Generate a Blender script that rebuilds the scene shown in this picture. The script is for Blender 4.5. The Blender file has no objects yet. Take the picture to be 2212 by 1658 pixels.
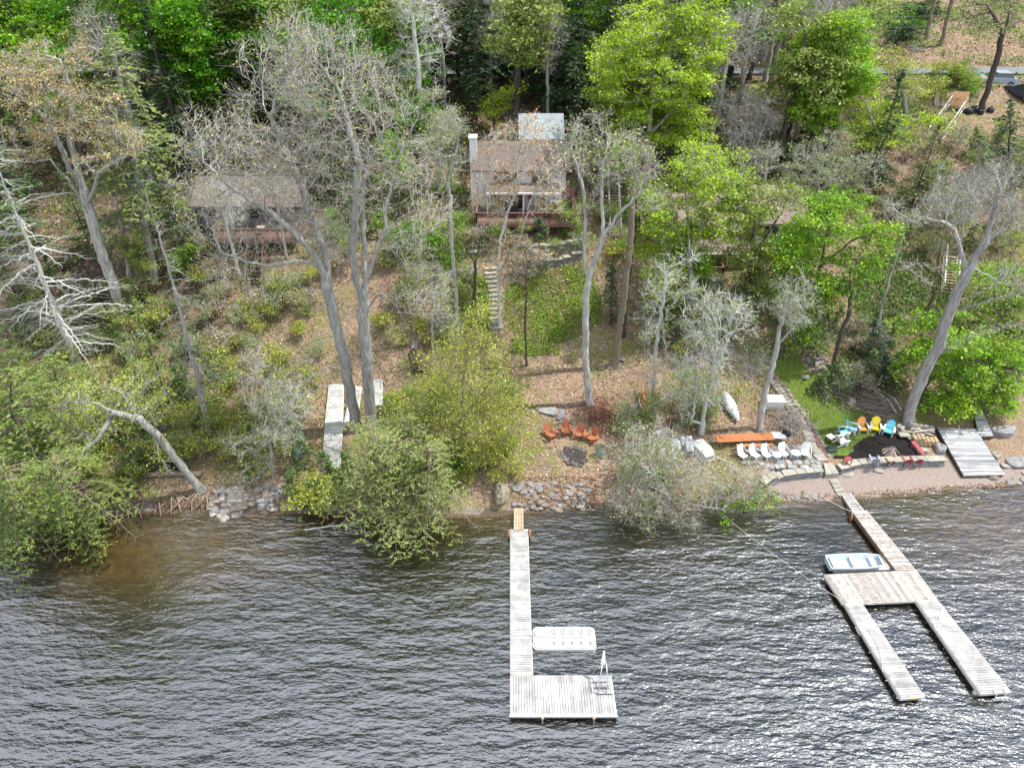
import bpy, math, random, zlib
import numpy as np
from mathutils import Vector, Matrix

scene = bpy.context.scene
COL = scene.collection
R = math.radians
# ------------------------------------------------------------------ camera
F, CX, CY = 1533.0, 1106.0, 829.0
PITCH = R(36.8)
CAM = np.array((0.0, 0.0, 36.0))
FWD = np.array((0, math.cos(PITCH), -math.sin(PITCH)))
UPV = np.array((0, math.sin(PITCH), math.cos(PITCH)))

def ray(px, py):
    return FWD + np.array(((px - CX) / F, 0, 0)) + UPV * ((CY - py) / F)

def at_z(px, py, z):
    d = ray(px, py)
    return CAM + d * ((z - CAM[2]) / d[2])

def at_y(px, py, y):
    d = ray(px, py)
    return CAM + d * (y / d[1])

# ------------------------------------------------------------------ terrain
def row_d(row, z):
    return (36 - z) / math.tan(PITCH + math.atan((row - CY) / F))

ROWS = [(1112, 0), (1085, .6), (1040, 1.2), (1000, 1.55), (930, 1.9), (870, 2.35), (800, 3.1), (740, 3.9), (640, 6.0),
        (585, 7.3), (540, 8.4), (500, 9.0), (400, 10.6), (300, 12.8), (240, 13.9), (215, 14.1), (168, 15.4), (146, 15.55), (0, 19.5)]
KD = [row_d(r, z) for r, z in ROWS] + [150, 260, 700]
KZ = [z for r, z in ROWS] + [29, 46, 60]
SHORE = [(-300, 1170), (0, 1142), (215, 1120), (290, 1108), (480, 1103), (560, 1106), (703, 1107), (850, 1118), (1000, 1118),
         (1120, 1108), (1280, 1093), (1400, 1098), (1560, 1098), (1684, 1087), (1854, 1080), (1984, 1066), (2084, 1052), (2212, 1050), (2400, 1046)]
_s = [at_z(a, b, 0) for a, b in SHORE]
SX = [p[0] for p in _s]
SY = [p[1] for p in _s]

def sm(t):
    t = np.clip(t, 0, 1)
    return t * t * (3 - 2 * t)

def hgt(x, y):
    x = np.asarray(x, float)
    y = np.asarray(y, float)
    ys = np.interp(x, SX, SY)
    s = y - ys
    yy = s + KD[0] + (ys - KD[0]) * sm((s - 2) / 14)
    z = np.interp(yy, KD, KZ)
    wb = sm((x - 17.6) / 1.2)
    zb = np.interp(s, [0, 2.0, 2.35, 2.55, 6.5, 9, 15], [0, .40, .45, 1.0, 1.12, 1.45, 2.9])
    ze = np.interp(s, [0, 3, 6, 9, 15], [0, .55, 1.1, 1.6, 2.9])
    we = sm((x - 29.2) / .8)
    zb = zb * (1 - we) + ze * we
    k = wb * (1 - sm((s - 9) / 6))
    z = z * (1 - k) + zb * k
    # road and parking stay level, elsewhere a little unevenness
    un = sm((s - 4) / 6) * (1 - sm((y - 76) / 3) * (1 - sm((y - 93) / 4)))
    z = z + un * (.16 * np.sin(x * .37 + 1.3 + .5 * np.sin(y * .21)) * np.cos(y * .43 + .6) + .08 * np.sin(x * 1.1 + y * .9))
    zw = np.maximum(s * .22, -2.6)
    return np.where(s < 0, zw, z)

def gz(x, y):
    return float(hgt(x, y))

def gnd(px, py):
    d = ray(px, py)
    t, dt = 20.0, .3
    while t < 400:
        p = CAM + d * t
        if p[2] <= gz(p[0], p[1]):
            break
        t += dt
    lo, hi = t - dt, t
    for _ in range(14):
        m = (lo + hi) / 2
        p = CAM + d * m
        if p[2] <= gz(p[0], p[1]):
            hi = m
        else:
            lo = m
    return CAM + d * hi

def V3(*a):
    return np.array(a, float)

# ------------------------------------------------------------------ materials
def nn(nt, t, **kw):
    n = nt.nodes.new(t)
    for k, v in kw.items():
        if k in n.inputs.keys():
            n.inputs[k].default_value = v
        else:
            setattr(n, k, v)
    return n

MATS = {}
def new_mat(name):
    m = bpy.data.materials.new(name)
    m.use_nodes = True
    m.node_tree.nodes.clear()
    MATS[name] = m
    return m, m.node_tree

def c4(c):
    return (c[0], c[1], c[2], 1)

def mix(nt, f, a, b, mode='MIX'):
    n = nt.nodes.new('ShaderNodeMix')
    n.data_type = 'RGBA'
    n.blend_type = mode
    for s, v in ((n.inputs[0], f), (n.inputs[6], a), (n.inputs[7], b)):
        if hasattr(v, 'links'):
            nt.links.new(v, s)
        else:
            s.default_value = v if not isinstance(v, tuple) else c4(v)
    return n.outputs[2]

def noise(nt, scale, detail=3, co='Object', stretch=(1, 1, 1), rot=0, rough=.6):
    tc = nn(nt, 'ShaderNodeTexCoord')
    mp = nn(nt, 'ShaderNodeMapping')
    mp.inputs['Scale'].default_value = stretch
    mp.inputs['Rotation'].default_value = (0, 0, rot)
    nt.links.new(tc.outputs[co], mp.inputs['Vector'])
    n = nn(nt, 'ShaderNodeTexNoise', Scale=scale, Detail=detail, Roughness=rough)
    nt.links.new(mp.outputs[0], n.inputs['Vector'])
    return n.outputs['Fac']

def ramp(nt, fac, a, b):
    n = nn(nt, 'ShaderNodeMapRange')
    n.inputs[1].default_value = a
    n.inputs[2].default_value = b
    nt.links.new(fac, n.inputs[0])
    return n.outputs[0]

def attr(nt, name):
    return nn(nt, 'ShaderNodeAttribute', attribute_name=name).outputs['Fac']

def tinted(nt, col, amount=1.0):
    """multiply a colour by 1 + the per-face 'tint'"""
    m1 = nn(nt, 'ShaderNodeMath', operation='MULTIPLY_ADD')
    nt.links.new(attr(nt, 'tint'), m1.inputs[0])
    m1.inputs[1].default_value = amount
    m1.inputs[2].default_value = 1.0
    v = nn(nt, 'ShaderNodeVectorMath', operation='SCALE')
    nt.links.new(col, v.inputs[0])
    nt.links.new(m1.outputs[0], v.inputs['Scale'])
    return v.outputs[0]

def mat(name, c1, c2=None, scale=6, rough=.8, bump=.3, stretch=(1, 1, 1), rot=0, spec=.3, metal=0, lo=.35, hi=.65, tint=True):
    if name in MATS:
        return MATS[name]
    m, nt = new_mat(name)
    out = nn(nt, 'ShaderNodeOutputMaterial')
    b = nn(nt, 'ShaderNodeBsdfPrincipled', Roughness=rough, Metallic=metal)
    b.inputs['Specular IOR Level'].default_value = spec
    if c2 is None:
        c2 = tuple(x * .7 for x in c1)
    f = noise(nt, scale, 4, stretch=stretch, rot=rot)
    c = mix(nt, ramp(nt, f, lo, hi), c1, c2)
    if tint:
        c = tinted(nt, c)
    nt.links.new(c, b.inputs['Base Color'])
    if bump:
        f2 = noise(nt, scale * 3, 3, stretch=stretch, rot=rot)
        bp = nn(nt, 'ShaderNodeBump', Strength=bump, Distance=.03)
        nt.links.new(f2, bp.inputs['Height'])
        nt.links.new(bp.outputs[0], b.inputs['Normal'])
    nt.links.new(b.outputs[0], out.inputs[0])
    return m

def leafmat(name, c1, c2, trans=.45):
    m, nt = new_mat(name)
    out = nn(nt, 'ShaderNodeOutputMaterial')
    f = noise(nt, .55, 2)
    c = tinted(nt, mix(nt, ramp(nt, f, .35, .65), c1, c2), 1.0)
    d = nn(nt, 'ShaderNodeBsdfDiffuse')
    t = nn(nt, 'ShaderNodeBsdfTranslucent')
    g = nn(nt, 'ShaderNodeBsdfGlossy', Roughness=.45)
    g.inputs['Color'].default_value = (.6, .6, .6, 1)
    nt.links.new(c, d.inputs['Color'])
    nt.links.new(c, t.inputs['Color'])
    s = nn(nt, 'ShaderNodeMixShader')
    s.inputs[0].default_value = trans
    nt.links.new(d.outputs[0], s.inputs[1])
    nt.links.new(t.outputs[0], s.inputs[2])
    s2 = nn(nt, 'ShaderNodeMixShader')
    s2.inputs[0].default_value = .035
    nt.links.new(s.outputs[0], s2.inputs[1])
    nt.links.new(g.outputs[0], s2.inputs[2])
    nt.links.new(s2.outputs[0], out.inputs[0])
    return m

# ------------------------------------------------------------------ meshes
def link(o):
    COL.objects.link(o)
    return o

def root_matrix(o):
    while o.parent:
        o = o.parent
    return Matrix.LocRotScale(o.location, o.rotation_euler, None)

def tag(o, label=None, cat=None, group=None, kind=None):
    if label: o['label'] = label
    if cat: o['category'] = cat
    if group: o['group'] = group
    if kind: o['kind'] = kind
    return o

def thing(name, label, cat, loc=(0, 0, 0), rz=0, group=None):
    o = bpy.data.objects.new(name, None)
    o.empty_display_size = .2
    o.location = [float(v) for v in loc]
    o.rotation_euler = (0, 0, rz)
    link(o)
    return tag(o, label, cat, group)

def finish(name, me, mats, parent):
    for m in (mats if isinstance(mats, (list, tuple)) else [mats]):
        me.materials.append(m)
    o = bpy.data.objects.new(name, me)
    if parent is not None:
        o.parent = parent
    return link(o)

class MB:
    def __init__(s):
        s.v, s.f, s.m, s.t = [], [], [], []
    def add(s, vs, fs, m=0, t=0.0):
        k = len(s.v)
        s.v += [tuple(map(float, p)) for p in vs]
        for f in fs:
            s.f.append([i + k for i in f])
            s.m.append(m)
            s.t.append(t)
        return s
    def hexa(s, b4, t4, m=0, t=0.0):
        return s.add(list(b4) + list(t4), [(3, 2, 1, 0), (4, 5, 6, 7), (0, 1, 5, 4), (1, 2, 6, 5), (2, 3, 7, 6), (3, 0, 4, 7)], m, t)
    def box(s, c, size, rz=0, m=0, t=0.0, M=None):
        x, y, z = (size[0] / 2, size[1] / 2, size[2] / 2)
        cs = [(-x, -y, -z), (x, -y, -z), (x, y, -z), (-x, y, -z), (-x, -y, z), (x, -y, z), (x, y, z), (-x, y, z)]
        Mx = M if M is not None else Matrix.Rotation(rz, 3, 'Z')
        vs = [Vector([float(a) for a in c]) + Mx @ Vector(p) for p in cs]
        return s.hexa(vs[:4], vs[4:], m, t)
    def bar(s, p, q, w, h, m=0, t=0.0, up=(0, 0, 1)):
        p, q = Vector([float(a) for a in p]), Vector([float(a) for a in q])
        d = (q - p).normalized()
        u = Vector(up)
        if abs(d.dot(u)) > .98:
            u = Vector((0, 1, 0))
        x = d.cross(u).normalized() * (w / 2)
        z = x.cross(d).normalized() * (h / 2)
        b = [p - x - z, p + x - z, q + x - z, q - x - z]
        tt = [p - x + z, p + x + z, q + x + z, q - x + z]
        return s.hexa(b, tt, m, t)
    def prism(s, poly, z0, z1, m=0, t=0.0):
        """poly: list of xyz or xy; z0/z1 are offsets when xyz is given"""
        n = len(poly)
        b = [(p[0], p[1], (p[2] if len(p) > 2 else 0) + z0) for p in poly]
        a = [(p[0], p[1], (p[2] if len(p) > 2 else 0) + z1) for p in poly]
        return s.add(b + a, [tuple(range(n - 1, -1, -1)), tuple(range(n, 2 * n))] + [(i, (i + 1) % n, n + (i + 1) % n, n + i) for i in range(n)], m, t)
    def tube(s, pts, r, n=6, m=0, t=0.0, cap=True):
        pts = [Vector([float(a) for a in p]) for p in pts]
        rs = r if isinstance(r, (list, tuple)) else [r] * len(pts)
        u = None
        vs = []
        for i, p in enumerate(pts):
            d = (pts[min(i + 1, len(pts) - 1)] - pts[max(i - 1, 0)])
            d = d.normalized() if d.length > 1e-9 else Vector((0, 0, 1))
            if u is None:
                u = d.orthogonal().normalized()
            else:
                u = (u - d * d.dot(u))
                u = u.normalized() if u.length > 1e-6 else d.orthogonal().normalized()
            w = d.cross(u)
            for k in range(n):
                a = 2 * math.pi * k / n
                vs.append(p + (u * math.cos(a) + w * math.sin(a)) * rs[i])
        fs = []
        for i in range(len(pts) - 1):
            for k in range(n):
                fs.append((i * n + k, i * n + (k + 1) % n, (i + 1) * n + (k + 1) % n, (i + 1) * n + k))
        if cap:
            fs += [tuple(range(n - 1, -1, -1)), tuple(range((len(pts) - 1) * n, len(pts) * n))]
        return s.add(vs, fs, m, t)
    def disc(s, c, r, h, n=16, m=0, t=0.0):
        return s.prism([(c[0] + r * math.cos(2 * math.pi * k / n), c[1] + r * math.sin(2 * math.pi * k / n), c[2]) for k in range(n)], 0, h, m, t)
    def rock(s, c, size, rng, m=0, t=0.0, rz=0, nu=9, nv=6):
        ph = rng.uniform(0, 6.28, 6)
        vs, fs = [], []
        for j in range(nv + 1):
            b = math.pi * j / nv
            for i in range(nu):
                a = 2 * math.pi * i / nu
                k = 1 + .16 * math.sin(2 * a + ph[0] + b) + .12 * math.sin(3 * a + ph[1]) * math.sin(b) + .1 * math.sin(3 * b + ph[2]) + rng.uniform(-.06, .06)
                q = [math.sin(b) * math.cos(a), math.sin(b) * math.sin(a), math.cos(b)]
                e = .75
                q = [math.copysign(abs(w) ** e, w) * k for w in q]
                x, y, z = q[0] * size[0] / 2, q[1] * size[1] / 2, q[2] * size[2] / 2
                vs.append((c[0] + x * math.cos(rz) - y * math.sin(rz), c[1] + x * math.sin(rz) + y * math.cos(rz), c[2] + z))
        for j in range(nv):
            for i in range(nu):
                fs.append((j * nu + i, (j + 1) * nu + i, (j + 1) * nu + (i + 1) % nu, j * nu + (i + 1) % nu))
        return s.add(vs, fs, m, t)
    def build(s, name, mats, parent=None, local=False, smooth=False):
        me = bpy.data.meshes.new(name)
        vs = s.v
        if parent is not None and not local:
            inv = root_matrix(parent).inverted()
            vs = [inv @ Vector(p) for p in vs]
        me.from_pydata(vs, [], s.f)
        me.polygons.foreach_set('material_index', s.m)
        a = me.attributes.new('tint', 'FLOAT', 'FACE')
        a.data.foreach_set('value', s.t)
        if smooth:
            me.polygons.foreach_set('use_smooth', [True] * len(s.f))
        me.update()
        return finish(name, me, mats, parent)

def npmesh(name, V, Q, mi, ti, mats, parent, smooth=None):
    me = bpy.data.meshes.new(name)
    V = np.ascontiguousarray(V, np.float32)
    Q = np.ascontiguousarray(Q, np.int32)
    n = len(Q)
    me.vertices.add(len(V))
    me.vertices.foreach_set('co', V.ravel())
    me.loops.add(n * 4)
    me.loops.foreach_set('vertex_index', Q.ravel())
    me.polygons.add(n)
    me.polygons.foreach_set('loop_start', np.arange(n, dtype=np.int32) * 4)
    me.polygons.foreach_set('material_index', np.asarray(mi, np.int32))
    if smooth is not None:
        me.polygons.foreach_set('use_smooth', np.asarray(smooth, bool))
    a = me.attributes.new('tint', 'FLOAT', 'FACE')
    a.data.foreach_set('value', np.asarray(ti, np.float32))
    me.update(calc_edges=True)
    return finish(name, me, mats, parent)

def copy_thing(o, loc=None, rz=None, scale=None, label=None, group=None):
    c = link(o.copy())
    for ch in list(o.children):
        d = link(ch.copy())
        d.parent = c
        for g in list(ch.children):
            e = link(g.copy())
            e.parent = d
    if loc is not None: c.location = [float(v) for v in loc]
    if rz is not None: c.rotation_euler = (0, 0, rz)
    if scale is not None: c.scale = scale if hasattr(scale, '__len__') else (scale,) * 3
    if label: c['label'] = label
    if group: c['group'] = group
    return c

def rngof(s):
    return np.random.default_rng(zlib.crc32(s.encode()))
# ------------------------------------------------------------------ camera, sky, sun
cam = bpy.data.cameras.new('camera')
camo = link(bpy.data.objects.new('camera', cam))
camo.location = (0, 0, 36)
camo.rotation_euler = (R(90) - PITCH, 0, 0)
cam.sensor_width = 36
cam.lens = 36 * F / 2212
cam.clip_end = 3000
cam.clip_start = .5
scene.camera = camo

AZ, EL = R(82), R(64)
SUN = Vector((math.sin(AZ) * math.cos(EL), math.cos(AZ) * math.cos(EL), math.sin(EL)))
w = bpy.data.worlds.new('World')
scene.world = w
w.use_nodes = True
nt = w.node_tree
nt.nodes.clear()
sky = nn(nt, 'ShaderNodeTexSky', sky_type='NISHITA', sun_disc=False, sun_elevation=EL, sun_rotation=AZ, dust_density=.6, air_density=1.0)
tc = nn(nt, 'ShaderNodeTexCoord')
mp = nn(nt, 'ShaderNodeMapping')
mp.inputs['Scale'].default_value = (1.4, 1.4, 2.6)
nt.links.new(tc.outputs['Generated'], mp.inputs[0])
cl = nn(nt, 'ShaderNodeTexNoise', Scale=2.2, Detail=6, Roughness=.62)
nt.links.new(mp.outputs[0], cl.inputs['Vector'])
cf = ramp(nt, cl.outputs['Fac'], .24, .52)
sx3 = nn(nt, 'ShaderNodeSeparateXYZ')
nt.links.new(tc.outputs['Generated'], sx3.inputs[0])
bank = nn(nt, 'ShaderNodeMapRange', interpolation_type='SMOOTHSTEP')
nt.links.new(sx3.outputs['Y'], bank.inputs[0])
bank.inputs[1].default_value, bank.inputs[2].default_value = .62, .36     # added cloud bank, unseen overhead and behind, to brighten the lake; clear sky ahead
mcf = nn(nt, 'ShaderNodeMath', operation='MULTIPLY')
nt.links.new(cf, mcf.inputs[0])
nt.links.new(bank.outputs[0], mcf.inputs[1])
cf = mcf.outputs[0]
cc = mix(nt, cf, sky.outputs[0], (19.0, 20.3, 22.6))
bg = nn(nt, 'ShaderNodeBackground', Strength=.07)
wo = nn(nt, 'ShaderNodeOutputWorld')
nt.links.new(cc, bg.inputs['Color'])
nt.links.new(bg.outputs[0], wo.inputs[0])

sl = bpy.data.lights.new('sun', 'SUN')
sl.energy = 5.0
sl.angle = R(.53)
sl.color = (1, .95, .87)
so = link(bpy.data.objects.new('sun', sl))
so.rotation_euler = SUN.to_track_quat('Z', 'Y').to_euler()
so.location = SUN * 150
scene.view_settings.view_transform = 'Standard'
scene.view_settings.look = 'None'
scene.view_settings.gamma = 1
scene.view_settings.exposure = .40
cy = scene.cycles
cy.max_bounces = 5
cy.diffuse_bounces = 3
cy.glossy_bounces = 2
cy.transmission_bounces = 3
cy.transparent_max_bounces = 4
cy.caustics_reflective = False
cy.caustics_refractive = False
cy.use_adaptive_sampling = True
cy.adaptive_threshold = .02
cy.sample_clamp_indirect = 6
cy.sample_clamp_direct = 7

# ------------------------------------------------------------------ helpers on the ground
def inpoly(X, Y, poly):
    ins = np.zeros(X.shape, bool)
    n = len(poly)
    for i in range(n):
        x1, y1 = poly[i][0], poly[i][1]
        x2, y2 = poly[(i + 1) % n][0], poly[(i + 1) % n][1]
        c = ((y1 > Y) != (y2 > Y))
        with np.errstate(divide='ignore', invalid='ignore'):
            xx = (x2 - x1) * (Y - y1) / (y2 - y1 + 1e-12) + x1
        ins ^= c & (X < xx)
    return ins

def gpoly(pp):
    return [gnd(a, b) for a, b in pp]

LAWN = gpoly([(1640, 742), (1700, 752), (1764, 815), (1780, 838), (1827, 861), (1862, 886), (1900, 906), (1912, 918), (1884, 938), (1846, 962),
              (1842, 978), (1804, 985), (1782, 976), (1766, 940), (1745, 905), (1723, 867), (1700, 842), (1668, 790)])
MULCH = gpoly([(1842, 962), (1870, 942), (1905, 931), (1945, 940), (1972, 958), (1998, 985), (2026, 997), (1960, 1000), (1880, 1000), (1795, 987), (1842, 979)])
COVER = gpoly([(1105, 592), (1170, 580), (1255, 572), (1280, 600), (1300, 650), (1296, 700), (1262, 722), (1215, 742), (1170, 738), (1110, 722), (1095, 690), (1090, 640)])
COVER2 = gpoly([(1105, 728), (1160, 735), (1215, 755), (1200, 768), (1150, 772), (1105, 760)])
COVER3 = gpoly([(985, 605), (1058, 600), (1062, 640), (1056, 712), (1010, 712), (980, 660)])
COVER4 = gpoly([(1850, 560), (1900, 545), (1990, 540), (2040, 600), (2070, 650), (2020, 700), (1930, 720), (1850, 705), (1840, 640)])
COVER5 = gpoly([(1880, 8), (2030, 6), (2010, 60), (1940, 66), (1885, 62)])
COVER6 = gpoly([(2000, 160), (2130, 160), (2110, 225), (2010, 205)])
GREENS = gpoly([(1106, 820), (1190, 850), (1200, 930), (1160, 1000), (1140, 1030), (1040, 1030), (900, 1000), (860, 900), (930, 810), (1010, 790)])

xs = np.concatenate([[-500, -300, -200, -140, -110], np.linspace(-90, 90, 401), [110, 140, 200, 300, 500]])
ys = np.concatenate([[-20, 10, 20], np.linspace(26, 120, 269), [125, 132, 140, 160, 200, 300, 700]])
GX, GY = np.meshgrid(xs, ys)
GZ = hgt(GX, GY)
nx, ny = len(xs), len(ys)
VV = np.stack([GX, GY, GZ], -1).reshape(-1, 3)
ii = (np.arange(ny - 1)[:, None] * nx + np.arange(nx - 1)[None]).ravel()
QQ = np.stack([ii, ii + 1, ii + 1 + nx, ii + nx], -1)
gm, nt = new_mat('forest_floor')
out = nn(nt, 'ShaderNodeOutputMaterial')
b = nn(nt, 'ShaderNodeBsdfPrincipled', Roughness=.95)
b.inputs['Specular IOR Level'].default_value = .1
n1 = noise(nt, 7, 6)
n2 = noise(nt, .22, 4)
n3 = noise(nt, 1.2, 5)
n4 = noise(nt, 22, 3)
c = mix(nt, ramp(nt, n1, .35, .65), (.30, .215, .15), (.135, .09, .062))
c = mix(nt, ramp(nt, n4, .55, .72), c, (.40, .33, .26))
c = mix(nt, ramp(nt, noise(nt, .45, 5), .52, .66), c, (.15, .115, .09))
gcol = mix(nt, ramp(nt, n1, .3, .7), (.19, .19, .055), (.09, .115, .03))
mg = nn(nt, 'ShaderNodeMath', operation='MULTIPLY')
nt.links.new(ramp(nt, n2, .46, .60), mg.inputs[0])
nt.links.new(ramp(nt, n3, .38, .60), mg.inputs[1])
c = mix(nt, mg.outputs[0], c, gcol)
def zoned(c, name, col1, col2, soft=.25):
    a = nn(nt, 'ShaderNodeMath', operation='MULTIPLY_ADD')
    nt.links.new(n3, a.inputs[0])
    a.inputs[1].default_value = soft * 2
    nt.links.new(attr(nt, name), a.inputs[2])
    f = ramp(nt, a.outputs[0], .5 + soft - .12, .5 + soft + .12)
    return mix(nt, f, c, mix(nt, ramp(nt, n1, .35, .65), col1, col2))
c = zoned(c, 'green', (.20, .20, .06), (.12, .13, .04), .8)
c = zoned(c, 'lawn', (.14, .20, .04), (.09, .15, .026), .06)
c = zoned(c, 'sand', (.27, .225, .20), (.20, .16, .14), .1)
c = zoned(c, 'wet', (.13, .10, .075), (.09, .065, .045), .12)
c = zoned(c, 'mulch', (.022, .019, .018), (.01, .009, .009), .08)
c = zoned(c, 'bed', (.10, .115, .035), (.13, .095, .055), .5)
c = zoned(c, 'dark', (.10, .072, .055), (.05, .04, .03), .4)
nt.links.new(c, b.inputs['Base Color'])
bp = nn(nt, 'ShaderNodeBump', Strength=.7, Distance=.08)
nt.links.new(n1, bp.inputs['Height'])
nt.links.new(bp.outputs[0], b.inputs['Normal'])
nt.links.new(b.outputs[0], out.inputs[0])
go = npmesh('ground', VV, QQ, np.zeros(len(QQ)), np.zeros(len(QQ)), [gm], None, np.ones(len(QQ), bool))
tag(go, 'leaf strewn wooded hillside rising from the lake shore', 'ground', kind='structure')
fx, fy = VV[:, 0], VV[:, 1]
ss = fy - np.interp(fx, SX, SY)
def vattr(name, val):
    a = go.data.attributes.new(name, 'FLOAT', 'POINT')
    a.data.foreach_set('value', val.astype(np.float32))
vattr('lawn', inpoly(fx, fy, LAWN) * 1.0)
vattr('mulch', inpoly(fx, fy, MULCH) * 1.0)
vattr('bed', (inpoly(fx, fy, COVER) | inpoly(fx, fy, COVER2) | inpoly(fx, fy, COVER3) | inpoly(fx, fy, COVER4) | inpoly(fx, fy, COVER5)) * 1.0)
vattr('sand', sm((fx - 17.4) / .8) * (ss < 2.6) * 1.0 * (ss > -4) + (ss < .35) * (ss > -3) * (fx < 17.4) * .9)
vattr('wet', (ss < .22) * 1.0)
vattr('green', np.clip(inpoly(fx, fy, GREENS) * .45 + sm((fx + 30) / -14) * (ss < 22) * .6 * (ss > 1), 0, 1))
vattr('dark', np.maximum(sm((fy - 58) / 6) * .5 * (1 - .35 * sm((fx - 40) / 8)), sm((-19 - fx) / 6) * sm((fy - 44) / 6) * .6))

# ------------------------------------------------------------------ water
wx = np.concatenate([[-900, -400, -200, -120], np.linspace(-80, 80, 161), [120, 200, 400, 900]])
wy = np.concatenate([[-900, -300, -100, -30], np.linspace(0, 42, 85)])
WX, WY = np.meshgrid(wx, wy)
WV = np.stack([WX, WY, WX * 0], -1).reshape(-1, 3)
nx = len(wx)
ii = (np.arange(len(wy) - 1)[:, None] * nx + np.arange(nx - 1)[None]).ravel()
WQ = np.stack([ii, ii + 1, ii + 1 + nx, ii + nx], -1)
wm, nt = new_mat('lake_water')
out = nn(nt, 'ShaderNodeOutputMaterial')
f1 = ramp(nt, noise(nt, .5, 3), .35, .7)
deep = mix(nt, f1, (.007, .007, .005), (.014, .013, .008))
shal = mix(nt, ramp(nt, noise(nt, 1.5, 4), .35, .65), (.105, .066, .026), (.05, .032, .013))
c = mix(nt, attr(nt, 'shallow'), deep, shal)
b = nn(nt, 'ShaderNodeBsdfDiffuse')
nt.links.new(c, b.inputs['Color'])
def wav(scale, stretch, rot, detail, rough=.55):
    return noise(nt, scale, detail, stretch=stretch, rot=rot, rough=rough)
h1 = wav(1.05, (.30, 1, 1), R(-7), 2)
h2 = wav(2.6, (.5, 1, 1), R(28), 3)
h3 = wav(8.5, (.45, 1, 1), R(-32), 2)
h4 = wav(4.6, (.35, 1, 1), R(12), 2)
def scl(v, k):
    m = nn(nt, 'ShaderNodeMath', operation='MULTIPLY')
    nt.links.new(v, m.inputs[0])
    m.inputs[1].default_value = k
    return m.outputs[0]
def addm(a, b_):
    m = nn(nt, 'ShaderNodeMath', operation='ADD')
    nt.links.new(a, m.inputs[0])
    nt.links.new(b_, m.inputs[1])
    return m.outputs[0]
hh = addm(addm(scl(h1, .23), scl(h2, .10)), addm(scl(h3, .036), scl(h4, .068)))
calm = nn(nt, 'ShaderNodeMath', operation='MULTIPLY_ADD')
nt.links.new(attr(nt, 'shallow'), calm.inputs[0])
calm.inputs[1].default_value = -.55
calm.inputs[2].default_value = 1.0
bp = nn(nt, 'ShaderNodeBump', Distance=1.0)
gust = nn(nt, 'ShaderNodeMapRange')
nt.links.new(noise(nt, .11, 3), gust.inputs[0])
gust.inputs[1].default_value, gust.inputs[2].default_value, gust.inputs[3].default_value, gust.inputs[4].default_value = .35, .65, .55, 1.2
gm_ = nn(nt, 'ShaderNodeMath', operation='MULTIPLY')
nt.links.new(calm.outputs[0], gm_.inputs[0])
nt.links.new(gust.outputs[0], gm_.inputs[1])
nt.links.new(gm_.outputs[0], bp.inputs['Strength'])
nt.links.new(hh, bp.inputs['Height'])
g = nn(nt, 'ShaderNodeBsdfGlossy', Roughness=.06)
g.inputs['Color'].default_value = (1, 1, 1, 1)
nt.links.new(bp.outputs[0], g.inputs['Normal'])
fr = nn(nt, 'ShaderNodeFresnel', IOR=3.1)
nt.links.new(bp.outputs[0], fr.inputs['Normal'])
s = nn(nt, 'ShaderNodeMixShader')
nt.links.new(fr.outputs[0], s.inputs[0])
nt.links.new(b.outputs[0], s.inputs[1])
nt.links.new(g.outputs[0], s.inputs[2])
nt.links.new(s.outputs[0], out.inputs[0])
wo_ = npmesh('water', WV, WQ, np.zeros(len(WQ)), np.zeros(len(WQ)), [wm], None, np.ones(len(WQ), bool))
tag(wo_, 'dark rippled lake water', 'water', kind='structure')
sh = np.interp(WV[:, 0], SX, SY) - WV[:, 1]
a = wo_.data.attributes.new('shallow', 'FLOAT', 'POINT')
shl = .8 * np.exp(-np.maximum(sh, 0) / 1.3)
shl = np.maximum(shl, .85 * np.exp(-(((WV[:, 0] + 24) / 9) ** 2 + ((WV[:, 1] - 30.5) / 4) ** 2)))
shl = np.maximum(shl, .8 * np.exp(-(((WV[:, 0] - 32) / 8) ** 2 + ((WV[:, 1] - 32.5) / 4.5) ** 2)))
a.data.foreach_set('value', shl.astype(np.float32))

# road behind the trees
rm = mat('road_asphalt', (.17, .185, .205), (.13, .14, .155), 3, .9, .2)
mb = MB()
for k in range(60):
    x0, x1 = -120 + k * 4, -116 + k * 4
    ya, yb_ = 86.9, 89.9
    P4 = [(x0, ya), (x1, ya), (x1, yb_), (x0, yb_)]
    mb.add([(p[0], p[1], max(gz(p[0], ya + .0), gz(p[0], yb_)) + .06) for p in P4], [(0, 1, 2, 3)])
tag(mb.build('road', rm), 'narrow grey asphalt road along the hillside', 'road', kind='structure')
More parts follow.
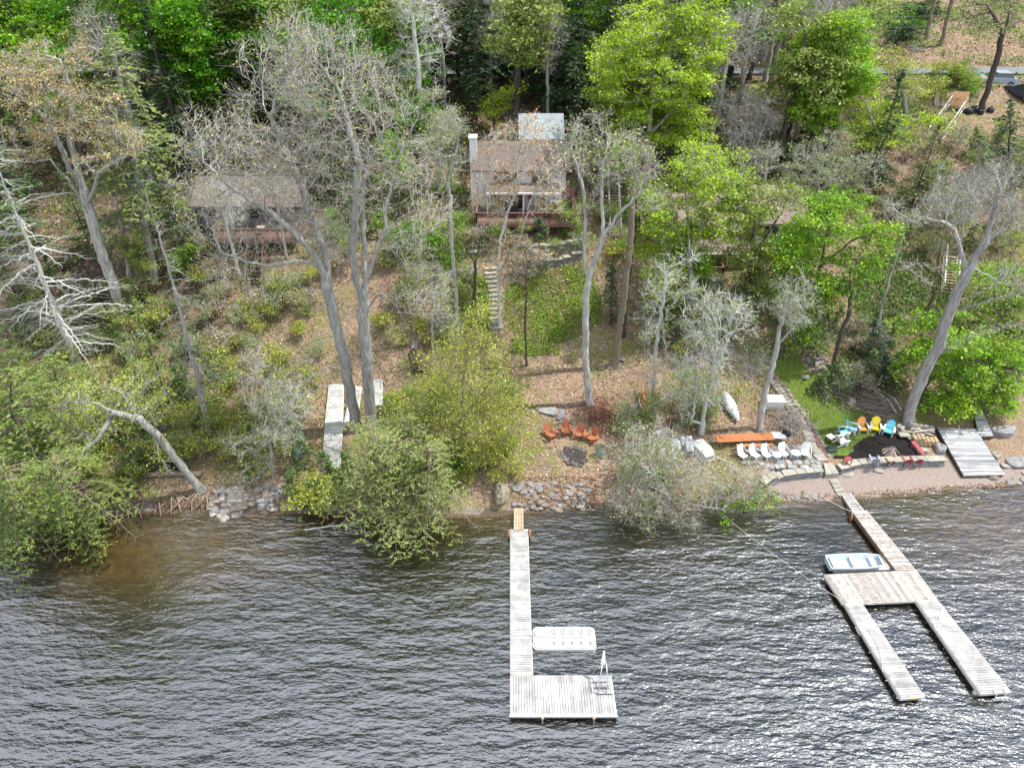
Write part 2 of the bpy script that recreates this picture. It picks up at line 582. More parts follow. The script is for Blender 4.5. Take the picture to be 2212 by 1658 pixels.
# ------------------------------------------------------------------ bark and leaf materials
BARK = {
 'grey': mat('bark_grey', (.44, .43, .40), (.24, .23, .21), 7, .9, 1.0, (1, 1, .16)),
 'pale': mat('bark_pale', (.58, .58, .55), (.36, .37, .33), 7, .9, .9, (1, 1, .2)),
 'brown': mat('bark_brown', (.17, .14, .115), (.09, .075, .06), 6, .9, .5, (1, 1, .3)),
 'dark': mat('bark_dark', (.10, .085, .07), (.05, .043, .037), 6, .9, .5, (1, 1, .3)),
 'tan': mat('bark_tan', (.26, .21, .15), (.17, .135, .10), 6, .9, .5, (1, 1, .3)),
}
LEAF = {
 'bright': leafmat('leaf_bright_green', (.16, .36, .012), (.22, .42, .018), .5),
 'lime': leafmat('leaf_lime_green', (.30, .46, .022), (.40, .53, .04), .5),
 'yellow': leafmat('leaf_yellow_green', (.42, .46, .07), (.34, .40, .055)),
 'soft': leafmat('leaf_soft_green', (.23, .32, .06), (.30, .36, .09)),
 'sage': leafmat('leaf_sage_green', (.24, .31, .11), (.30, .34, .16)),
 'vivid': leafmat('leaf_deep_green', (.07, .25, .008), (.11, .30, .01), .5),
 'tan': leafmat('bud_tan', (.50, .36, .18), (.44, .36, .16), .35),
 'orange': leafmat('bud_orange', (.52, .27, .08), (.46, .30, .10), .4),
 'dun': leafmat('bud_dun', (.44, .35, .21), (.36, .31, .19), .35),
 'hem': leafmat('needle_green', (.10, .17, .045), (.15, .22, .06), .35),
 'hemy': leafmat('needle_yellow_green', (.24, .33, .06), (.17, .25, .06), .4),
 'hemg': leafmat('needle_grey_green', (.25, .33, .075), (.29, .35, .12), .4),
 'hemd': leafmat('needle_dark', (.05, .105, .038), (.07, .13, .05), .3),
 'blue': leafmat('needle_blue_green', (.04, .085, .05), (.06, .105, .065), .25),
}

def unit(a):
    return a / np.maximum(np.linalg.norm(a, axis=-1, keepdims=True), 1e-9)

def leaf_quads(C, size, rng, up=.6, asp=.55, tint=.35):
    n = len(C)
    nrm = unit(rng.normal(size=(n, 3)) + np.array((0, 0, up * 2)))
    t = rng.normal(size=(n, 3))
    t = unit(t - nrm * (t * nrm).sum(1, keepdims=True))
    b = np.cross(nrm, t)
    s = (size * rng.uniform(.45, 1.6, n))[:, None]
    V = np.stack([C - t * s * .5, C + b * s * asp * .5 - t * s * .05, C + t * s * .5, C - b * s * asp * .5 - t * s * .05], 1).reshape(-1, 3)
    Q = np.arange(n * 4).reshape(n, 4)
    return V, Q, rng.uniform(-tint, tint, n)

def sticks(A, B, ra, rb):
    """three-sided tapered sticks from A to B"""
    n = len(A)
    d = unit(B - A)
    ref = np.where(np.abs(d[:, 2:3]) > .9, np.array([[1., 0, 0]]), np.array([[0, 0, 1.]]))
    u = unit(np.cross(d, ref))
    w = np.cross(d, u)
    ra = np.broadcast_to(ra, n)[:, None]
    rb = np.broadcast_to(rb, n)[:, None]
    rings = []
    for r_, P_ in ((ra, A), (rb, B)):
        for k in range(3):
            a = 2 * math.pi * k / 3
            rings.append(P_ + (u * math.cos(a) + w * math.sin(a)) * r_)
    V = np.stack(rings, 1).reshape(-1, 3)
    o = np.arange(n)[:, None] * 6
    Q = np.concatenate([o + np.array([[0, 1, 4, 3]]), o + np.array([[1, 2, 5, 4]]), o + np.array([[2, 0, 3, 5]])])
    return V, Q

class Bag:
    def __init__(s):
        s.V, s.Q, s.M, s.T, s.n = [], [], [], [], 0
    def add(s, V, Q, m, t=0.0):
        if len(V) == 0: return
        s.V.append(V)
        s.Q.append(Q + s.n)
        s.M.append(np.full(len(Q), m))
        s.T.append(np.broadcast_to(np.asarray(t, float), len(Q)))
        s.n += len(V)
    def build(s, name, mats, parent, origin, smooth=False):
        if not s.V: return None
        V = np.concatenate(s.V) - np.asarray(origin)
        Q = np.concatenate(s.Q)
        return npmesh(name, V, Q, np.concatenate(s.M), np.concatenate(s.T), mats, parent, np.full(len(Q), smooth))

def ring_tube(P, r, n):
    m = len(P)
    T = np.empty_like(P)
    T[1:-1] = P[2:] - P[:-2]
    T[0] = P[1] - P[0]
    T[-1] = P[-1] - P[-2]
    T = unit(T)
    ref = np.array((1., .3, .2)) if abs(T[0][0]) < .8 else np.array((.2, 1., .1))
    u = unit(np.cross(T, ref[None]))
    w = np.cross(T, u)
    a = np.arange(n) * 2 * math.pi / n
    V = P[:, None] + (u[:, None] * np.cos(a)[None, :, None] + w[:, None] * np.sin(a)[None, :, None]) * r[:, None, None]
    i = np.arange(m - 1)[:, None] * n
    k = np.arange(n)[None]
    k2 = (k + 1) % n
    Q = np.stack([i + k, i + k2, i + n + k2, i + n + k], -1).reshape(-1, 4)
    return V.reshape(-1, 3), Q

def resample(pts, step):
    out = [pts[0]]
    for a, b in zip(pts[:-1], pts[1:]):
        L = np.linalg.norm(b - a)
        n = max(1, int(round(L / step)))
        for k in range(1, n + 1):
            out.append(a + (b - a) * k / n)
    return np.array(out)

def grow(P, par, A, step, dk, iters, rng, up=.12, di=1e9):
    P = [np.array(p) for p in P]
    X = np.array(P)
    par = list(par)
    A2 = (A * A).sum(1)
    def dists(Y):
        return np.maximum(A2[:, None] - 2 * A @ Y.T + (Y * Y).sum(1)[None], 0)
    D = dists(X)
    near = D.argmin(1)
    dist = D[np.arange(len(A)), near]
    alive = dist > dk * dk
    kids = np.zeros(20000, int)
    for it in range(iters):
        use = np.nonzero(alive & (dist < di * di))[0]
        if len(use) == 0 or len(X) > 9000: break
        idx = near[use]
        d = unit(A[use] - X[idx])
        acc = np.zeros((len(X), 3))
        np.add.at(acc, idx, d)
        sel = np.unique(idx)
        sel = sel[kids[sel] < 5]
        if len(sel) == 0: break
        g = unit(unit(acc[sel]) + np.array((0, 0, up)) + rng.normal(size=(len(sel), 3)) * .18)
        newp = X[sel] + g * step
        kids[sel] += 1
        base = len(X)
        X = np.concatenate([X, newp])
        par += sel.tolist()
        D = dists(newp)
        k = D.argmin(1)
        dd = D[np.arange(len(A)), k]
        b = dd < dist
        near[b] = base + k[b]
        dist[b] = dd[b]
        alive &= dist > dk * dk
    return X, np.array(par)

def skeleton(X, par, r0, tip=.012, ex=2.2):
    n = len(X)
    kids = [[] for _ in range(n)]
    for i in range(1, n):
        kids[par[i]].append(i)
    order = [0]
    for i in order:
        order.extend(kids[i])
    rp = np.zeros(n)
    for i in reversed(order):
        if not kids[i]:
            rp[i] = 1
        else:
            rp[i] = sum(rp[k] ** ex for k in kids[i]) ** (1 / ex) + .02
    # map the pipe radii to real radii
    lo, hi = 1.0, rp[0]
    r = tip + (r0 - tip) * np.clip((rp - lo) / max(hi - lo, 1e-6), 0, 1) ** 1.3
    return kids, order, r

def flatten(kids, r, X, par):
    chains = []
    stack = [(0, None)]
    while stack:
        i, p = stack.pop()
        c = [i] if p is None else [p, i]
        while kids[i]:
            ks = sorted(kids[i], key=lambda k: -r[k])
            for k in ks[1:]:
                stack.append((k, i))
            i = ks[0]
            c.append(i)
        rr = r[c].copy()
        if p is not None:
            rr[0] = min(rr[0], rr[1] * 1.25)
        chains.append((c, rr))
    return chains

def pxpts(poly, yb):
    return np.array([at_y(a, b, yb + c) for a, b, c in poly])

TK, LK = 2.0, 2.1
def make_tree(name, label, cat, trunks, crowns, r0, bark='grey', leaf=None, nleaf=8, lsize=.2, spread=.32, natt=900, step=.45, dk=.75,
              twigs=3, twl=.7, twr=.011, group=None, base=None, up=.12, world=None, leaf2=None, n2=0, flare=1.35, thick=.045, lup=.6, leaftip=.05, shell=.35):
    """trunks: polylines (px, py, depth offset); crowns: ellipsoids (px, py, rx, ry, depth offset, depth radius, weight)"""
    rng = rngof(label + name)
    twigs = int(round(twigs * TK))
    nleaf, n2 = nleaf * LK, n2 * LK
    if world is None:
        b = gnd(*trunks[0][0][:2]) if base is None else np.array(base)
        yb = b[1]
        lines = [pxpts(t, yb) for t in trunks]
        lines[0][0] = b - np.array((0, 0, .25))
        ells = []
        for c in crowns:
            ctr = at_y(c[0], c[1], yb + c[4])
            dep = (ctr - CAM) @ FWD
            k = dep / F
            el = math.atan2(CAM[2] - ctr[2], ctr[1])
            ells.append((ctr, np.array((c[2] * k, c[5] if c[5] else c[2] * k * .9, c[3] * k / max(.5, math.cos(el)))), c[6] if len(c) > 6 else c[2] * c[3]))
    else:
        b = np.array((0., 0, 0))
        lines, ells = world
        lines = [np.array(l, float) for l in lines]
        ells = [(np.array(e[0], float), np.array(e[1], float), e[2] if len(e) > 2 else float(np.prod(e[1]))) for e in ells]
    P, par = [], []
    for li, l in enumerate(lines):
        q = resample(l, step)
        q[1:-1] += rng.normal(size=(len(q) - 2, 3)) * .035
        if li == 0:
            for k, p in enumerate(q):
                P.append(p)
                par.append(max(0, k - 1) if k else -1)
        else:
            j = int(np.argmin(np.linalg.norm(np.array(P) - q[0], axis=1)))
            for p in q[1:]:
                P.append(p)
                par.append(j)
                j = len(P) - 1
    A = []
    tw = sum(e[2] for e in ells)
    for ctr, rad, wgt in ells:
        n = int(natt * wgt / tw)
        m = max(4, min(11, n // 28))
        sc_ = unit(rng.normal(size=(m, 3))) * rng.uniform(.35, .82, (m, 1))
        sr_ = rng.uniform(.26, .52, (m, 1)) * np.array((1.1, 1.1, .8))
        k_ = rng.integers(0, m, n)
        v = unit(rng.normal(size=(n, 3))) * (rng.uniform(0, 1, (n, 1)) ** shell)
        A.append(ctr + (sc_[k_] + v * sr_[k_]) * rad)
    A = np.concatenate(A)
    A = A[A[:, 2] > b[2] + .5]
    X, par = grow(P, par, A, step, dk, 90, rng, up)
    kids, order, r = skeleton(X, par, r0)
    # root flare
    hz = X[:, 2] - b[2]
    fl = 1 + (flare - 1) * np.clip(1 - hz / 1.2, 0, 1) ** 2
    r = np.where(r > r0 * .5, r * fl, r)
    root = thing(name, label, cat, b if world is None else (0, 0, 0), 0, group)
    tb, cb = Bag(), Bag()
    for c, rr in flatten(kids, r, X, par):
        big = rr.max() > thick
        n = 9 if rr.max() > .14 else (6 if rr.max() > .05 else 3)
        V, Q = ring_tube(X[c], rr, n)
        (tb if big else cb).add(V, Q, 0, rng.uniform(-.15, .15))
    thin = np.nonzero(r < leaftip)[0]
    tips = []
    if twigs and len(thin):
        src = np.repeat(thin, twigs)
        pd = unit(X[src] - X[np.maximum(par[src], 0)] + 1e-6)
        d = unit(pd + rng.normal(size=(len(src), 3)) * .75 + np.array((0, 0, .25)))
        L = twl * rng.uniform(.4, 1.3, len(src))[:, None]
        mid = X[src] + d * L * .5
        d2 = unit(d + rng.normal(size=d.shape) * .35 + np.array((0, 0, .15)))
        end = mid + d2 * L * .5
        V, Q = sticks(X[src], mid, twr, twr * .8)
        cb.add(V, Q, 0, rng.uniform(-.15, .15))
        V, Q = sticks(mid, end, twr * .8, twr * .4)
        cb.add(V, Q, 0, rng.uniform(-.15, .15))
        tips = np.concatenate([mid, end])
    mats = [BARK[bark]]
    for lf, nl in ((leaf, nleaf), (leaf2, n2)):
        if not lf: continue
        mats.append(LEAF[lf])
        srcs = np.concatenate([X[thin], tips]) if len(tips) else X[thin]
        tot = int(len(thin) * nl)
        if tot == 0: continue
        if nl < 1:
            pick = srcs[rng.integers(0, len(srcs), max(1, tot // 6))]
            C = np.repeat(pick, 6, 0) + rng.normal(size=(len(pick) * 6, 3)) * .14
        elif nl > 8:
            pick = srcs[rng.integers(0, len(srcs), max(1, tot // 24))]
            C = np.repeat(pick, 24, 0) + rng.normal(size=(len(pick) * 24, 3)) * np.array((spread * 1.2, spread * 1.2, spread * .4))
            ctint = np.repeat(rng.normal(size=len(pick)) * .2, 24)
        else:
            C = srcs[rng.integers(0, len(srcs), tot)] + rng.normal(size=(tot, 3)) * np.array((spread, spread, spread * .7))
        V, Q, t = leaf_quads(C, lsize, rng, lup)
        if nl > 8: t = np.clip(t + ctint, -.6, .6)
        cb.add(V, Q, len(mats) - 1, t)
    tb.build('trunk', [BARK[bark]], root, b, True)
    cb.build('crown', mats, root, b)
    return root

def make_conifer(name, label, cat, base, top, rmax, bark='brown', leaf='hem', nb=90, h0=.15, dead=0.0, droop=.25, dens=1.0, lsize=.24, group=None,
                 world=False, r0=None, power=.8, side=None, bend=0.0, deadr=.016, nspray=5, leafstart=.25):
    """straight trunk, drooping tiers of branches with flat sprays; dead = share of branches without needles"""
    rng = rngof(label + name)
    if world:
        b, t = np.array(base, float), np.array(top, float)
    else:
        b = gnd(*base)
        t = at_y(top[0], top[1], b[1] + (top[2] if len(top) > 2 else 0))
    root = thing(name, label, cat, b if not world else (0, 0, 0), 0, group)
    H = np.linalg.norm(t - b)
    r0 = r0 or .012 * H + .04
    axis = (t - b) / H
    n = max(6, int(H / .6))
    s = np.linspace(0, 1, n)
    TP = b + (t - b) * s[:, None] + np.stack([bend * np.sin(s * 3.1), 0 * s, 0 * s], 1) + rng.normal(size=(n, 3)) * .03
    TP[0] = b - axis * .3
    tb, cb = Bag(), Bag()
    V, Q = ring_tube(TP, r0 * (1 - s * .93) * (1 + .4 * np.exp(-s * 25)), 8)
    tb.add(V, Q, 0)
    mats = [BARK[bark], LEAF[leaf]]
    BA, BB, RA, RB, SC, SD = [], [], [], [], [], []
    for i in range(nb):
        h = h0 + (1 - h0) * (i + rng.uniform(0, 1)) / nb
        az = rng.uniform(0, 6.283)
        if side is not None and rng.uniform() < .5:
            az = side + rng.normal() * .8
        L = rmax * (1.02 - h) ** power * rng.uniform(.4, 1.25)
        if h < h0 + .1: L *= .8
        p0 = np.array([np.interp(h, s, TP[:, k]) for k in range(3)])
        o = np.array((math.cos(az), math.sin(az), 0))
        isdead = rng.uniform() < (dead if h < .8 else dead * .6)
        ns = max(3, int(L / .35))
        pts = [p0]
        rise = .35 if h > .75 else .1
        for k in range(1, ns + 1):
            u = k / ns
            p = p0 + o * L * u + np.array((0, 0, 1)) * (L * (rise * u - droop * u * u * 1.6))
            p = p + rng.normal(size=3) * .05
            pts.append(p)
        pts = np.array(pts)
        rb = (.012 + .009 * L) * (1.5 if isdead else 1)
        rr = np.linspace(rb, .008, len(pts))
        BA.append(pts[:-1]); BB.append(pts[1:]); RA.append(rr[:-1]); RB.append(rr[1:])
        for k in range(1, len(pts)):
            u = k / (len(pts) - 1)
            for sd in (-1, 1):
                if rng.uniform() > dens: continue
                q = np.array((-o[1], o[0], 0)) * sd
                l2 = L * .34 * (1.15 - u * .75) * rng.uniform(.5, 1.2)
                d = unit(q + o * .7 + np.array((0, 0, -.12)) + rng.normal(size=3) * .15)
                e = pts[k] + d * l2
                BA.append(pts[k][None]); BB.append(e[None]); RA.append(np.array([.009 if not isdead else deadr * .7])); RB.append(np.array([.005]))
                if not isdead and u > leafstart:
                    m = max(2, int(nspray * l2 / .5))
                    uu = rng.uniform(.1, 1.1, m)[:, None]
                    SC.append(pts[k] + d * l2 * uu + rng.normal(size=(m, 3)) * np.array((.07, .07, .035)))
                    SD.append(unit(d + rng.normal(size=(m, 3)) * .5))
    A_, B_ = np.concatenate(BA), np.concatenate(BB)
    V, Q = sticks(A_, B_, np.concatenate(RA), np.concatenate(RB))
    cb.add(V, Q, 0)
    if SC:
        C = np.concatenate(SC)
        T = np.concatenate(SD)
        T[:, 2] *= .5
        T = unit(T)
        nrm = unit(np.array((0, 0, 1.)) + rng.normal(size=C.shape) * .35)
        Bt = unit(np.cross(nrm, T))
        sz = (lsize * rng.uniform(.6, 1.4, len(C)))[:, None]
        V = np.stack([C - T * sz * .5, C + Bt * sz * .2, C + T * sz * .6, C - Bt * sz * .2], 1).reshape(-1, 3)
        cb.add(V, np.arange(len(C) * 4).reshape(-1, 4), 1, rng.uniform(-.35, .35, len(C)))
    tb.build('trunk', [BARK[bark]], root, b if not world else np.zeros(3), True)
    cb.build('crown', mats, root, b if not world else np.zeros(3))
    return root
# ------------------------------------------------------------------ materials for things
M_PLANK = mat('weathered_plank', (.42, .42, .415), (.27, .265, .26), 1.6, .8, .15, (1, 1, 1))
M_PLANKD = mat('aged_plank', (.40, .37, .34), (.25, .225, .205), 4, .8, .2, (1, 1, 1))
M_SILVER = mat('silvered_plank', (.36, .365, .375), (.20, .205, .215), 2.2, .8, .2, (.35, 2, 1))
M_TRIM = mat('pale_trim', (.64, .62, .56), (.55, .52, .46), 3, .7, .1)
M_DARKW = mat('dark_wet_wood', (.07, .05, .035), (.035, .026, .02), 4, .7, .2)
M_BROWNW = mat('brown_timber', (.20, .125, .085), (.13, .08, .055), 4, .8, .2)
M_TANW = mat('tan_timber', (.42, .33, .23), (.31, .24, .165), 4, .8, .2)
M_FLOAT = mat('black_float', (.018, .02, .026), (.012, .013, .016), 4, .5, 0)
M_WHITE = mat('white_plastic', (.62, .615, .60), (.55, .54, .53), 3, .45, 0)
M_WHITEB = mat('white_boat_paint', (.50, .57, .63), (.45, .52, .58), 2, .4, 0)
M_DULLW = mat('dull_white_hull', (.62, .63, .62), (.45, .46, .45), 3, .6, 0)
M_METAL = mat('galvanised_metal', (.50, .51, .52), (.40, .41, .42), 6, .35, 0, metal=.8)
M_ROPE = mat('rope', (.60, .57, .50), (.48, .45, .39), 20, .9, 0)
M_CEDAR = mat('cedar_orange', (.40, .16, .065), (.30, .115, .045), 4, .6, .1)
M_CHAIRB = mat('terracotta_plastic', (.36, .13, .065), (.30, .105, .052), 3, .5, 0)
M_CYAN = mat('cyan_plastic', (.12, .52, .66), (.10, .46, .60), 3, .45, 0)
M_ORANGE = mat('orange_plastic', (.80, .34, .08), (.74, .30, .07), 3, .45, 0)
M_YELLOW = mat('yellow_plastic', (.85, .66, .03), (.78, .60, .03), 3, .45, 0)
M_RED = mat('red_painted_wood', (.30, .055, .065), (.23, .04, .05), 4, .6, .1)
M_BLUEG = mat('blue_grey_paint', (.28, .31, .38), (.22, .25, .31), 4, .6, .1)
M_GREENM = mat('green_metal', (.07, .13, .12), (.05, .10, .09), 5, .5, 0)
M_BLACK = mat('black_metal', (.02, .02, .022), (.012, .012, .013), 5, .5, 0)
M_STONE = mat('grey_stone', (.29, .265, .235), (.18, .165, .145), 3, .85, .5)
M_STONEB = mat('blue_grey_stone', (.27, .27, .27), (.16, .16, .165), 3, .85, .5)
M_FLAG = mat('flagstone', (.34, .32, .275), (.24, .225, .195), 2.5, .85, .3)
M_CHAR = mat('charred_stone', (.13, .125, .125), (.05, .048, .047), 4, .9, .5)
M_ASH = mat('ash_bed', (.06, .05, .05), (.03, .026, .026), 9, .95, .5)
M_LOGEND = mat('cut_wood', (.48, .36, .23), (.38, .27, .16), 6, .85, .2)
M_KAYAK = mat('red_kayak', (.42, .10, .06), (.34, .08, .05), 3, .5, 0)
M_CANOE = mat('grey_canoe', (.52, .54, .57), (.42, .44, .47), 2, .5, 0)
M_CANOEG = mat('blue_green_canoe', (.16, .26, .25), (.12, .20, .19), 2, .5, 0)
M_ROOFB = mat('brown_shingles', (.175, .145, .128), (.115, .095, .085), 5, .95, .4)
M_ROOFT = mat('tan_shingles', (.27, .21, .175), (.19, .15, .125), 6, .95, .4)
M_ROOFG = mat('grey_metal_roof', (.27, .31, .35), (.22, .26, .29), 2, .5, 0)
M_GLASS = mat('window_glass', (.02, .025, .03), (.03, .035, .045), 1, .06, 0, spec=.8)
M_WHITEW = mat('white_painted_wood', (.72, .71, .69), (.62, .61, .59), 3, .6, .1)
M_DECKRED = mat('faded_red_deck', (.25, .125, .12), (.18, .09, .085), 4, .7, .1)
M_DECKBR = mat('brown_deck', (.27, .17, .13), (.18, .11, .085), 4, .7, .1)
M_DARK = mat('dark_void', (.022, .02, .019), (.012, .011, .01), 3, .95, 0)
M_BAG = mat('black_bag', (.02, .021, .024), (.013, .014, .016), 6, .35, .3)

def siding(name, c1, c2):
    m, nt = new_mat(name)
    out = nn(nt, 'ShaderNodeOutputMaterial')
    b = nn(nt, 'ShaderNodeBsdfPrincipled', Roughness=.75)
    tc = nn(nt, 'ShaderNodeTexCoord')
    sx = nn(nt, 'ShaderNodeSeparateXYZ')
    nt.links.new(tc.outputs['Object'], sx.inputs[0])
    fr = nn(nt, 'ShaderNodeMath', operation='FRACT')
    mu = nn(nt, 'ShaderNodeMath', operation='MULTIPLY')
    mu.inputs[1].default_value = 4.2
    nt.links.new(sx.outputs['Z'], mu.inputs[0])
    nt.links.new(mu.outputs[0], fr.inputs[0])
    c = mix(nt, ramp(nt, noise(nt, 3, 4), .35, .65), c1, c2)
    seam = ramp(nt, fr.outputs[0], .0, .13)
    c = mix(nt, seam, tuple(x * .45 for x in c1), c)
    nt.links.new(c, b.inputs['Base Color'])
    bp = nn(nt, 'ShaderNodeBump', Strength=.6, Distance=.03)
    nt.links.new(fr.outputs[0], bp.inputs['Height'])
    nt.links.new(bp.outputs[0], b.inputs['Normal'])
    nt.links.new(b.outputs[0], out.inputs[0])
    return m
S_GREY = siding('grey_siding', (.165, .155, .18), (.125, .12, .14))
S_WHITE = siding('white_siding', (.62, .60, .58), (.52, .50, .49))
S_RED = siding('red_siding', (.25, .03, .03), (.18, .022, .025))
S_SLATE = siding('slate_siding', (.20, .235, .23), (.16, .19, .19))

rg = np.random.default_rng(5)
def q4(pp, z):
    return [at_z(a, b, z) for a, b in pp]

def deck_boards(mb, q, along, bw=.14, th=.04, amp=.12, white=0.0, m=0):
    """q: four corners (world, in order a b c d); boards run across a-b when along == 0 (split along a->d), else split along a->b"""
    a, b, c, d = [np.array(p, float) for p in q]
    if along == 0:
        s0, s1, e0, e1 = a, d, b, c
    else:
        s0, s1, e0, e1 = a, b, d, c
    L = (np.linalg.norm(s1 - s0) + np.linalg.norm(e1 - e0)) / 2
    n = max(2, int(L / bw))
    g = .06
    for k in range(n):
        u0, u1 = (k + g) / n, (k + 1 - g) / n
        t = rg.uniform(-amp, amp) * 1.0
        if rg.uniform() < white: t += .45
        P4 = [s0 + (s1 - s0) * u0, e0 + (e1 - e0) * u0, e0 + (e1 - e0) * u1, s0 + (s1 - s0) * u1]
        dn = np.array((0, 0, th))
        z = rg.uniform(-.004, .004)
        up = np.array((0, 0, z))
        mb.hexa([p - dn for p in P4], [p + up for p in P4], m, t)

def frame_skirt(mb, q, depth=.2, w=.05, off=.0, m=0):
    n = len(q)
    for i in range(n):
        a, b = np.array(q[i], float), np.array(q[(i + 1) % n], float)
        z = np.array((0, 0, -depth / 2 - .045))
        mb.bar(a + z, b + z, w, depth, m, rg.uniform(-.1, .1))

def inset(q, k):
    c = sum(np.array(p, float) for p in q) / len(q)
    out = []
    for p in q:
        d = c - p
        out.append(p + d / np.linalg.norm(d) * k)
    return out

def floats_under(root, q, n, along, z=-.08, name='float'):
    a, b, c, d = inset(q, .35)
    for k in range(n):
        u0, u1 = (k + .12) / n, (k + .88) / n
        if along == 0:
            P4 = [a + (d - a) * u0, b + (c - b) * u0, b + (c - b) * u1, a + (d - a) * u1]
        else:
            P4 = [a + (b - a) * u0, a + (b - a) * u1, d + (c - d) * u1, d + (c - d) * u0]
        mb = MB()
        mb.hexa([(p[0], p[1], z) for p in P4], [(p[0], p[1], p[2] - .25) for p in P4])
        mb.build(name, M_FLOAT, root)

def dock_piece(name, label, cat, q, along, plank, trim, nfl, group=None, white=0.0, bw=.14, amp=.12, falong=None, edge=True):
    c = sum(np.array(p) for p in q) / 4
    root = thing(name, label, cat, (c[0], c[1], 0), 0, group)
    mb = MB()
    deck_boards(mb, q, along, bw, white=white, amp=amp)
    mb.build('decking', plank, root)
    mb = MB()
    frame_skirt(mb, q, .2, .06)
    mb.build('frame', trim, root)
    if nfl:
        floats_under(root, q, nfl, along if falong is None else falong)
    return root

# ------------------------------------------------------------------ the middle dock
DZ = .5
dk1 = dock_piece('dock_section', 'long grey boardwalk section of the middle dock, joined to the wide end platform', 'dock',
                 q4([(1103, 1455), (1150.5, 1455), (1144, 1279), (1103, 1279)], DZ), 0, M_PLANK, M_TRIM, 4, 'sections of the middle dock', amp=.2)
dk2 = dock_piece('dock_section', 'inner boardwalk section of the middle dock, nearest the shore and its short gangplank', 'dock',
                 q4([(1103, 1277), (1144, 1277), (1140, 1142), (1103, 1142)], DZ), 0, M_PLANK, M_TRIM, 3, 'sections of the middle dock', amp=.16)
dk3 = dock_piece('dock_platform', 'wide pale end platform of the middle dock with a ladder on it', 'dock',
                 q4([(1103, 1543), (1332, 1543), (1320, 1458), (1103, 1458)], DZ), 1, M_PLANK, M_TRIM, 5, None, amp=.18)
mb = MB()
q = q4([(1100, 1546.5), (1335, 1546.5), (1332, 1541), (1103, 1541)], DZ + .015)
mb.prism(q, -.06, 0, 0, .1)
mb.build('edge_board', M_TRIM, dk3)
for px in (1172, 1283):
    p = at_z(px, 1549, DZ - .12)
    mb = MB()
    mb.box(p + V3(0, -.02, 0), (.16, .1, .16))
    mb.tube([p + V3(0, -.09, .1), p + V3(0, -.09, -.9)], .035, 8)
    mb.build('bracket', M_TANW, dk3)
gp0, gp1 = at_z(1120, 1143, DZ + .03), gnd(1120, 1110)
gr = thing('gangplank', 'short tan gangplank between the rocks and the middle dock', 'gangplank', (gp0 + gp1) / 2)
mb = MB()
qq = q4([(1109.5, 1144), (1131.5, 1144)], DZ + .05)
g2 = [gnd(1130.5, 1110), gnd(1110, 1110)]
for p in g2: p[2] = max(p[2], .45) + .15
deck_boards(mb, qq + g2, 1, .16, .05, .1)
mb.build('board', M_TANW, gr)
mb = MB()
mb.bar(qq[0] + V3(.1, 0, -.09), g2[1] + V3(.1, 0, -.09), .06, .1)
mb.bar(qq[1] + V3(-.1, 0, -.09), g2[0] + V3(-.1, 0, -.09), .06, .1)
mb.build('runner', M_BROWNW, gr)
for px, lab in ((1099.5, 'rusty orange dock wheel left of the middle dock end'), (1144.5, 'rusty orange dock wheel right of the middle dock end')):
    p = at_z(px, 1152, .42)
    wr = thing('beach_roller', lab.replace('left of', 'on the left side of').replace('right of', 'on the right side of').replace(' end', ' near shore'), 'wheel', p, 0, 'wheels of the middle dock')
    mb = MB()
    pts = [p + V3(0, math.cos(a) * .24, math.sin(a) * .24) for a in np.linspace(0, 2 * math.pi, 17)]
    mb.tube(pts, .06, 8)
    mb.build('tyre', mat('rusty_orange', (.42, .16, .07), (.30, .11, .05), 8, .7, .2), wr, smooth=True)
    mb = MB()
    mb.tube([p + V3(-.05, 0, 0), p + V3(.05, 0, 0)], .17, 12)
    mb.build('hub', M_METAL, wr)
# ladder standing and folded on the platform
lp = at_z(1300, 1480, DZ)
lad = thing('swim_ladder', 'grey metal swim ladder folded at the right end of the middle platform', 'ladder', lp)
for dx in (-.22, .22):
    mb = MB()
    p0 = lp + V3(dx, -.5, .05)
    mb.tube([p0, p0 + V3(.0, .2, .75), lp + V3(dx * .35 + .1, .62, 1.45)], .028, 7)
    mb.build('rail', M_METAL, lad, smooth=True)
for k in range(3):
    mb = MB()
    mb.bar(lp + V3(-.3, -.45 + k * .33, .12 + k * .20), lp + V3(.52, -.45 + k * .33, .12 + k * .20), .13, .035)
    mb.build('step', M_METAL, lad)
mb = MB()
q = [lp + V3(-.12, .45, 1.25), lp + V3(.16, .45, 1.25), lp + V3(.1, .75, 2.0), lp + V3(.0, .75, 2.0)]
mb.hexa(q, [p + V3(0, .03, .02) for p in q])
mb.build('blade', M_WHITE, lad)
# jet ski float
jq = q4([(1152, 1400), (1289, 1400), (1284, 1353), (1151, 1352)], .3)
jx0, jx1 = jq[0][0], (jq[1][0] + jq[2][0]) / 2
jy0, jy1 = jq[0][1], jq[3][1]
jc = V3((jx0 + jx1) / 2, (jy0 + jy1) / 2, 0)
js = thing('jet_ski_float', 'white plastic drive-on float moored beside the middle dock', 'float', jc)
W_, L_ = jx1 - jx0, jy1 - jy0
def rrect(x0, x1, y0, y1, r, n=5):
    out = []
    for cx_, cy_, a0 in ((x1 - r, y1 - r, 0), (x0 + r, y1 - r, 90), (x0 + r, y0 + r, 180), (x1 - r, y0 + r, 270)):
        for k in range(n + 1):
            a = R(a0 + 90 * k / n)
            out.append((cx_ + r * math.cos(a), cy_ + r * math.sin(a)))
    return out
mb = MB()
mb.prism([(x, y, 0) for x, y in rrect(-W_ / 2, W_ / 2, -L_ / 2, L_ / 2, .22)], -.12, .2)
mb.build('hull', M_WHITE, js, local=True)
mb = MB()
mb.prism([(x, y, 0) for x, y in rrect(-W_ / 2 + .1, W_ / 2 - .08, .06, L_ / 2 - .06, .2)], .2, .33)
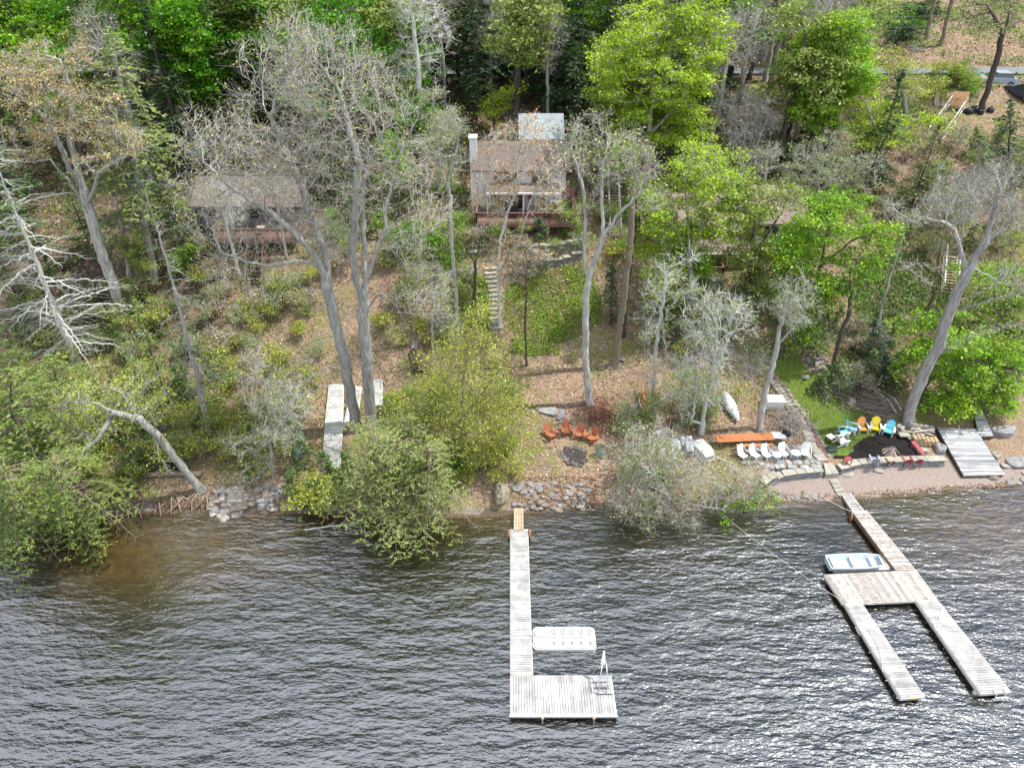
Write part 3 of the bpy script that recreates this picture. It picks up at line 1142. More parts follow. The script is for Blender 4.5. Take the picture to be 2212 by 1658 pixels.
mb.build('cradle', M_WHITE, js, local=True)
mb = MB()
mb.prism([(x, y, 0) for x, y in rrect(-W_ / 2 + .1, W_ / 2 - .25, -L_ / 2 + .05, -.04, .18)], .2, .29)
mb.build('cradle', M_WHITE, js, local=True)
M_SHADE = mat('moulded_grey', (.25, .245, .235), (.22, .215, .21), 4, .6, 0)
for k in range(5):
    x = -W_ / 2 + W_ * (.33 + .145 * k)
    mb = MB()
    ring = [(x + .09 * math.cos(a), L_ * .24 + .21 * math.sin(a), .335) for a in np.linspace(0, 2 * math.pi, 15)]
    mb.tube(ring, .04, 5)
    mb.build('roller_slot', M_SHADE, js, local=True)
    mb = MB()
    for e in (-.06, 0, .06):
        mb.box((x + e, -L_ * .25, .30), (.04, .22, .04))
    mb.build('roller', M_SHADE, js, local=True)
for sy in (-.55, .5):
    mb = MB()
    mb.box((-W_ / 2 - .06, sy * L_ / 2, .14), (.2, .22, .1))
    mb.tube([(-W_ / 2 - .04, sy * L_ / 2, .2), (-W_ / 2 + .25, sy * L_ / 2 + .05, .25)], .03, 6)
    mb.build('mooring_bracket', M_METAL, js, local=True)

# ------------------------------------------------------------------ the right-hand dock
rw = dock_piece('dock_walkway', 'weathered walkway of the dock with two fingers, leading out from the beach', 'dock',
                q4([(1935, 1231), (1979, 1230), (1872.5, 1101.5), (1840, 1103)], DZ), 0, M_PLANKD, M_BROWNW, 3, None, white=.06, amp=.22)
mb = MB()
a, b2 = at_z(1935, 1231, DZ - .1), at_z(1840, 1103, DZ - .1)
mb.bar(a + V3(-.06, 0, -.12), b2 + V3(-.06, 0, -.12), .05, .26)
mb.build('side_board', M_BROWNW, rw)
rp = dock_piece('dock_platform', 'square weathered platform with white boards joining the two dock fingers', 'dock',
                q4([(1821.5, 1301.6), (2025, 1293), (1979.5, 1230.5), (1781.5, 1240)], DZ), 1, M_PLANKD, M_TRIM, 4, None, white=.16, amp=.2)
rf1 = dock_piece('dock_finger', 'narrower dock finger on the inner side, with white boards and a yellow end plate', 'dock',
                 q4([(1946.5, 1506), (1998, 1503), (1863.5, 1303), (1826, 1304)], DZ), 0, M_PLANK, M_TRIM, 6, 'dock fingers', white=.1, amp=.22)
mb = MB()
a, b2 = at_z(1961, 1507, DZ - .12), at_z(1987, 1505.5, DZ - .12)
mb.bar(a + V3(0, -.05, 0), b2 + V3(0, -.05, 0), .03, .16)
mb.build('end_plate', mat('dull_yellow', (.50, .42, .18), (.44, .37, .16), 4, .7, 0), rf1)
rf2 = dock_piece('dock_finger', 'outer dock finger with a white end ladder, farthest out to the side', 'dock',
                 q4([(2118, 1496), (2184, 1492), (2026, 1295), (1980, 1296.5)], DZ), 0, M_PLANK, M_TRIM, 6, 'dock fingers', amp=.12)
mb = MB()
e0, e1 = at_z(2150, 1497.5, DZ), at_z(2172, 1496, DZ)
for p in (e0, e1):
    mb.tube([p + V3(0, .2, .02), p + V3(0, -.05, .12), p + V3(0, -.12, -.1), p + V3(0, -.14, -.75)], .025, 6)
for k in (.15, .4, .65):
    mb.bar(e0 + V3(0, -.14, -k), e1 + V3(0, -.14, -k), .06, .03)
mb.build('ladder', M_WHITE, rf2)
# ramp from the beach
r0, r1 = [gnd(1818.5, 1069.5), gnd(1835, 1067.5)], q4([(1866, 1101.5), (1843.5, 1103)], DZ + .04)
rr = thing('dock_ramp', 'slatted wooden ramp from the beach up onto the walkway of the dock', 'ramp', (r0[0] + r1[0]) / 2)
for p in r0: p[2] += .14
mb = MB()
A0, A1 = r0
B1, B0 = r1
for k in range(11):
    u0, u1 = (k + .02) / 11, (k + .72) / 11
    P4 = [A0 + (B0 - A0) * u0, A1 + (B1 - A1) * u0, A1 + (B1 - A1) * u1, A0 + (B0 - A0) * u1]
    mb.hexa([p - V3(0, 0, .03) for p in P4], P4, 0, rg.uniform(-.1, .1))
mb.build('slats', M_PLANK, rr)
for s_, e_ in ((A0, B0), (A1, B1)):
    mb = MB()
    mb.bar(s_ - V3(0, 0, .1), e_ - V3(0, 0, .1), .08, .16)
    mb.build('beam', M_TRIM, rr)
# tyre bumper, fenders
p = at_z(1838, 1116, .2)
tr = thing('tyre_bumper', 'brown tyre hung as a bumper on the side of the dock walkway', 'tyre', p)
mb = MB()
mb.tube([p + V3(.08 * math.cos(a), .25 * math.cos(a), .25 * math.sin(a)) for a in np.linspace(0, 2 * math.pi, 17)], .075, 8)
mb.build('tread', mat('brown_rubber', (.24, .12, .06), (.15, .08, .045), 8, .8, .2), tr, smooth=True)
mb = MB()
mb.tube([p + V3(.05, 0, .25), p + V3(.12, .02, .45)], .012, 5)
mb.build('rope', M_ROPE, tr)
def fender(px, py, lab, tilt):
    p = at_z(px, py, .18)
    o = thing('boat_fender', lab, 'fender', p, 0, 'white fenders on the dock fingers')
    d = V3(*tilt)
    d = d / np.linalg.norm(d)
    mb = MB()
    us = np.linspace(-1, 1, 9)
    mb.tube([p + d * .3 * u for u in us], [.03 + .10 * math.sqrt(max(0, 1 - u ** 4)) for u in us], 10)
    mb.build('body', M_WHITE, o, smooth=True)
    mb = MB()
    mb.tube([p + d * .3, p + d * .42 + V3(.1, .05, .14)], .014, 5)
    mb.build('line', M_ROPE, o)
fender(1855, 1361, 'white fender hanging on the inner dock finger near the platform', (-.2, .8, .3))
fender(2110, 1490, 'white fender hanging near the end of the outer dock finger', (.4, .3, .8))

def rope(name, label, pts, r=.018, mt=None, sag=0.0, cat='rope', n=14):
    pts = [np.array(p, float) for p in pts]
    P_ = []
    for a, b in zip(pts[:-1], pts[1:]):
        for k in range(n):
            u = k / n
            P_.append(a + (b - a) * u - V3(0, 0, sag * 4 * u * (1 - u)))
    P_.append(pts[-1])
    mb = MB()
    mb.tube(P_, r, 5)
    o = mb.build(name, mt or M_ROPE)
    return tag(o, label, cat)

rope('mooring_rope', 'long pale mooring rope from the shore shrubs across the water to the dock platform', [gnd(1505, 1094) + V3(0, 0, 1.2), at_z(1811, 1292, .45)], .012, sag=.35)
rope('mooring_rope', 'short pale mooring rope from the beach to the dock walkway', [gnd(1774, 1072) + V3(0, 0, .1), at_z(1838, 1104, .48)], .02, sag=.08)
rope('dock_line', 'white line hanging along the edge under the square platform', [at_z(1872, 1303, .45), at_z(1925, 1299, .3), at_z(1975, 1297, .45)], .02, M_ROPE, .12)
rope('dock_line', 'white line lying loose along the inner dock finger', [at_z(1876, 1360, DZ + .03), at_z(1898, 1398, DZ + .03), at_z(1903, 1420, DZ + .03), at_z(1908, 1452, DZ + .03)], .018, M_ROPE, -.0)
rope('dock_line', 'loose white line with a knot on the outer dock finger', [at_z(2016, 1345, DZ + .03), at_z(2022, 1362, DZ + .05), at_z(2026, 1348, DZ + .05), at_z(2034, 1310, DZ + .03)], .018, M_ROPE)
pp_ = [gnd(1876, 1047) + V3(0, 0, .0), ]
pb = at_z(1869, 1100, 0)
mpole = thing('mooring_pole', 'thin grey metal pole standing in the shallows beside the walkway', 'pole', pb)
mb = MB()
mb.tube([pb + V3(0, 0, -.6), pb + V3(.12, .1, 1.9)], .025, 8)
mb.build('shaft', M_METAL, mpole, smooth=True)
mb = MB()
mb.tube([pb + V3(.1, .08, 1.6), pb + V3(.12, .1, 1.98)], .036, 8)
mb.build('cap', M_WHITE, mpole, smooth=True)

# boat lift float and rowboat
fq = q4([(1803, 1233), (1934, 1229), (1908, 1196.5), (1792, 1199)], .22)
bl = thing('boat_float', 'low white float under the rowboat beside the square platform', 'float', sum(fq) / 4)
mb = MB()
mb.prism(fq, -.22, 0)
mb.build('pontoon', M_WHITE, bl)
mb = MB()
c_ = at_z(1919, 1213, .24)
mb.prism([c_ + V3(x, y, 0) for x, y in rrect(-.24, .24, -.5, .45, .12)], 0, .05)
mb.build('ramp_pad', M_WHITE, bl)
bb = [at_z(1784, 1197, .62), at_z(1899, 1196, .62), at_z(1905, 1225, .62), at_z(1795, 1229, .62)]
bx = (bb[1] + bb[2] - bb[0] - bb[3]) / 2
BL = np.linalg.norm(bx)
bx = bx / BL
bw_ = (np.linalg.norm(bb[3] - bb[0]) + np.linalg.norm(bb[2] - bb[1])) / 2
bc = sum(bb) / 4
brz = math.atan2(bx[1], bx[0])
def rowboat(name, label, cat, loc, rz, L, W, H, m_out, m_in, benches=3, flip=False, group=None):
    """open flat-bottomed boat, bow at +x, keel at z=0"""
    o = thing(name, label, cat, loc, rz, group)
    N = 14
    secs_o, secs_i = [], []
    for i in range(N + 1):
        u = i / N
        hw = W / 2 * (1 - .28 * max(0, (u - .55) / .45) ** 2.0 - .10 * (1 - u) ** 3)
        sheer = H * (1 + .14 * u ** 2)
        keel = .02 + H * .35 * max(0, (u - .7) / .3) ** 2
        x = (u - .5) * L
        fl = .80
        so_ = [(x, -hw, sheer), (x, -hw * fl, keel), (x, hw * fl, keel), (x, hw, sheer)]
        th = .045
        si_ = [(x, -hw + th, sheer), (x, -hw * fl + th, keel + .05), (x, hw * fl - th, keel + .05), (x, hw - th, sheer)]
        secs_o.append(so_)
        secs_i.append(si_)
    def shell(secs, mb, m, inner):
        n0 = []
        for s in secs:
            n0 += s
        fs = []
        for i in range(N):
            for k in range(3):
                f = (i * 4 + k, i * 4 + k + 1, (i + 1) * 4 + k + 1, (i + 1) * 4 + k)
                fs.append(f if not inner else f[::-1])
        fs.append((0, 1, 2, 3) if not inner else (3, 2, 1, 0))
        e = N * 4
        fs.append((e + 3, e + 2, e + 1, e) if not inner else (e, e + 1, e + 2, e + 3))
        mb.add(n0, fs, m)
    def fx_(mb):
        if flip:
            mb.v = [(x, -y, H * 1.14 - z) for x, y, z in mb.v]
        return mb
    mb = MB()
    shell(secs_o, mb, 0, False)
    shell(secs_i, mb, 1, True)
    fx_(mb).build('hull', [m_out, m_in], o, local=True)
    mb = MB()
    for sgn in (0, 3):
        mb.tube([(s[sgn][0], s[sgn][1], s[sgn][2] + .01) for s in secs_o], .04, 6)
    for s in (secs_o[0], secs_o[-1]):
        mb.tube([(s[0][0], s[0][1], s[0][2] + .01), (s[3][0], s[3][1], s[3][2] + .01)], .04, 6)
    fx_(mb).build('gunwale', m_out, o, local=True)
    for k in range(benches):
        u = (.12, .5, .86)[k]
        mb = MB()
        hw = W / 2 * .86
        mb.box(((u - .5) * L, 0, H * .72), (.32, hw * 2, .05))
        mb.box(((u - .5) * L, 0, H * .38), (.26, hw * 1.7, H * .62))
        fx_(mb).build('bench', m_in, o, local=True)
    return o
rowboat('rowboat', 'pale white open rowboat with three benches on its float beside the dock', 'boat', (bc[0], bc[1], .22), brz, BL, bw_, .40, M_WHITEB, M_WHITEB)

# ------------------------------------------------------------------ boats stored on land
def spindle(name, label, cat, p, q, W, H, mt, deckm=None, cockpit=False, roll=0.0, group=None, mt2=None):
    """kayak or upturned canoe between p and q"""
    p, q = np.array(p, float), np.array(q, float)
    o = thing(name, label, cat, (p + q) / 2, 0, group)
    ax = (q - p)
    L = np.linalg.norm(ax)
    ax = ax / L
    sd = unit(np.cross(ax, (0, 0, 1.)))
    up = np.cross(sd, ax)
    sd, up = sd * math.cos(roll) + up * math.sin(roll), up * math.cos(roll) - sd * math.sin(roll)
    N, K = 20, 12
    vs, fs = [], []
    for i in range(N + 1):
        u = -1 + 2 * i / N
        w_ = W / 2 * max(.02, 1 - abs(u) ** 2.2)
        h_ = H * max(.10, 1 - .55 * abs(u) ** 3) * (.5 if False else 1)
        lift = .10 * abs(u) ** 3
        for k in range(K):
            a = 2 * math.pi * k / K
            y = math.cos(a) * w_
            z = math.sin(a) * (h_ * (.9 if math.sin(a) > 0 else .25)) * max(.05, 1 - abs(u) ** 4)
            vs.append((p + q) / 2 + ax * (u * L / 2) + sd * y + up * (z + H * .25 + lift))
    for i in range(N):
        for k in range(K):
            fs.append((i * K + k, i * K + (k + 1) % K, (i + 1) * K + (k + 1) % K, (i + 1) * K + k))
    mb = MB()
    mb.add(vs, fs + [tuple(range(K - 1, -1, -1)), tuple(range(N * K, N * K + K))])
    mb.build('hull', mt, o, smooth=True)
    mb = MB()
    for s_ in (-1, 1):
        mb.tube([(p + q) / 2 + ax * (u * L / 2) + sd * s_ * W / 2 * max(.02, 1 - abs(u) ** 2.2) * 1.02 + up * (H * .25 + .10 * abs(u) ** 3) for u in np.linspace(-1, 1, 17)], .022, 5)
    mb.build('gunwale', mt2 or M_DULLW, o)
    if cockpit:
        mb = MB()
        c = (p + q) / 2 + up * (H * 1.13)
        mb.tube([c + ax * .42 * math.cos(a) + sd * .2 * math.sin(a) for a in np.linspace(0, 2 * math.pi, 17)], .03, 6)
        mb.build('cockpit_rim', M_BLACK, o)
    else:
        mb = MB()
        mb.tube([(p + q) / 2 + ax * (u * L / 2) + up * (H * .25 + H * .9 * max(.10, 1 - .55 * abs(u) ** 3) * max(.05, 1 - abs(u) ** 4) + .10 * abs(u) ** 3 + .012) for u in np.linspace(-.93, .93, 15)], .02, 5)
        mb.build('keel', mt2 or M_DULLW, o)
    return o
k0, k1 = gnd(1385, 848), gnd(1388, 893)
spindle('kayak', 'red kayak leaning beside the clump of pale trunks', 'kayak', k0 + V3(0, 0, .3), k1 + V3(0, 0, .2), .62, .4, M_KAYAK, cockpit=True, roll=.35)
k0, k1 = gnd(1561, 851), gnd(1593, 915)
spindle('canoe', 'long grey white canoe lying upturned among the trees above the picnic table', 'canoe', k0 + V3(0, 0, .25), k1 + V3(0, 0, .15), .85, .38, M_CANOE)
k0, k1 = gnd(651, 935), gnd(643, 1003)
spindle('canoe', 'blue green canoe lying upturned beside the stored dock sections', 'canoe', k0 + V3(0, 0, .2), k1 + V3(0, 0, .15), .85, .4, M_CANOEG, mt2=M_CANOEG)
mb = MB()
a, b2 = gnd(1395, 859), gnd(1395, 900)
mb.bar(a + V3(0, 0, .25), b2 + V3(0, 0, .12), .22, .06)
tag(mb.build('plank', M_CEDAR), 'orange brown plank lying beside the red kayak', 'plank')
def hullrow(lab, a, b, W, H, mt=M_DULLW):
    a, b = gnd(*a), gnd(*b)
    ax = b - a
    L = np.linalg.norm(ax[:2])
    rowboat('upturned_boat', lab, 'boat', tuple((a + b) / 2 + V3(0, 0, .02)), math.atan2(ax[1], ax[0]), L, W, H, mt, mt, 0, True, 'upturned boats by the shore')
hullrow('larger dull white upturned boat at the far end of its row under the shrub', (1428, 938), (1458, 985), 1.5, .6)
hullrow('narrow white upturned boat between the two larger ones under the shore shrub', (1468, 945), (1480, 968), .7, .4)
hullrow('small bluish white upturned boat pointing at the shore, near the patio', (1484, 950), (1490, 984), .7, .45, M_CANOE)
hullrow('broad white upturned boat nearest to the patio chairs', (1503, 960), (1532, 996), 1.25, .5)

# ------------------------------------------------------------------ dock sections stored on the bank
def stored(lab, pp, lift):
    q = gpoly(pp)
    for p in q: p[2] += lift
    root = thing('stored_dock_section', lab, 'dock', sum(q) / 4, 0, 'dock sections stored on the bank')
    mb = MB()
    deck_boards(mb, q, 0, .15, .05, .12)
    mb.build('decking', mat('bleached_plank', (.47, .47, .455), (.30, .305, .285), 1.3, .8, .2), root)
    mb = MB()
    frame_skirt(mb, q, .16, .08)
    mb.build('frame', M_TRIM, root)
stored('long bleached dock section lying lowest on the bank, nearest the lake', [(698, 1022), (735, 1019), (741, 925), (704, 928)], .35)
stored('long bleached dock section lying behind the lowest one on the bank', [(704, 925), (741, 922), (743, 838), (713, 838)], .4)
stored('bleached dock section lying between the two big grey trunks', [(744, 922), (772, 918), (781, 841), (761, 840)], .3)
stored('short bleached dock section behind the second big grey trunk', [(806, 880), (826, 880), (826, 826), (810, 826)], .3)

# ------------------------------------------------------------------ grey deck ramp on the right beach
q = [gnd(2077, 1030), gnd(2165, 1028), gnd(2103, 935), gnd(2020, 932)]
for p in q[:2]: p[2] += .30
for p in q[2:]: p[2] += .42
dr = thing('beach_deck', 'large silvery wooden deck ramp lying on the bank beside the beach', 'deck', sum(q) / 4)
mb = MB()
deck_boards(mb, q, 0, .24, .06, .30)
mb.build('decking', M_SILVER, dr)
mb = MB()
frame_skirt(mb, q, .30, .09)
mb.build('frame', M_DARKW, dr)
mb = MB()
mb.bar(q[0] + V3(0, -.07, -.02), q[1] + V3(0, -.07, -.02), .10, .16)
mb.build('front_beam', M_TRIM, dr)
q = [gnd(2111, 950), gnd(2142, 949), gnd(2112, 878), gnd(2096, 878)]
for p in q: p[2] += .35
dr2 = thing('boardwalk', 'narrow silvery boardwalk climbing from the beach deck up the bank', 'boardwalk', sum(q) / 4)
mb = MB()
deck_boards(mb, q, 0, .24, .06, .28)
mb.build('decking', M_SILVER, dr2)
mb = MB()
frame_skirt(mb, q, .2, .08)
mb.build('frame', M_DARKW, dr2)
# ------------------------------------------------------------------ chairs
def adirondack(name, label, loc, face, body, frame, group):
    """seat faces local -y; face = world angle of the looking direction"""
    o = thing(name, label, 'chair', loc, face + math.pi / 2, group)
    mb = MB()
    for k in range(5):
        y0 = -.30 + k * .115
        z0 = .37 - k * .028
        mb.bar((-.27, y0, z0), (.27, y0, z0), .105, .025, 0, (-.06, .05)[k % 2])
    mb.bar((-.27, -.355, .345), (.27, -.355, .345), .02, .09)
    mb.build('seat', body, o, local=True)
    mb = MB()
    for k in range(7):
        x = (k - 3)
        top = .98 - .018 * x * x
        mb.bar((x * .068, .22, .25), (x * .088, .22 + (top - .25) * .42, top), .076, .022, 0, (-.06, .05)[k % 2], up=(0, -1, .4))
    mb.build('backrest', body, o, local=True)
    for s in (-1, 1):
        mb = MB()
        mb.prism([(s * .27, -.42, .56), (s * .42, -.42, .56), (s * .44, -.2, .56), (s * .38, .30, .56), (s * .28, .30, .56)][::s], -.012, .014)
        mb.build('armrest', frame, o, local=True)
        mb = MB()
        mb.bar((s * .32, -.33, 0), (s * .32, -.33, .55), .05, .13, up=(0, 1, 0))
        mb.build('leg', frame, o, local=True)
        mb = MB()
        mb.bar((s * .29, -.36, .31), (s * .29, .48, .03), .035, .12)
        mb.build('leg', frame, o, local=True)
    mb = MB()
    mb.bar((-.3, .36, .55), (.3, .36, .55), .07, .03)
    mb.build('crossbar', frame, o, local=True)
    return o

def face_to(p, px, py):
    q = gnd(px, py)
    return math.atan2(q[1] - p[1], q[0] - p[0])

FP = gnd(1240, 984)
for px, py, lab in ((1189, 944, 'terracotta lawn chair at the outer left of four around the stone fire ring'),
                    (1223, 936, 'terracotta lawn chair nearest the flat grey stones, facing the fire ring head on'),
                    (1252, 943, 'terracotta lawn chair between the head-on one and the tilted end one'),
                    (1279, 951, 'terracotta lawn chair at the leaf pile end of the fire ring group')):
    p = gnd(px, py)
    adirondack('garden_chair', lab, p, face_to(p, 1240, 990), M_CHAIRB, M_CHAIRB, 'terracotta chairs around the fire ring')
for px, py, fx_, fy_, mt, lab in ((1818, 940, 1905, 945, M_CYAN, 'cyan garden chair with white frame, beside the all white chair, seen from its side'),
                              (1837, 931, 1905, 955, M_CYAN, 'cyan garden chair with white frame, next to the orange chair'),
                              (1860, 930, 1885, 975, M_ORANGE, 'orange garden chair with white frame on the lawn'),
                              (1888, 929, 1895, 985, M_YELLOW, 'yellow garden chair with white frame on the lawn'),
                              (1917, 936, 1900, 985, M_CYAN, 'cyan garden chair with white frame, to the right of the yellow chair'),
                              (1815, 959, 1860, 950, M_WHITE, 'all white garden chair beside the little side table')):
    p = gnd(px, py)
    adirondack('garden_chair', lab, p, face_to(p, fx_, fy_), mt, M_WHITE, 'bright chairs around the black mulch bed')
for px, py, mt, lab in ((1886, 1000, M_BLUEG, 'blue grey low chair seen from behind on the stone wall edge'),
                    (1956, 1001, M_RED, 'red low chair seen from behind, nearer the little tan table'),
                    (1977, 1001, M_RED, 'red low chair seen from behind, nearer the red plank bench')):
    p = gnd(px, py)
    c = adirondack('low_chair', lab, p, face_to(p, px - 12, 960), mt, mt, 'low chairs along the beach wall')
    c.scale = (.85, .85, .85)

def small_table(name, label, loc, rz, w, d, h, top, leg):
    o = thing(name, label, 'table', loc, rz)
    mb = MB()
    n = 4
    for k in range(n):
        mb.box((0, -d / 2 + d * (k + .5) / n, h), (w, d / n * .94, .03), t=(-.06, .06)[k % 2])
    mb.build('tabletop', top, o, local=True)
    for sx in (-1, 1):
        for sy in (-1, 1):
            mb = MB()
            mb.bar((sx * (w / 2 - .05), sy * (d / 2 - .05), 0), (sx * (w / 2 - .05), sy * (d / 2 - .05), h - .015), .05, .05)
            mb.build('leg', leg, o, local=True)
    return o
small_table('side_table', 'small pale side table with dark legs beside the white chair', gnd(1791, 953), .5, .55, .5, .5, M_TRIM, M_BLACK)
small_table('side_table', 'small red side table on the wall coping', gnd(1829, 1001), .1, .48, .42, .48, M_RED, M_RED)
small_table('side_table', 'small tan side table on the wall near the stick pile', gnd(1919, 1001), .15, .52, .48, .46, M_TANW, M_BLACK)
p = gnd(1795, 974)
o = thing('cooler_box', 'small dark open box on the lawn below the white chair', 'box', p, .1)
mb = MB()
mb.box((0, 0, .16), (.72, .4, .26))
mb.build('body', M_GREENM, o, local=True)
mb = MB()
mb.box((0, .05, .31), (.76, .36, .03))
mb.build('lid', M_BLACK, o, local=True)
for sx in (-.28, .28):
    mb = MB()
    mb.bar((sx, -.12, 0), (sx, -.12, .04), .06, .06)
    mb.build('foot', M_BLACK, o, local=True)
# red plank bench
a, b2 = gnd(1967, 962), gnd(1991, 990)
o = thing('plank_bench', 'long red plank bench at the edge of the mulch bed', 'bench', (a + b2) / 2)
mb = MB()
mb.bar(a + V3(0, 0, .42), b2 + V3(0, 0, .42), .34, .05)
mb.build('seat', M_RED, o)
for u in (.12, .88):
    mb = MB()
    p = a + (b2 - a) * u
    mb.box(p + V3(0, 0, .2), (.3, .06, .42), rz=.5)
    mb.build('leg', M_RED, o)

# white sling chairs, round tables on the patio
def patio_chair(label, loc, face, group):
    o = thing('patio_chair', label, 'chair', loc, face + math.pi / 2, group)
    mb = MB()
    q = [(-.27, -.28, .42), (.27, -.28, .42), (.27, .22, .36), (-.27, .22, .36)]
    mb.hexa([(x, y, z - .03) for x, y, z in q], q)
    mb.build('seat', M_WHITE, o, local=True)
    mb = MB()
    q = [(-.27, .20, .36), (.27, .20, .36), (.25, .48, 1.0), (-.25, .48, 1.0)]
    mb.hexa([(x, y + .04, z) for x, y, z in q][::-1], q[::-1])
    mb.build('backrest', M_WHITE, o, local=True)
    for s in (-1, 1):
        mb = MB()
        mb.tube([(s * .31, .44, .9), (s * .33, .25, .64), (s * .34, -.1, .64), (s * .34, -.36, .58), (s * .33, -.42, .3), (s * .32, -.36, .03), (s * .32, 0, .015), (s * .31, .36, .03)], .024, 6)
        mb.build('frame', M_WHITE, o, local=True, smooth=True)
    return o
for px, py, a_, lab in ((1603, 991, -60, 'white patio chair half hidden behind the shrub, at the far end of the row'),
                    (1629, 990, -55, 'white patio chair second in the row, before the middle of the long bench'),
                    (1654, 990, -65, 'white patio chair beside the first round table, at the end of the bench'),
                    (1691, 987, -70, 'white patio chair between the two round side tables'),
                    (1737, 987, -110, 'white patio chair nearest the paved path')):
    patio_chair(lab, gnd(px, py), R(a_), 'white patio chairs in a row')
for px, py, lab in ((1675, 993, 'round white side table before the third and fourth patio chairs'), (1716, 989, 'round white side table nearest the paved path')):
    p = gnd(px, py)
    o = thing('round_table', lab, 'table', p, 0, 'round white patio tables')
    mb = MB()
    mb.disc((0, 0, .5), .33, .03, 20)
    mb.build('tabletop', M_WHITE, o, local=True)
    for k in range(3):
        mb = MB()
        a = 2.1 * k
        mb.tube([(.08 * math.cos(a), .08 * math.sin(a), .5), (.26 * math.cos(a), .26 * math.sin(a), 0)], .02, 6)
        mb.build('leg', M_WHITE, o, local=True)
# long cedar table and bench
a, b2 = gnd(1545, 968), gnd(1667, 962)
o = thing('picnic_table', 'long orange cedar picnic table top on the patio', 'table', (a + b2) / 2)
mb = MB()
for k in range(4):
    mb.bar(a + V3(0, k * .2 - .1, .74), b2 + V3(0, k * .2 - .1, .74), .19, .045, 0, rg.uniform(-.12, .12))
mb.build('tabletop', M_CEDAR, o)
for u in (.1, .5, .9):
    mb = MB()
    p = a + (b2 - a) * u
    mb.bar(p + V3(0, -.1, 0), p + V3(0, .1, .72), .09, .06)
    mb.bar(p + V3(0, .5, 0), p + V3(0, .3, .72), .09, .06)
    mb.build('leg', M_BROWNW, o)
a, b2 = gnd(1589, 974), gnd(1669, 971)
o = thing('bench', 'orange cedar bench in front of the picnic table', 'bench', (a + b2) / 2)
mb = MB()
for k in range(2):
    mb.bar(a + V3(0, k * .15, .44), b2 + V3(0, k * .15, .44), .14, .045, 0, rg.uniform(-.12, .12))
mb.build('seat', M_CEDAR, o)
for u in (.12, .88):
    mb = MB()
    p = a + (b2 - a) * u
    mb.bar(p + V3(0, .07, 0), p + V3(0, .07, .42), .1, .2)
    mb.build('leg', M_BROWNW, o)
p = gnd(1677, 956)
o = thing('folding_table', 'grey square folding table at the end of the picnic table', 'table', p, -.12)
mb = MB()
mb.prism([(x, y, 0) for x, y in rrect(-.5, .5, -.36, .36, .08)], .70, .74)
mb.build('tabletop', mat('table_grey', (.45, .46, .48), (.40, .41, .43), 3, .5, 0), o, local=True)
for sx in (-1, 1):
    for sy in (-1, 1):
        mb = MB()
        mb.tube([(sx * .42, sy * .28, .7), (sx * .46, sy * .32, 0)], .02, 6)
        mb.build('leg', M_METAL, o, local=True)
p = gnd(1694, 952)
o = thing('grill', 'dark grill beside the folding table', 'grill', p, -.6)
mb = MB()
mb.tube([(-.3, 0, .75), (.3, 0, .75)], .2, 12)
mb.build('lid', M_BLACK, o, local=True, smooth=True)
for sx in (-.25, .25):
    mb = MB()
    mb.bar((sx, -.15, 0), (sx, -.05, .65), .04, .04)
    mb.bar((sx, .15, 0), (sx, .05, .65), .04, .04)
    mb.build('leg', M_METAL, o, local=True)
mb = MB()
mb.box((0, -.26, .62), (.7, .16, .03))
mb.build('shelf', M_METAL, o, local=True)
# white covered box
q = gpoly([(1643, 888), (1690, 884), (1690, 868), (1648, 868)])
c = sum(q) / 4
o = thing('storage_bench', 'white box with a clean lid beside the leaning grey trunk', 'box', c, .0)
mb = MB()
mb.box((0, 0, .35), (1.45, .85, .7))
mb.build('body', M_WHITE, o, local=True)
mb = MB()
mb.box((0, 0, .735), (1.55, .95, .07))
mb.build('lid', M_WHITE, o, local=True)

# green metal lawn chair by the fire ring
p = gnd(1297, 988)
o = thing('metal_chair', 'dark green mesh metal chair beside the fire ring', 'chair', p, R(-60) + math.pi / 2)
mb = MB()
for k in range(6):
    mb.bar((-.25 + k * .1, -.25, .42), (-.25 + k * .1, .25, .40), .05, .02)
for k in range(4):
    mb.bar((-.27, -.25 + k * .16, .415), (.27, -.25 + k * .16, .405), .03, .02)
mb.build('seat', M_GREENM, o, local=True)
mb = MB()
for k in range(6):
    mb.bar((-.25 + k * .1, .25, .42), (-.25 + k * .1, .42, .95), .05, .02, up=(0, -1, 0))
for k in range(4):
    mb.bar((-.27, .28 + k * .045, .5 + k * .145), (.27, .28 + k * .045, .5 + k * .145), .02, .03)
mb.build('backrest', M_GREENM, o, local=True)
for sx in (-1, 1):
    mb = MB()
    mb.tube([(sx * .3, .34, .68), (sx * .3, -.3, .66), (sx * .3, -.34, 0)], .02, 6)
    mb.tube([(sx * .28, .25, .42), (sx * .3, .36, 0)], .02, 6)
    mb.build('leg', M_GREENM, o, local=True)

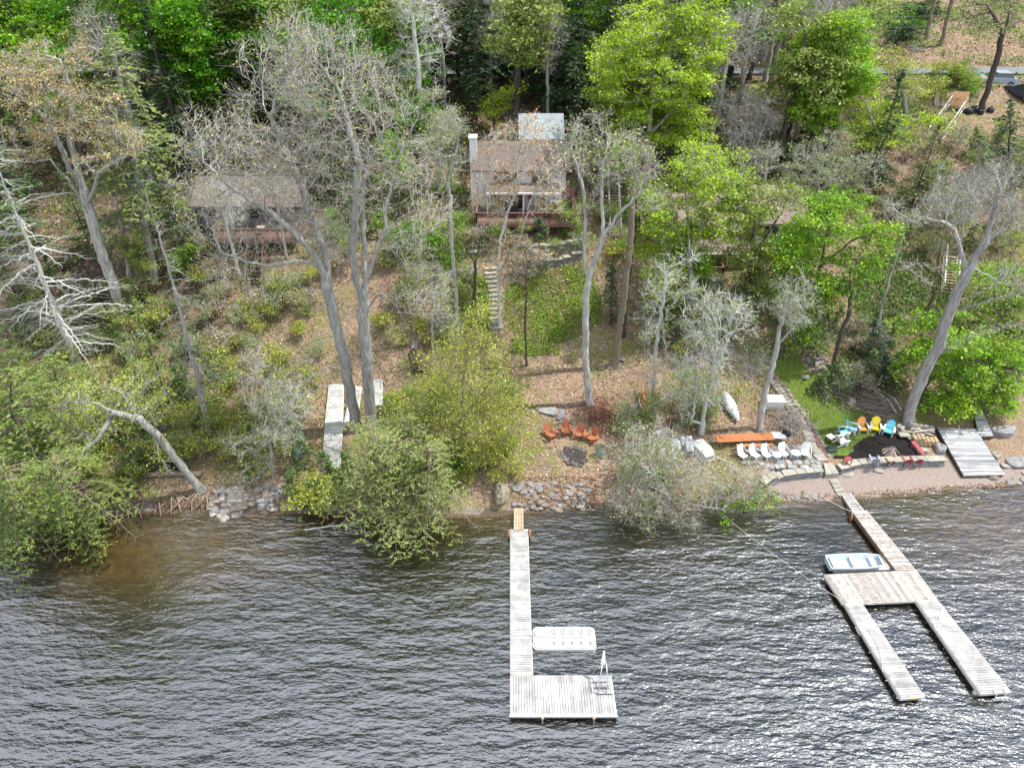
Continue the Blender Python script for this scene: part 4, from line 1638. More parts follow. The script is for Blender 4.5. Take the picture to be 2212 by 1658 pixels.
# ------------------------------------------------------------------ fire ring, stick heap, wood stacks
def stone_ring(label, c, r, n, sz, mt):
    o = thing('fire_ring', label, 'fire pit', c)
    for k in range(n):
        a = 2 * math.pi * k / n
        r2 = r * rg.uniform(.88, 1.2)
        x, y = c[0] + r2 * math.cos(a), c[1] + r2 * math.sin(a)
        mb = MB()
        mb.rock((x, y, gz(x, y) + sz * .1), (sz * rg.uniform(.6, 1.35), sz * rg.uniform(.6, 1.3), sz * rg.uniform(.4, .75)), rg, 0, rg.uniform(-.3, .5), rg.uniform(0, 3), 8, 5)
        mb.build('stone', mt, o)
    mb = MB()
    mb.add([(c[0], c[1], c[2] + .06)] + [(c[0] + r * .95 * math.cos(2 * math.pi * k / 20), c[1] + r * .95 * math.sin(2 * math.pi * k / 20),
           gz(c[0] + r * .95 * math.cos(2 * math.pi * k / 20), c[1] + r * .95 * math.sin(2 * math.pi * k / 20)) + .05) for k in range(20)],
           [(0, 1 + k, 1 + (k + 1) % 20) for k in range(20)])
    mb.build('ash_bed', M_ASH, o)
    return o
stone_ring('dark stone fire ring in front of the terracotta chairs', FP, .80, 17, .36, M_CHAR)
stone_ring('small stone fire ring beside the leaning trunk on the left bank', gnd(379, 1005), .62, 12, .34, M_STONE)

def sticks_pile(name, label, cat, c, n, L, rad, mt, spread, flat=.35, parallel=None):
    mb = MB()
    for k in range(n):
        a = rg.uniform(0, 6.28) if parallel is None else parallel + rg.normal() * .25
        off = rg.normal(size=2) * spread
        l = L * rg.uniform(.5, 1.2)
        d = V3(math.cos(a), math.sin(a), rg.normal() * flat * .5)
        x, y = c[0] + off[0], c[1] + off[1]
        z = gz(x, y) + .06 + rg.uniform(0, 1) * flat * max(0, 1 - np.hypot(*off) / (2.2 * spread)) * 1.3
        p = V3(x, y, z)
        e0, e1 = p - d * l / 2, p + d * l / 2
        e0[2] = max(e0[2], gz(e0[0], e0[1]) + .03)
        e1[2] = max(e1[2], gz(e1[0], e1[1]) + .03)
        mb.tube([e0, (e0 + e1) / 2 + rg.normal(size=3) * .03, e1], [rad, rad * .8, rad * .5], 5, 0, rg.uniform(-.3, .3))
    return tag(mb.build(name, mt), label, cat)
c = gnd(1924, 978)
mb = MB()
for k in range(60):
    a = rg.uniform(0, 6.28)
    e = c + V3(.6 * math.cos(a), .6 * math.sin(a), .02)
    mb.tube([e, c + V3(.08 * math.cos(a), .08 * math.sin(a), .48 + rg.uniform(-.1, .15))], [.018, .012], 4, 0, rg.uniform(-.3, .3))
tag(mb.build('stick_heap', mat('dry_sticks', (.46, .40, .33), (.34, .29, .24), 8, .9, 0)), 'heap of pale dry sticks stood up like a cone on the black mulch', 'stick heap')
sticks_pile('brush_pile', 'broad pile of cut brush behind the yellow and cyan chairs', 'brush pile', gnd(1895, 880), 190, 2.0, .025, mat('brush_grey', (.27, .23, .20), (.17, .14, .12), 8, .9, 0), .75, .7, -.5)
sticks_pile('brush_pile', 'dark tangle of dead brush on the bank behind the lawn', 'brush pile', gnd(1862, 835), 150, 2.2, .02, mat('brush_dark', (.17, .135, .12), (.11, .085, .075), 8, .9, 0), .85, 1.0, 1.2)
sticks_pile('brush_pile', 'pale tangle of cut branches behind the grill and the white box', 'brush pile', gnd(1705, 915), 160, 1.8, .016, mat('brush_pale', (.42, .37, .32), (.3, .26, .22), 8, .9, 0), .7, .8)
sticks_pile('debris_pile', 'reddish heap of bark, twigs and leaves at the foot of the tall straight trunk', 'debris pile', gnd(1296, 895), 260, .6, .02, mat('brush_red', (.24, .10, .07), (.14, .065, .05), 8, .9, 0), .75, .4)
sticks_pile('brush_pile', 'low scatter of grey cut branches beside the rubble on the upper lawn edge', 'brush pile', gnd(1812, 852), 90, 1.2, .03, mat('brush_grey', (.27, .23, .20)), .8, .35)
for k, (pa, pb, lab) in enumerate((((1888, 857), (1934, 900), 'long weathered pale branch lying on the brush pile, the straighter one'), ((1905, 858), (1944, 893), 'shorter weathered pale branch on the brush pile, with a kink'))):
    a, b2 = gnd(*pa) + V3(0, 0, .55), gnd(*pb) + V3(0, 0, .35)
    mb = MB()
    m1 = (a + b2) / 2 + V3(.15, .1, .12)
    mb.tube([a, a * .6 + b2 * .4 + V3(.1, .1, .1), m1, b2], [.05, .085, .08, .05], 7, 0, 0)
    tag(mb.build('bleached_branch', BARK['pale'], smooth=True), lab, 'branch', 'pale branches on the brush pile')
# firewood stack
c = gnd(1994, 958)
o = thing('firewood_stack', 'small stack of split firewood with pale cut ends beside the mulch bed', 'firewood', c)
for k in range(15):
    r_, q_ = divmod(k, 6)
    mb = MB()
    x, z = c[0] - .85 + q_ * .30 + (r_ % 2) * .15, c[2] + .14 + r_ * .24
    mb.tube([(x, c[1] - .3, z), (x, c[1] + .25, z + .02)], .13, 9, 0, rg.uniform(-.2, .2))
    mb.build('log', [M_LOGEND], o)
c = gnd(1958, 940)
o = thing('scrap_heap', 'low heap of pale stone slabs, boards and logs beside the firewood', 'scrap heap', c)
for k in range(9):
    mb = MB()
    mb.box(c + V3(-.7 + rg.uniform(0, 1.9), rg.uniform(-.5, .5), .1 + .05 * k), (rg.uniform(.3, .8), rg.uniform(.2, .5), .1), rg.uniform(-1, 1), 0, rg.uniform(-.2, .2))
    mb.build('slab', M_FLAG, o)
for k in range(6):
    mb = MB()
    a = rg.uniform(-.5, .3)
    p = c + V3(rg.uniform(-.2, 1.2), rg.uniform(-.3, .5), .42 + .05 * k)
    d = V3(math.cos(a), math.sin(a), 0) * .8
    mb.bar(p - d, p + d, .12, .05)
    mb.build('board', M_PLANKD, o)
# timber stack in the wood
for pp, mt, lab, w_, nb_ in ((((903, 805), (895, 762)), M_DARKW, 'black weathered timber stack under the trees beside the brown boards', .22, 4),
                        (((918, 800), (906, 752)), M_BROWNW, 'stack of reddish brown boards under the trees', .16, 3)):
    a, b2 = gnd(*pp[0]), gnd(*pp[1])
    o = thing('timber_stack', lab, 'timber stack', (a + b2) / 2)
    for l in range(2):
        for k in range(nb_):
            mb = MB()
            sh_ = rg.uniform(-.3, .3)
            d = (b2 - a) / np.linalg.norm(b2 - a)
            x = V3(k * (w_ + .02) - .3, 0, .12 + l * .15)
            mb.bar(a + x + d * sh_, b2 + x + d * sh_, w_, .12, 0, rg.uniform(-.25, .25))
            mb.build('timber', mt, o)
p = gnd(897, 745)
mb = MB()
mb.box(p + V3(0, 0, .1), (.5, 1.3, .06), .05, 0, 0)
tag(mb.build('board', M_PLANK), 'single pale grey board lying above the dark timber stack', 'board')
# trunk lying on the left bank, small post
a, b2 = gnd(310, 1030), gnd(436, 1028)
mb = MB()
mb.tube(resample([a + V3(0, 0, .2), (a + b2) / 2 + V3(0, .1, .2), b2 + V3(0, 0, .2)], .6), .2, 9)
tag(mb.build('fallen_log', BARK['tan'], smooth=True), 'pale fallen log lying across the left bank', 'log')
a, b2 = gnd(490, 1000), gnd(440, 958)
mb = MB()
a = gnd(1323, 932)
mb.box(a + V3(0, 0, .45), (.1, .1, 1.0))
mb.prism([(a[0] - .07, a[1] - .07, a[2] + .95), (a[0] + .07, a[1] - .07, a[2] + .95), (a[0] + .07, a[1] + .07, a[2] + .95), (a[0] - .07, a[1] + .07, a[2] + .95)], 0, .03)
tag(mb.build('wooden_post', M_TANW), 'short tan wooden post near the leaf pile', 'post')

# ------------------------------------------------------------------ stones
def rock_thing(label, px, py, size, mt=None, group=None, sink=.25, rz=None, name='boulder'):
    p = gnd(px, py)
    mb = MB()
    mb.rock((p[0], p[1], p[2] + size[2] * (.5 - sink)), size, rg, 0, rg.uniform(-.15, .15), rg.uniform(0, 3) if rz is None else rz, 11, 7)
    return tag(mb.build(name, mt or M_STONE), label, 'rock', group)
rock_thing('big square mossy boulder at the water edge beside the gangplank', 1083, 1072, (1.15, 1.2, 1.3), mat('mossy_stone', (.33, .31, .22), (.24, .22, .16), 2, .9, .5), sink=.2)
rock_thing('broad flat grey stone above the terracotta chairs', 1184, 888, (1.45, 1.1, .22), M_STONEB, name='flat_stone', rz=0)
rock_thing('narrow flat grey stone between the broad one and the terracotta chairs', 1212, 897, (.6, 1.2, .2), M_STONEB, name='flat_stone', rz=-.4)
rock_thing('half buried flat stone right behind the terracotta chairs', 1220, 910, (.95, .5, .16), M_STONEB, name='flat_stone', rz=0)
rock_thing('large grey boulder beside the deck ramp and the firewood', 2027, 970, (1.1, .85, .6), M_STONEB)
rock_thing('pale flat boulder between the mulch bed and the grey boulder', 1993, 974, (.8, .5, .3), M_FLAG)
rock_thing('long grey boulder beside the narrow boardwalk', 2165, 936, (1.9, 1.1, .7), M_STONEB, rz=0)
rock_thing('flat pale slab on the bank far right of the deck ramp', 2200, 1000, (1.7, 1.1, .4), M_STONEB, rz=.2)
rock_thing('small mossy stone under the shrubs beside the deck ramp', 2150, 985, (.8, .6, .4), M_STONE)
rock_thing('pale boulder sitting in the leaf litter above the lawn', 1838, 868, (.7, .5, .5), M_STONE)
rock_thing('pale flat stepping stone lying on the sand below the beach wall', 1832, 1024, (.85, .5, .14), M_FLAG, name='flat_stone', rz=0)
rock_thing('square pale stone on the sand below the wall, in front of the tan table', 1898, 1017, (.6, .5, .2), M_FLAG, name='flat_stone', rz=0)
rock_thing('grey boulder half hidden in the shrubs on the left bank', 350, 925, (1.3, 1.0, 1.0), M_STONEB)
rock_thing('dark boulder at the foot of the thin hemlock', 428, 952, (1.2, .8, .6), M_STONE)
rock_thing('long pale stone beside the thin hemlock', 415, 962, (1.1, .5, .4), M_STONE, rz=0)
rocks = []
def riprap(n, xr, yr, smin, smax, label, group, zoff=0, mt=(0, 1)):
    protos = []
    for k in range(6):
        mb = MB()
        mb.rock((0, 0, 0), (1, .8, .42), rg, 0, rg.uniform(-.2, .2), 0, 10, 6)
        me = mb.build('rock', [M_STONE, M_STONEB, mat('brown_stone', (.27, .225, .18), (.17, .14, .11), 3, .9, .5)][k % 3], None)
        protos.append(me)
    for k in range(n):
        px, py = rg.uniform(*xr), rg.uniform(*yr)
        p = gnd(px, py)
        s = rg.uniform(smin, smax)
        o = protos[k] if k < 6 else link(protos[k % 6].copy())
        o.location = (p[0], p[1], p[2] + s * rg.uniform(-.04, .10) + zoff)
        o.rotation_euler = (rg.uniform(-.2, .2), rg.uniform(-.2, .2), rg.uniform(0, 6.28))
        o.scale = (s, s, s * rg.uniform(.7, 1.1))
        tag(o, label, 'rock', group)
riprap(85, (1108, 1268), (1040, 1102), .3, .7, 'grey rock among the loose rocks banked beside the gangplank', 'rocks banked beside the gangplank')
riprap(16, (1100, 1200), (1040, 1062), .3, .6, 'small rock at the leafy top edge of the rock bank', 'rocks at the top of the rock bank')
riprap(46, (452, 500), (1050, 1112), .3, .8, 'grey rock in the heap on the outer side of the left stone steps', 'rocks left of the stone steps')
riprap(46, (527, 640), (1048, 1100), .3, .75, 'grey rock in the heap running from the left stone steps to the leaf drift', 'rocks right of the stone steps')
riprap(12, (480, 525), (1092, 1122), .55, 1.1, 'large grey rock at the water edge below the left stone steps', 'rocks below the stone steps')
riprap(24, (1655, 1760), (1062, 1076), .2, .6, 'small rock scattered along the beach edge below the patio wall', 'rocks on the small beach')
riprap(26, (1480, 1545), (700, 790), .3, .8, 'grey rock in the tumbled border beside the upper path', 'rocks along the upper path')
riprap(22, (1735, 1790), (770, 815), .3, .8, 'grey rock in the rubble heap above the lawn', 'rubble heap above the lawn')
riprap(22, (2120, 2230), (1000, 1045), .3, .8, 'grey rock on the bank at the far right of the beach', 'rocks at the right end of the beach')
riprap(14, (1315, 1345), (770, 800), .25, .5, 'small stone around the root flare of the leaning brown trunk', 'stones at the leaning trunk')

def slab_steps(name, label, pts, width, mt, th=.16, n=None, irregular=.1, cat='steps', depth=.36):
    P_ = [gnd(*p) for p in pts]
    o = thing(name, label, cat, P_[0])
    P_ = resample(P_, .05)
    n = n or max(3, int(np.linalg.norm(P_[-1] - P_[0]) / .42))
    for k in range(n):
        p = P_[int((k + .5) / n * (len(P_) - 1))]
        q = P_[min(len(P_) - 1, int((k + .5) / n * (len(P_) - 1)) + 6)]
        d = math.atan2(q[1] - p[1], q[0] - p[0]) - math.pi / 2
        w_ = width * rg.uniform(1 - irregular, 1 + irregular)
        poly = []
        for a, b in rrect(-w_ / 2, w_ / 2, -depth / 2, depth / 2, .08, 2):
            a, b = a + rg.uniform(-.04, .04), b + rg.uniform(-.04, .04)
            poly.append((p[0] + a * math.cos(d) - b * math.sin(d), p[1] + a * math.sin(d) + b * math.cos(d), 0))
        z = gz(p[0], p[1]) + .1
        mb = MB()
        mb.prism([(x, y, z) for x, y, _ in poly], -th - .1, 0, 0, rg.uniform(-.2, .2))
        mb.build('stone_slab', mt, o)
    return o
slab_steps('stone_steps', 'grey stone steps from the left bank down to the lake', [(508, 1095), (513, 1050)], 1.05, M_FLAG, n=6, depth=.3)
slab_steps('stone_steps', 'irregular stone steps climbing from the lawn to the white house', [(1072, 712), (1068, 640), (1063, 600), (1060, 575)], 1.0, M_FLAG, irregular=.25, depth=.42)
slab_steps('stone_steps', 'broken stone steps climbing the slope below the red house', [(1405, 690), (1395, 650)], 1.7, M_STONE, irregular=.2, n=7)
slab_steps('paver_path', 'path of square tan pavers between the patio and the lawn', [(1776, 995), (1764, 978), (1751, 959), (1744, 936), (1728, 910), (1712, 888), (1699, 866), (1682, 841), (1668, 822)], .72, M_FLAG, .06, 26, .06, 'path', .40)
slab_steps('stepping_stones', 'pale square stepping stones crossing the sand to the dock ramp', [(1819, 1070), (1813, 1061), (1807, 1050), (1799, 1036)], .6, M_FLAG, .06, 4, .1, 'path', .42)
slab_steps('stone_steps', 'grey stone steps between dark shrubs above the road', [(1984, 112), (1969, 92), (1955, 78)], 1.8, M_STONE, n=9, depth=.6)
# red brick edging of the path
q = [gnd(*p) for p in ((1787, 998), (1775, 972), (1760, 945), (1748, 920))]
mb = MB()
for k, p in enumerate(resample(q, .14)):
    mb.box((p[0], p[1], gz(p[0], p[1]) + .02), (.3, .12, .08), -.5, 0, rg.uniform(-.2, .2))
tag(mb.build('brick_edging', mat('brick_red', (.25, .12, .11), (.19, .09, .085), 6, .9, .2)), 'dark red edging along the right side of the paver path', 'edging')
q = [gnd(*p) for p in ((1790, 985), (1775, 955), (1758, 925), (1735, 893), (1708, 855), (1690, 830))]
mb = MB()
for k, p in enumerate(resample(q, .5)):
    mb.rock((p[0], p[1], gz(p[0], p[1]) + .03), (rg.uniform(.4, .62), .36, .2), rg, 0, rg.uniform(-.2, .2), rg.uniform(-.3, .3) - 1, 8, 5)
tag(mb.build('stone_edging', M_STONE), 'line of flat stones bordering the lawn', 'edging')

def dry_wall(name, label, base, h, mt, course=.11, thick=.4, coping=None, cap=None):
    """dry stone wall following ground points"""
    P_ = resample([np.array(gnd(*p)) for p in base], .1)
    o = thing(name, label, 'wall', P_[0])
    mb = MB()
    nco = int(h / course)
    for k in range(nco):
        i = int(rg.integers(0, 3))
        while i < len(P_) - 2:
            L = int(rg.integers(2, 6))
            j = min(i + L, len(P_) - 1)
            a, b = P_[i].copy(), P_[j].copy()
            off = rg.uniform(-.03, .03)
            za, zb_ = gz(a[0], a[1]) - .1, gz(b[0], b[1]) - .1
            d = unit(b - a)
            nrm = V3(-d[1], d[0], 0)
            a = V3(a[0], a[1], za + (k + .5) * course) + nrm * (off + k * .02 + thick / 2) + d * .008
            b = V3(b[0], b[1], zb_ + (k + .5) * course) + nrm * (off + k * .02 + thick / 2) - d * .008
            mb.bar(a, b, thick, course * .93, 0, rg.uniform(-.3, .3))
            i = j
    mb.build('courses', mt, o)
    i = 0
    while i < len(P_) - 3:
        j = min(i + int(rg.integers(6, 11)), len(P_) - 1)
        a, b = P_[i], P_[j]
        d = unit(b - a)
        nrm = V3(-d[1], d[0], 0)
        z = max(gz(a[0], a[1]), gz(b[0], b[1])) - .1 + nco * course
        w_ = thick * 1.35
        m2 = MB()
        m2.prism([(p[0], p[1], z) for p in (a - nrm * .02 + d * .015, b - nrm * .02 - d * .015, b + nrm * w_ - d * .02, a + nrm * w_ + d * .02)], -.01, .07, 0, rg.uniform(-.15, .15))
        m2.build('coping_stone', M_FLAG, o)
        i = j
    return o
dry_wall('stone_wall', 'curved dry stone wall holding up the patio above the small beach', [(1650, 1060), (1665, 1048), (1690, 1041), (1730, 1035), (1776, 1031)], .72, M_STONEB)
dry_wall('stone_wall', 'low dry stone wall holding up the mulch bed above the beach', [(1812, 1027), (1850, 1016), (1900, 1011), (1960, 1009), (2040, 1008)], .68, M_STONEB)
dry_wall('retaining_wall', 'upper curved stone retaining wall right below the white house', [(1140, 549), (1180, 549), (1220, 544), (1258, 534)], .8, M_STONE)
dry_wall('retaining_wall', 'lower curved stone retaining wall above the bright green ground cover', [(1130, 577), (1170, 580), (1215, 577), (1258, 562)], .8, M_STONE)
dry_wall('retaining_wall', 'straight stone retaining wall left of the stone steps, lower of its pair', [(968, 600), (1000, 602), (1035, 598)], .75, M_STONE)
dry_wall('retaining_wall', 'straight stone retaining wall left of the stone steps, upper of its pair', [(935, 560), (970, 563), (1040, 556)], .6, M_STONE)
# patio paving and stone landing
q = gpoly([(1600, 1008), (1775, 1006), (1762, 980), (1745, 962), (1600, 968)])
mb = MB()
n0 = 0
for i in range(14):
    for j in range(5):
        x0 = q[0][0] + (q[1][0] - q[0][0]) * i / 14 + rg.uniform(-.1, .1)
        y0 = q[0][1] + .1 + (q[3][1] - q[0][1]) * j / 5 + rg.uniform(-.06, .06)
        dx, dy = (q[1][0] - q[0][0]) / 14, (q[3][1] - q[0][1]) / 5
        z = max(gz(x0, y0), gz(x0 + dx, y0 + dy)) + .035
        g_ = .04
        mb.prism([(x0 + g_ + rg.uniform(0, .08), y0 + g_, z), (x0 + dx - g_, y0 + g_ + rg.uniform(0, .06), z), (x0 + dx - g_, y0 + dy - g_, z), (x0 + g_, y0 + dy - g_ - rg.uniform(0, .06), z)], -.12, 0, 0, rg.uniform(-.25, .2))
tag(mb.build('patio', mat('patio_stone', (.30, .31, .32), (.20, .21, .225), 2, .8, .2)), 'patio of irregular grey flagstones', 'patio', kind='structure')
q = [gnd(1779, 1002), gnd(1797, 1001), gnd(1810, 1031), gnd(1781, 1033)]
o = thing('timber_steps', 'two broad pale planks stepping down from the path to the sand', 'steps', sum(q) / 4)
for k in range(2):
    a, b_, c_, d_ = q
    l0, l1 = k / 2, (k + .96) / 2
    P4 = [a + (b_ - a) * l0, a + (b_ - a) * l1, d_ + (c_ - d_) * l1, d_ + (c_ - d_) * l0]
    zt = [gz(a[0], a[1]) + .1] * 2 + [gz(d_[0], d_[1]) + .42] * 2
    mb = MB()
    mb.hexa([(p[0], p[1], z - .5) for p, z in zip(P4, zt)][::-1], [(p[0], p[1], z) for p, z in zip(P4, zt)][::-1])
    mb.build('plank', M_FLAG, o)
# ------------------------------------------------------------------ houses
def px_x(px, y, z):
    """world x of a picture column at depth y and height z"""
    return (px - CX) / F * (np.array((0, y, z - 36.0)) @ FWD)

def gable(root, x0, x1, y0, y1, ze, zr, ov, wall, roof, zb, name='roof'):
    """ridge along x; walls from zb to ze"""
    ym = (y0 + y1) / 2
    mb = MB()
    mb.add([(x0, y0, zb), (x1, y0, zb), (x1, y0, ze), (x0, y0, ze)], [(0, 1, 2, 3)])
    mb.add([(x0, y1, zb), (x1, y1, zb), (x1, y1, ze), (x0, y1, ze)], [(3, 2, 1, 0)])
    for x in (x0, x1):
        mb.add([(x, y0, zb), (x, y1, zb), (x, y1, ze), (x, ym, zr - .05), (x, y0, ze)], [(0, 1, 2, 3, 4)])
    mb.build('wall', wall, root)
    mb = MB()
    sl_ = (zr - ze) / (ym - y0)
    for s, yy in ((-1, y0 - ov), (1, y1 + ov)):
        za = ze - sl_ * ov + .06
        P4 = [(x0 - ov, yy, za), (x1 + ov, yy, za), (x1 + ov, ym, zr + .06), (x0 - ov, ym, zr + .06)]
        mb.hexa([(a, b, c - .001) for a, b, c in P4], [(a, b, c + .10) for a, b, c in P4])
    r = mb.build(name, roof, root)
    return r

def window(root, x, y, z, w_, h, frame=None, split=1, name='window'):
    f = MB()
    frame = frame or M_WHITEW
    t = .09
    for dx in (-w_ / 2, w_ / 2):
        f.box((x + dx, y - .04, z), (t, .10, h + t))
    for dz in (-h / 2, h / 2):
        f.box((x, y - .045, z + dz), (w_ - t + .003, .09, t))
    for k in range(1, split):
        f.box((x - w_ / 2 + w_ * k / split, y - .035, z), (.06, .07, h - t))
    fo = f.build(name, frame, root)
    p = MB()
    p.add([(x - w_ / 2, y - .02, z - h / 2), (x + w_ / 2, y - .02, z - h / 2), (x + w_ / 2, y - .02, z + h / 2), (x - w_ / 2, y - .02, z + h / 2)], [(0, 1, 2, 3)])
    p.build('pane', M_GLASS, fo)
    return fo

def porch(name, label, x0, x1, y0, y1, z, boards, rail, posts, zpost, gap=None):
    """deck floor between house and front edge, railing on three sides, posts down to the ground"""
    o = thing(name, label, 'deck', ((x0 + x1) / 2, y0, z))
    mb = MB()
    n = int((x1 - x0) / .16)
    for k in range(n):
        a, b = x0 + (x1 - x0) * (k + .04) / n, x0 + (x1 - x0) * (k + .96) / n
        mb.box(((a + b) / 2, (y0 + y1) / 2, z - .02), (b - a, y1 - y0, .04), 0, 0, rg.uniform(-.15, .15))
    mb.build('floor', boards, o)
    mb = MB()
    mb.box(((x0 + x1) / 2, y0 - .03, z - .16), (x1 - x0, .06, .28))
    mb.build('fascia', rail, o)
    mb = MB()
    for (ax, ay), (bx_, by) in (((x0, y0), (x1, y0)), ((x0, y0), (x0, y1)), ((x1, y0), (x1, y1))):
        L = math.hypot(bx_ - ax, by - ay)
        mb.bar((ax, ay, z + .98), (bx_, by, z + .98), .12, .05)
        mb.bar((ax, ay, z + .12), (bx_, by, z + .12), .05, .07)
        n = int(L / .15)
        for k in range(n + 1):
            u = k / n
            x, y = ax + (bx_ - ax) * u, ay + (by - ay) * u
            big = k % 12 == 0 or k == n
            mb.box((x, y, z + .5), (.10 if big else .045, .10 if big else .045, .93), 0, 0, rg.uniform(-.25, .25))
    mb.build('railing', rail, o)
    for k in range(posts):
        x = x0 + .15 + (x1 - x0 - .3) * k / (posts - 1)
        zb = gz(x, y0 + .1)
        mb = MB()
        mb.bar((x, y0 + .12, zb - .2), (x, y0 + .12, z - .05), .15, .15)
        mb.build('post', rail, o)
    return o

def stairs(name, label, lo, hi, width, n, tread, side, rail=True, closed=False, cat='stairs'):
    lo, hi = np.array(lo, float), np.array(hi, float)
    o = thing(name, label, cat, lo)
    d = hi - lo
    dh = unit(V3(d[0], d[1], 0))
    sd = V3(-dh[1], dh[0], 0) * width / 2
    mb = MB()
    for k in range(n):
        p = lo + d * (k + .5) / n
        mb.bar(p - sd * .96, p + sd * .96, .30, .05, 0, rg.uniform(-.2, .2))
        if closed:
            mb.bar(p - sd * .96 + dh * .14 - V3(0, 0, .12), p + sd * .96 + dh * .14 - V3(0, 0, .12), .03, .2, 1)
    mb.build('treads', [tread, side], o)
    for s in (-1, 1):
        mb = MB()
        mb.bar(lo + sd * s - V3(0, 0, .1), hi + sd * s - V3(0, 0, .1), .06, .26)
        mb.build('stringer', side, o)
        if rail:
            mb = MB()
            up = V3(0, 0, .95)
            mb.bar(lo + sd * s + up, hi + sd * s + up, .09, .06)
            for k in range(0, n + 1, 3):
                p = lo + d * k / n + sd * s
                mb.bar(p - V3(0, 0, .15), p + up, .08, .08)
            mb.build('handrail', side, o)
    return o

# the white house in the middle
wh = thing('house', 'white two storey house with brown shingle roof, glass doors and a red star', 'house', (0, 60, 10.2))
HX0, HX1 = px_x(1029, 60.6, 13), px_x(1222, 60.6, 13)
gable(wh, HX0, HX1, 60.6, 65.0, 14.05, 15.55, .35, S_WHITE, M_ROOFB, 9.2)
bk = MB()
X0, X1 = px_x(1120, 67, 15), px_x(1218, 67, 15)
bk.hexa([(X0, 65.4, 14.9), (X1, 65.4, 14.9), (X1, 68.6, 16.3), (X0, 68.6, 16.3)], [(X0, 65.4, 15.0), (X1, 65.4, 15.0), (X1, 68.6, 16.4), (X0, 68.6, 16.4)])
bk.build('rear_roof', M_ROOFG, wh)
mb = MB()
mb.box(((X0 + X1) / 2, 67.2, 13.2), (X1 - X0 - .6, 2.8, 3.3))
mb.build('rear_wall', S_WHITE, wh)
for a, b_, sp in ((1077, 1108, 3), (1158, 1180, 2)):
    xa, xb = px_x(a - 8, 60.6, 13.3), px_x(b_ + 8, 60.6, 13.3)
    window(wh, (xa + xb) / 2, 60.6, 13.32, xb - xa, 1.0, M_BROWNW, sp)
# porch roof
mb = MB()
PX0, PX1 = px_x(1050, 59.2, 12.5), px_x(1212, 59.2, 12.5)
mb.hexa([(PX0, 59.0, 12.40), (PX1, 59.0, 12.40), (PX1, 60.58, 12.62), (PX0, 60.58, 12.62)], [(PX0, 59.0, 12.50), (PX1, 59.0, 12.50), (PX1, 60.58, 12.72), (PX0, 60.58, 12.72)])
mb.build('porch_roof', M_ROOFB, wh)
mb = MB()
mb.bar((PX0, 58.93, 12.42), (PX1, 58.93, 12.42), .12, .14)
mb.build('gutter', M_WHITEW, wh)
for a, b_ in ((1061, 1086), (1105, 1130), (1166, 1198)):
    xa, xb = px_x(a - 2, 60.6, 11.3), px_x(b_, 60.6, 11.3)
    window(wh, (xa + xb) / 2, 60.6, 11.32, xb - xa, 2.05, M_WHITEW, 2, 'sliding_door')
sx_ = px_x(1146, 60.5, 11.6)
st = MB()
pts = []
for k in range(10):
    a = math.pi / 2 + k * math.pi / 5
    r_ = .42 if k % 2 == 0 else .17
    pts.append((sx_ + r_ * math.cos(a), 60.53, 11.55 + r_ * math.sin(a)))
st.add(pts + [(sx_, 60.46, 11.55)], [(k, (k + 1) % 10, 10) for k in range(10)])
st.build('wall_star', M_RED, wh)
mb = MB()
xa = px_x(1024, 61.5, 13.5)
mb.box((xa, 61.6, 13.0), (.62, .9, 6.8))
mb.box((xa, 61.6, 16.45), (.74, 1.02, .14))
mb.build('chimney', M_WHITEW, wh)
for k in range(3):
    x = PX0 + .1 + (PX1 - PX0 - .2) * k / 2
    mb = MB()
    mb.bar((x, 59.05, 10.3), (x, 59.05, 12.4), .11, .11)
    mb.build('porch_post', M_WHITEW, wh)
RX0, RX1 = px_x(1216, 60, 11.4), px_x(1242, 60, 11.4)
mb = MB()
mb.box(((RX0 + RX1) / 2, 60.5, 11.3), (RX1 - RX0, .12, 2.1))
mb.build('side_screen', M_DECKRED, wh)
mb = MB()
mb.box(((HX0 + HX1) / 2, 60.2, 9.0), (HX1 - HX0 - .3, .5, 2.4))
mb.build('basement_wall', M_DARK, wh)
porch('deck', 'red railed deck along the front of the white house', px_x(1030, 57.5, 10.3), px_x(1240, 57.5, 10.3), 57.5, 60.5, 10.3, M_DECKBR, M_DECKRED, 5, 8.4)
stairs('stairs', 'short timber stairs beside the deck of the white house', gnd(1256, 482) + V3(0, 0, .15), gnd(1258, 418) + V3(0, 0, .5), 1.0, 12, M_TANW, M_DECKRED, False)
# furniture on the deck
for xx, lab in ((1110, 'dark chair on the red railed deck, before the middle glass door'), (1183, 'dark chair on the red railed deck, before the glass door beside the star')):
    x = px_x(xx, 59, 10.4)
    adirondack('deck_chair', lab, (x, 58.9, 10.3), R(-90), M_BLACK, M_BLACK, 'dark chairs on the red railed deck')
x = px_x(1035, 57, 8.6)
o = thing('garden_bench', 'white framed glider bench beneath the left end of the red deck', 'bench', (px_x(1046, 56.6, 8.8), 56.6, gz(px_x(1046, 56.6, 8.8), 56.6)))
mb = MB()
for s in (-.7, 0, .7):
    mb.tube([(s, -.3, 0), (s, -.3, .45), (s, .1, .42), (s, .25, 1.0)], .03, 6)
mb.bar((-.7, -.3, .45), (.7, -.3, .45), .05, .05)
mb.bar((-.7, .25, 1.0), (.7, .25, 1.0), .05, .05)
mb.build('frame', M_WHITE, o, local=True)
mb = MB()
mb.box((0, -.1, .43), (1.4, .42, .04))
mb.build('seat', M_BLACK, o, local=True)
p = gnd(947, 528)
o = thing('garden_statue', 'small white garden statue at the edge of the shrubs beside the white house', 'statue', p)
mb = MB()
mb.box(p + V3(0, 0, .12), (.4, .4, .26))
mb.build('plinth', M_WHITEW, o)
mb = MB()
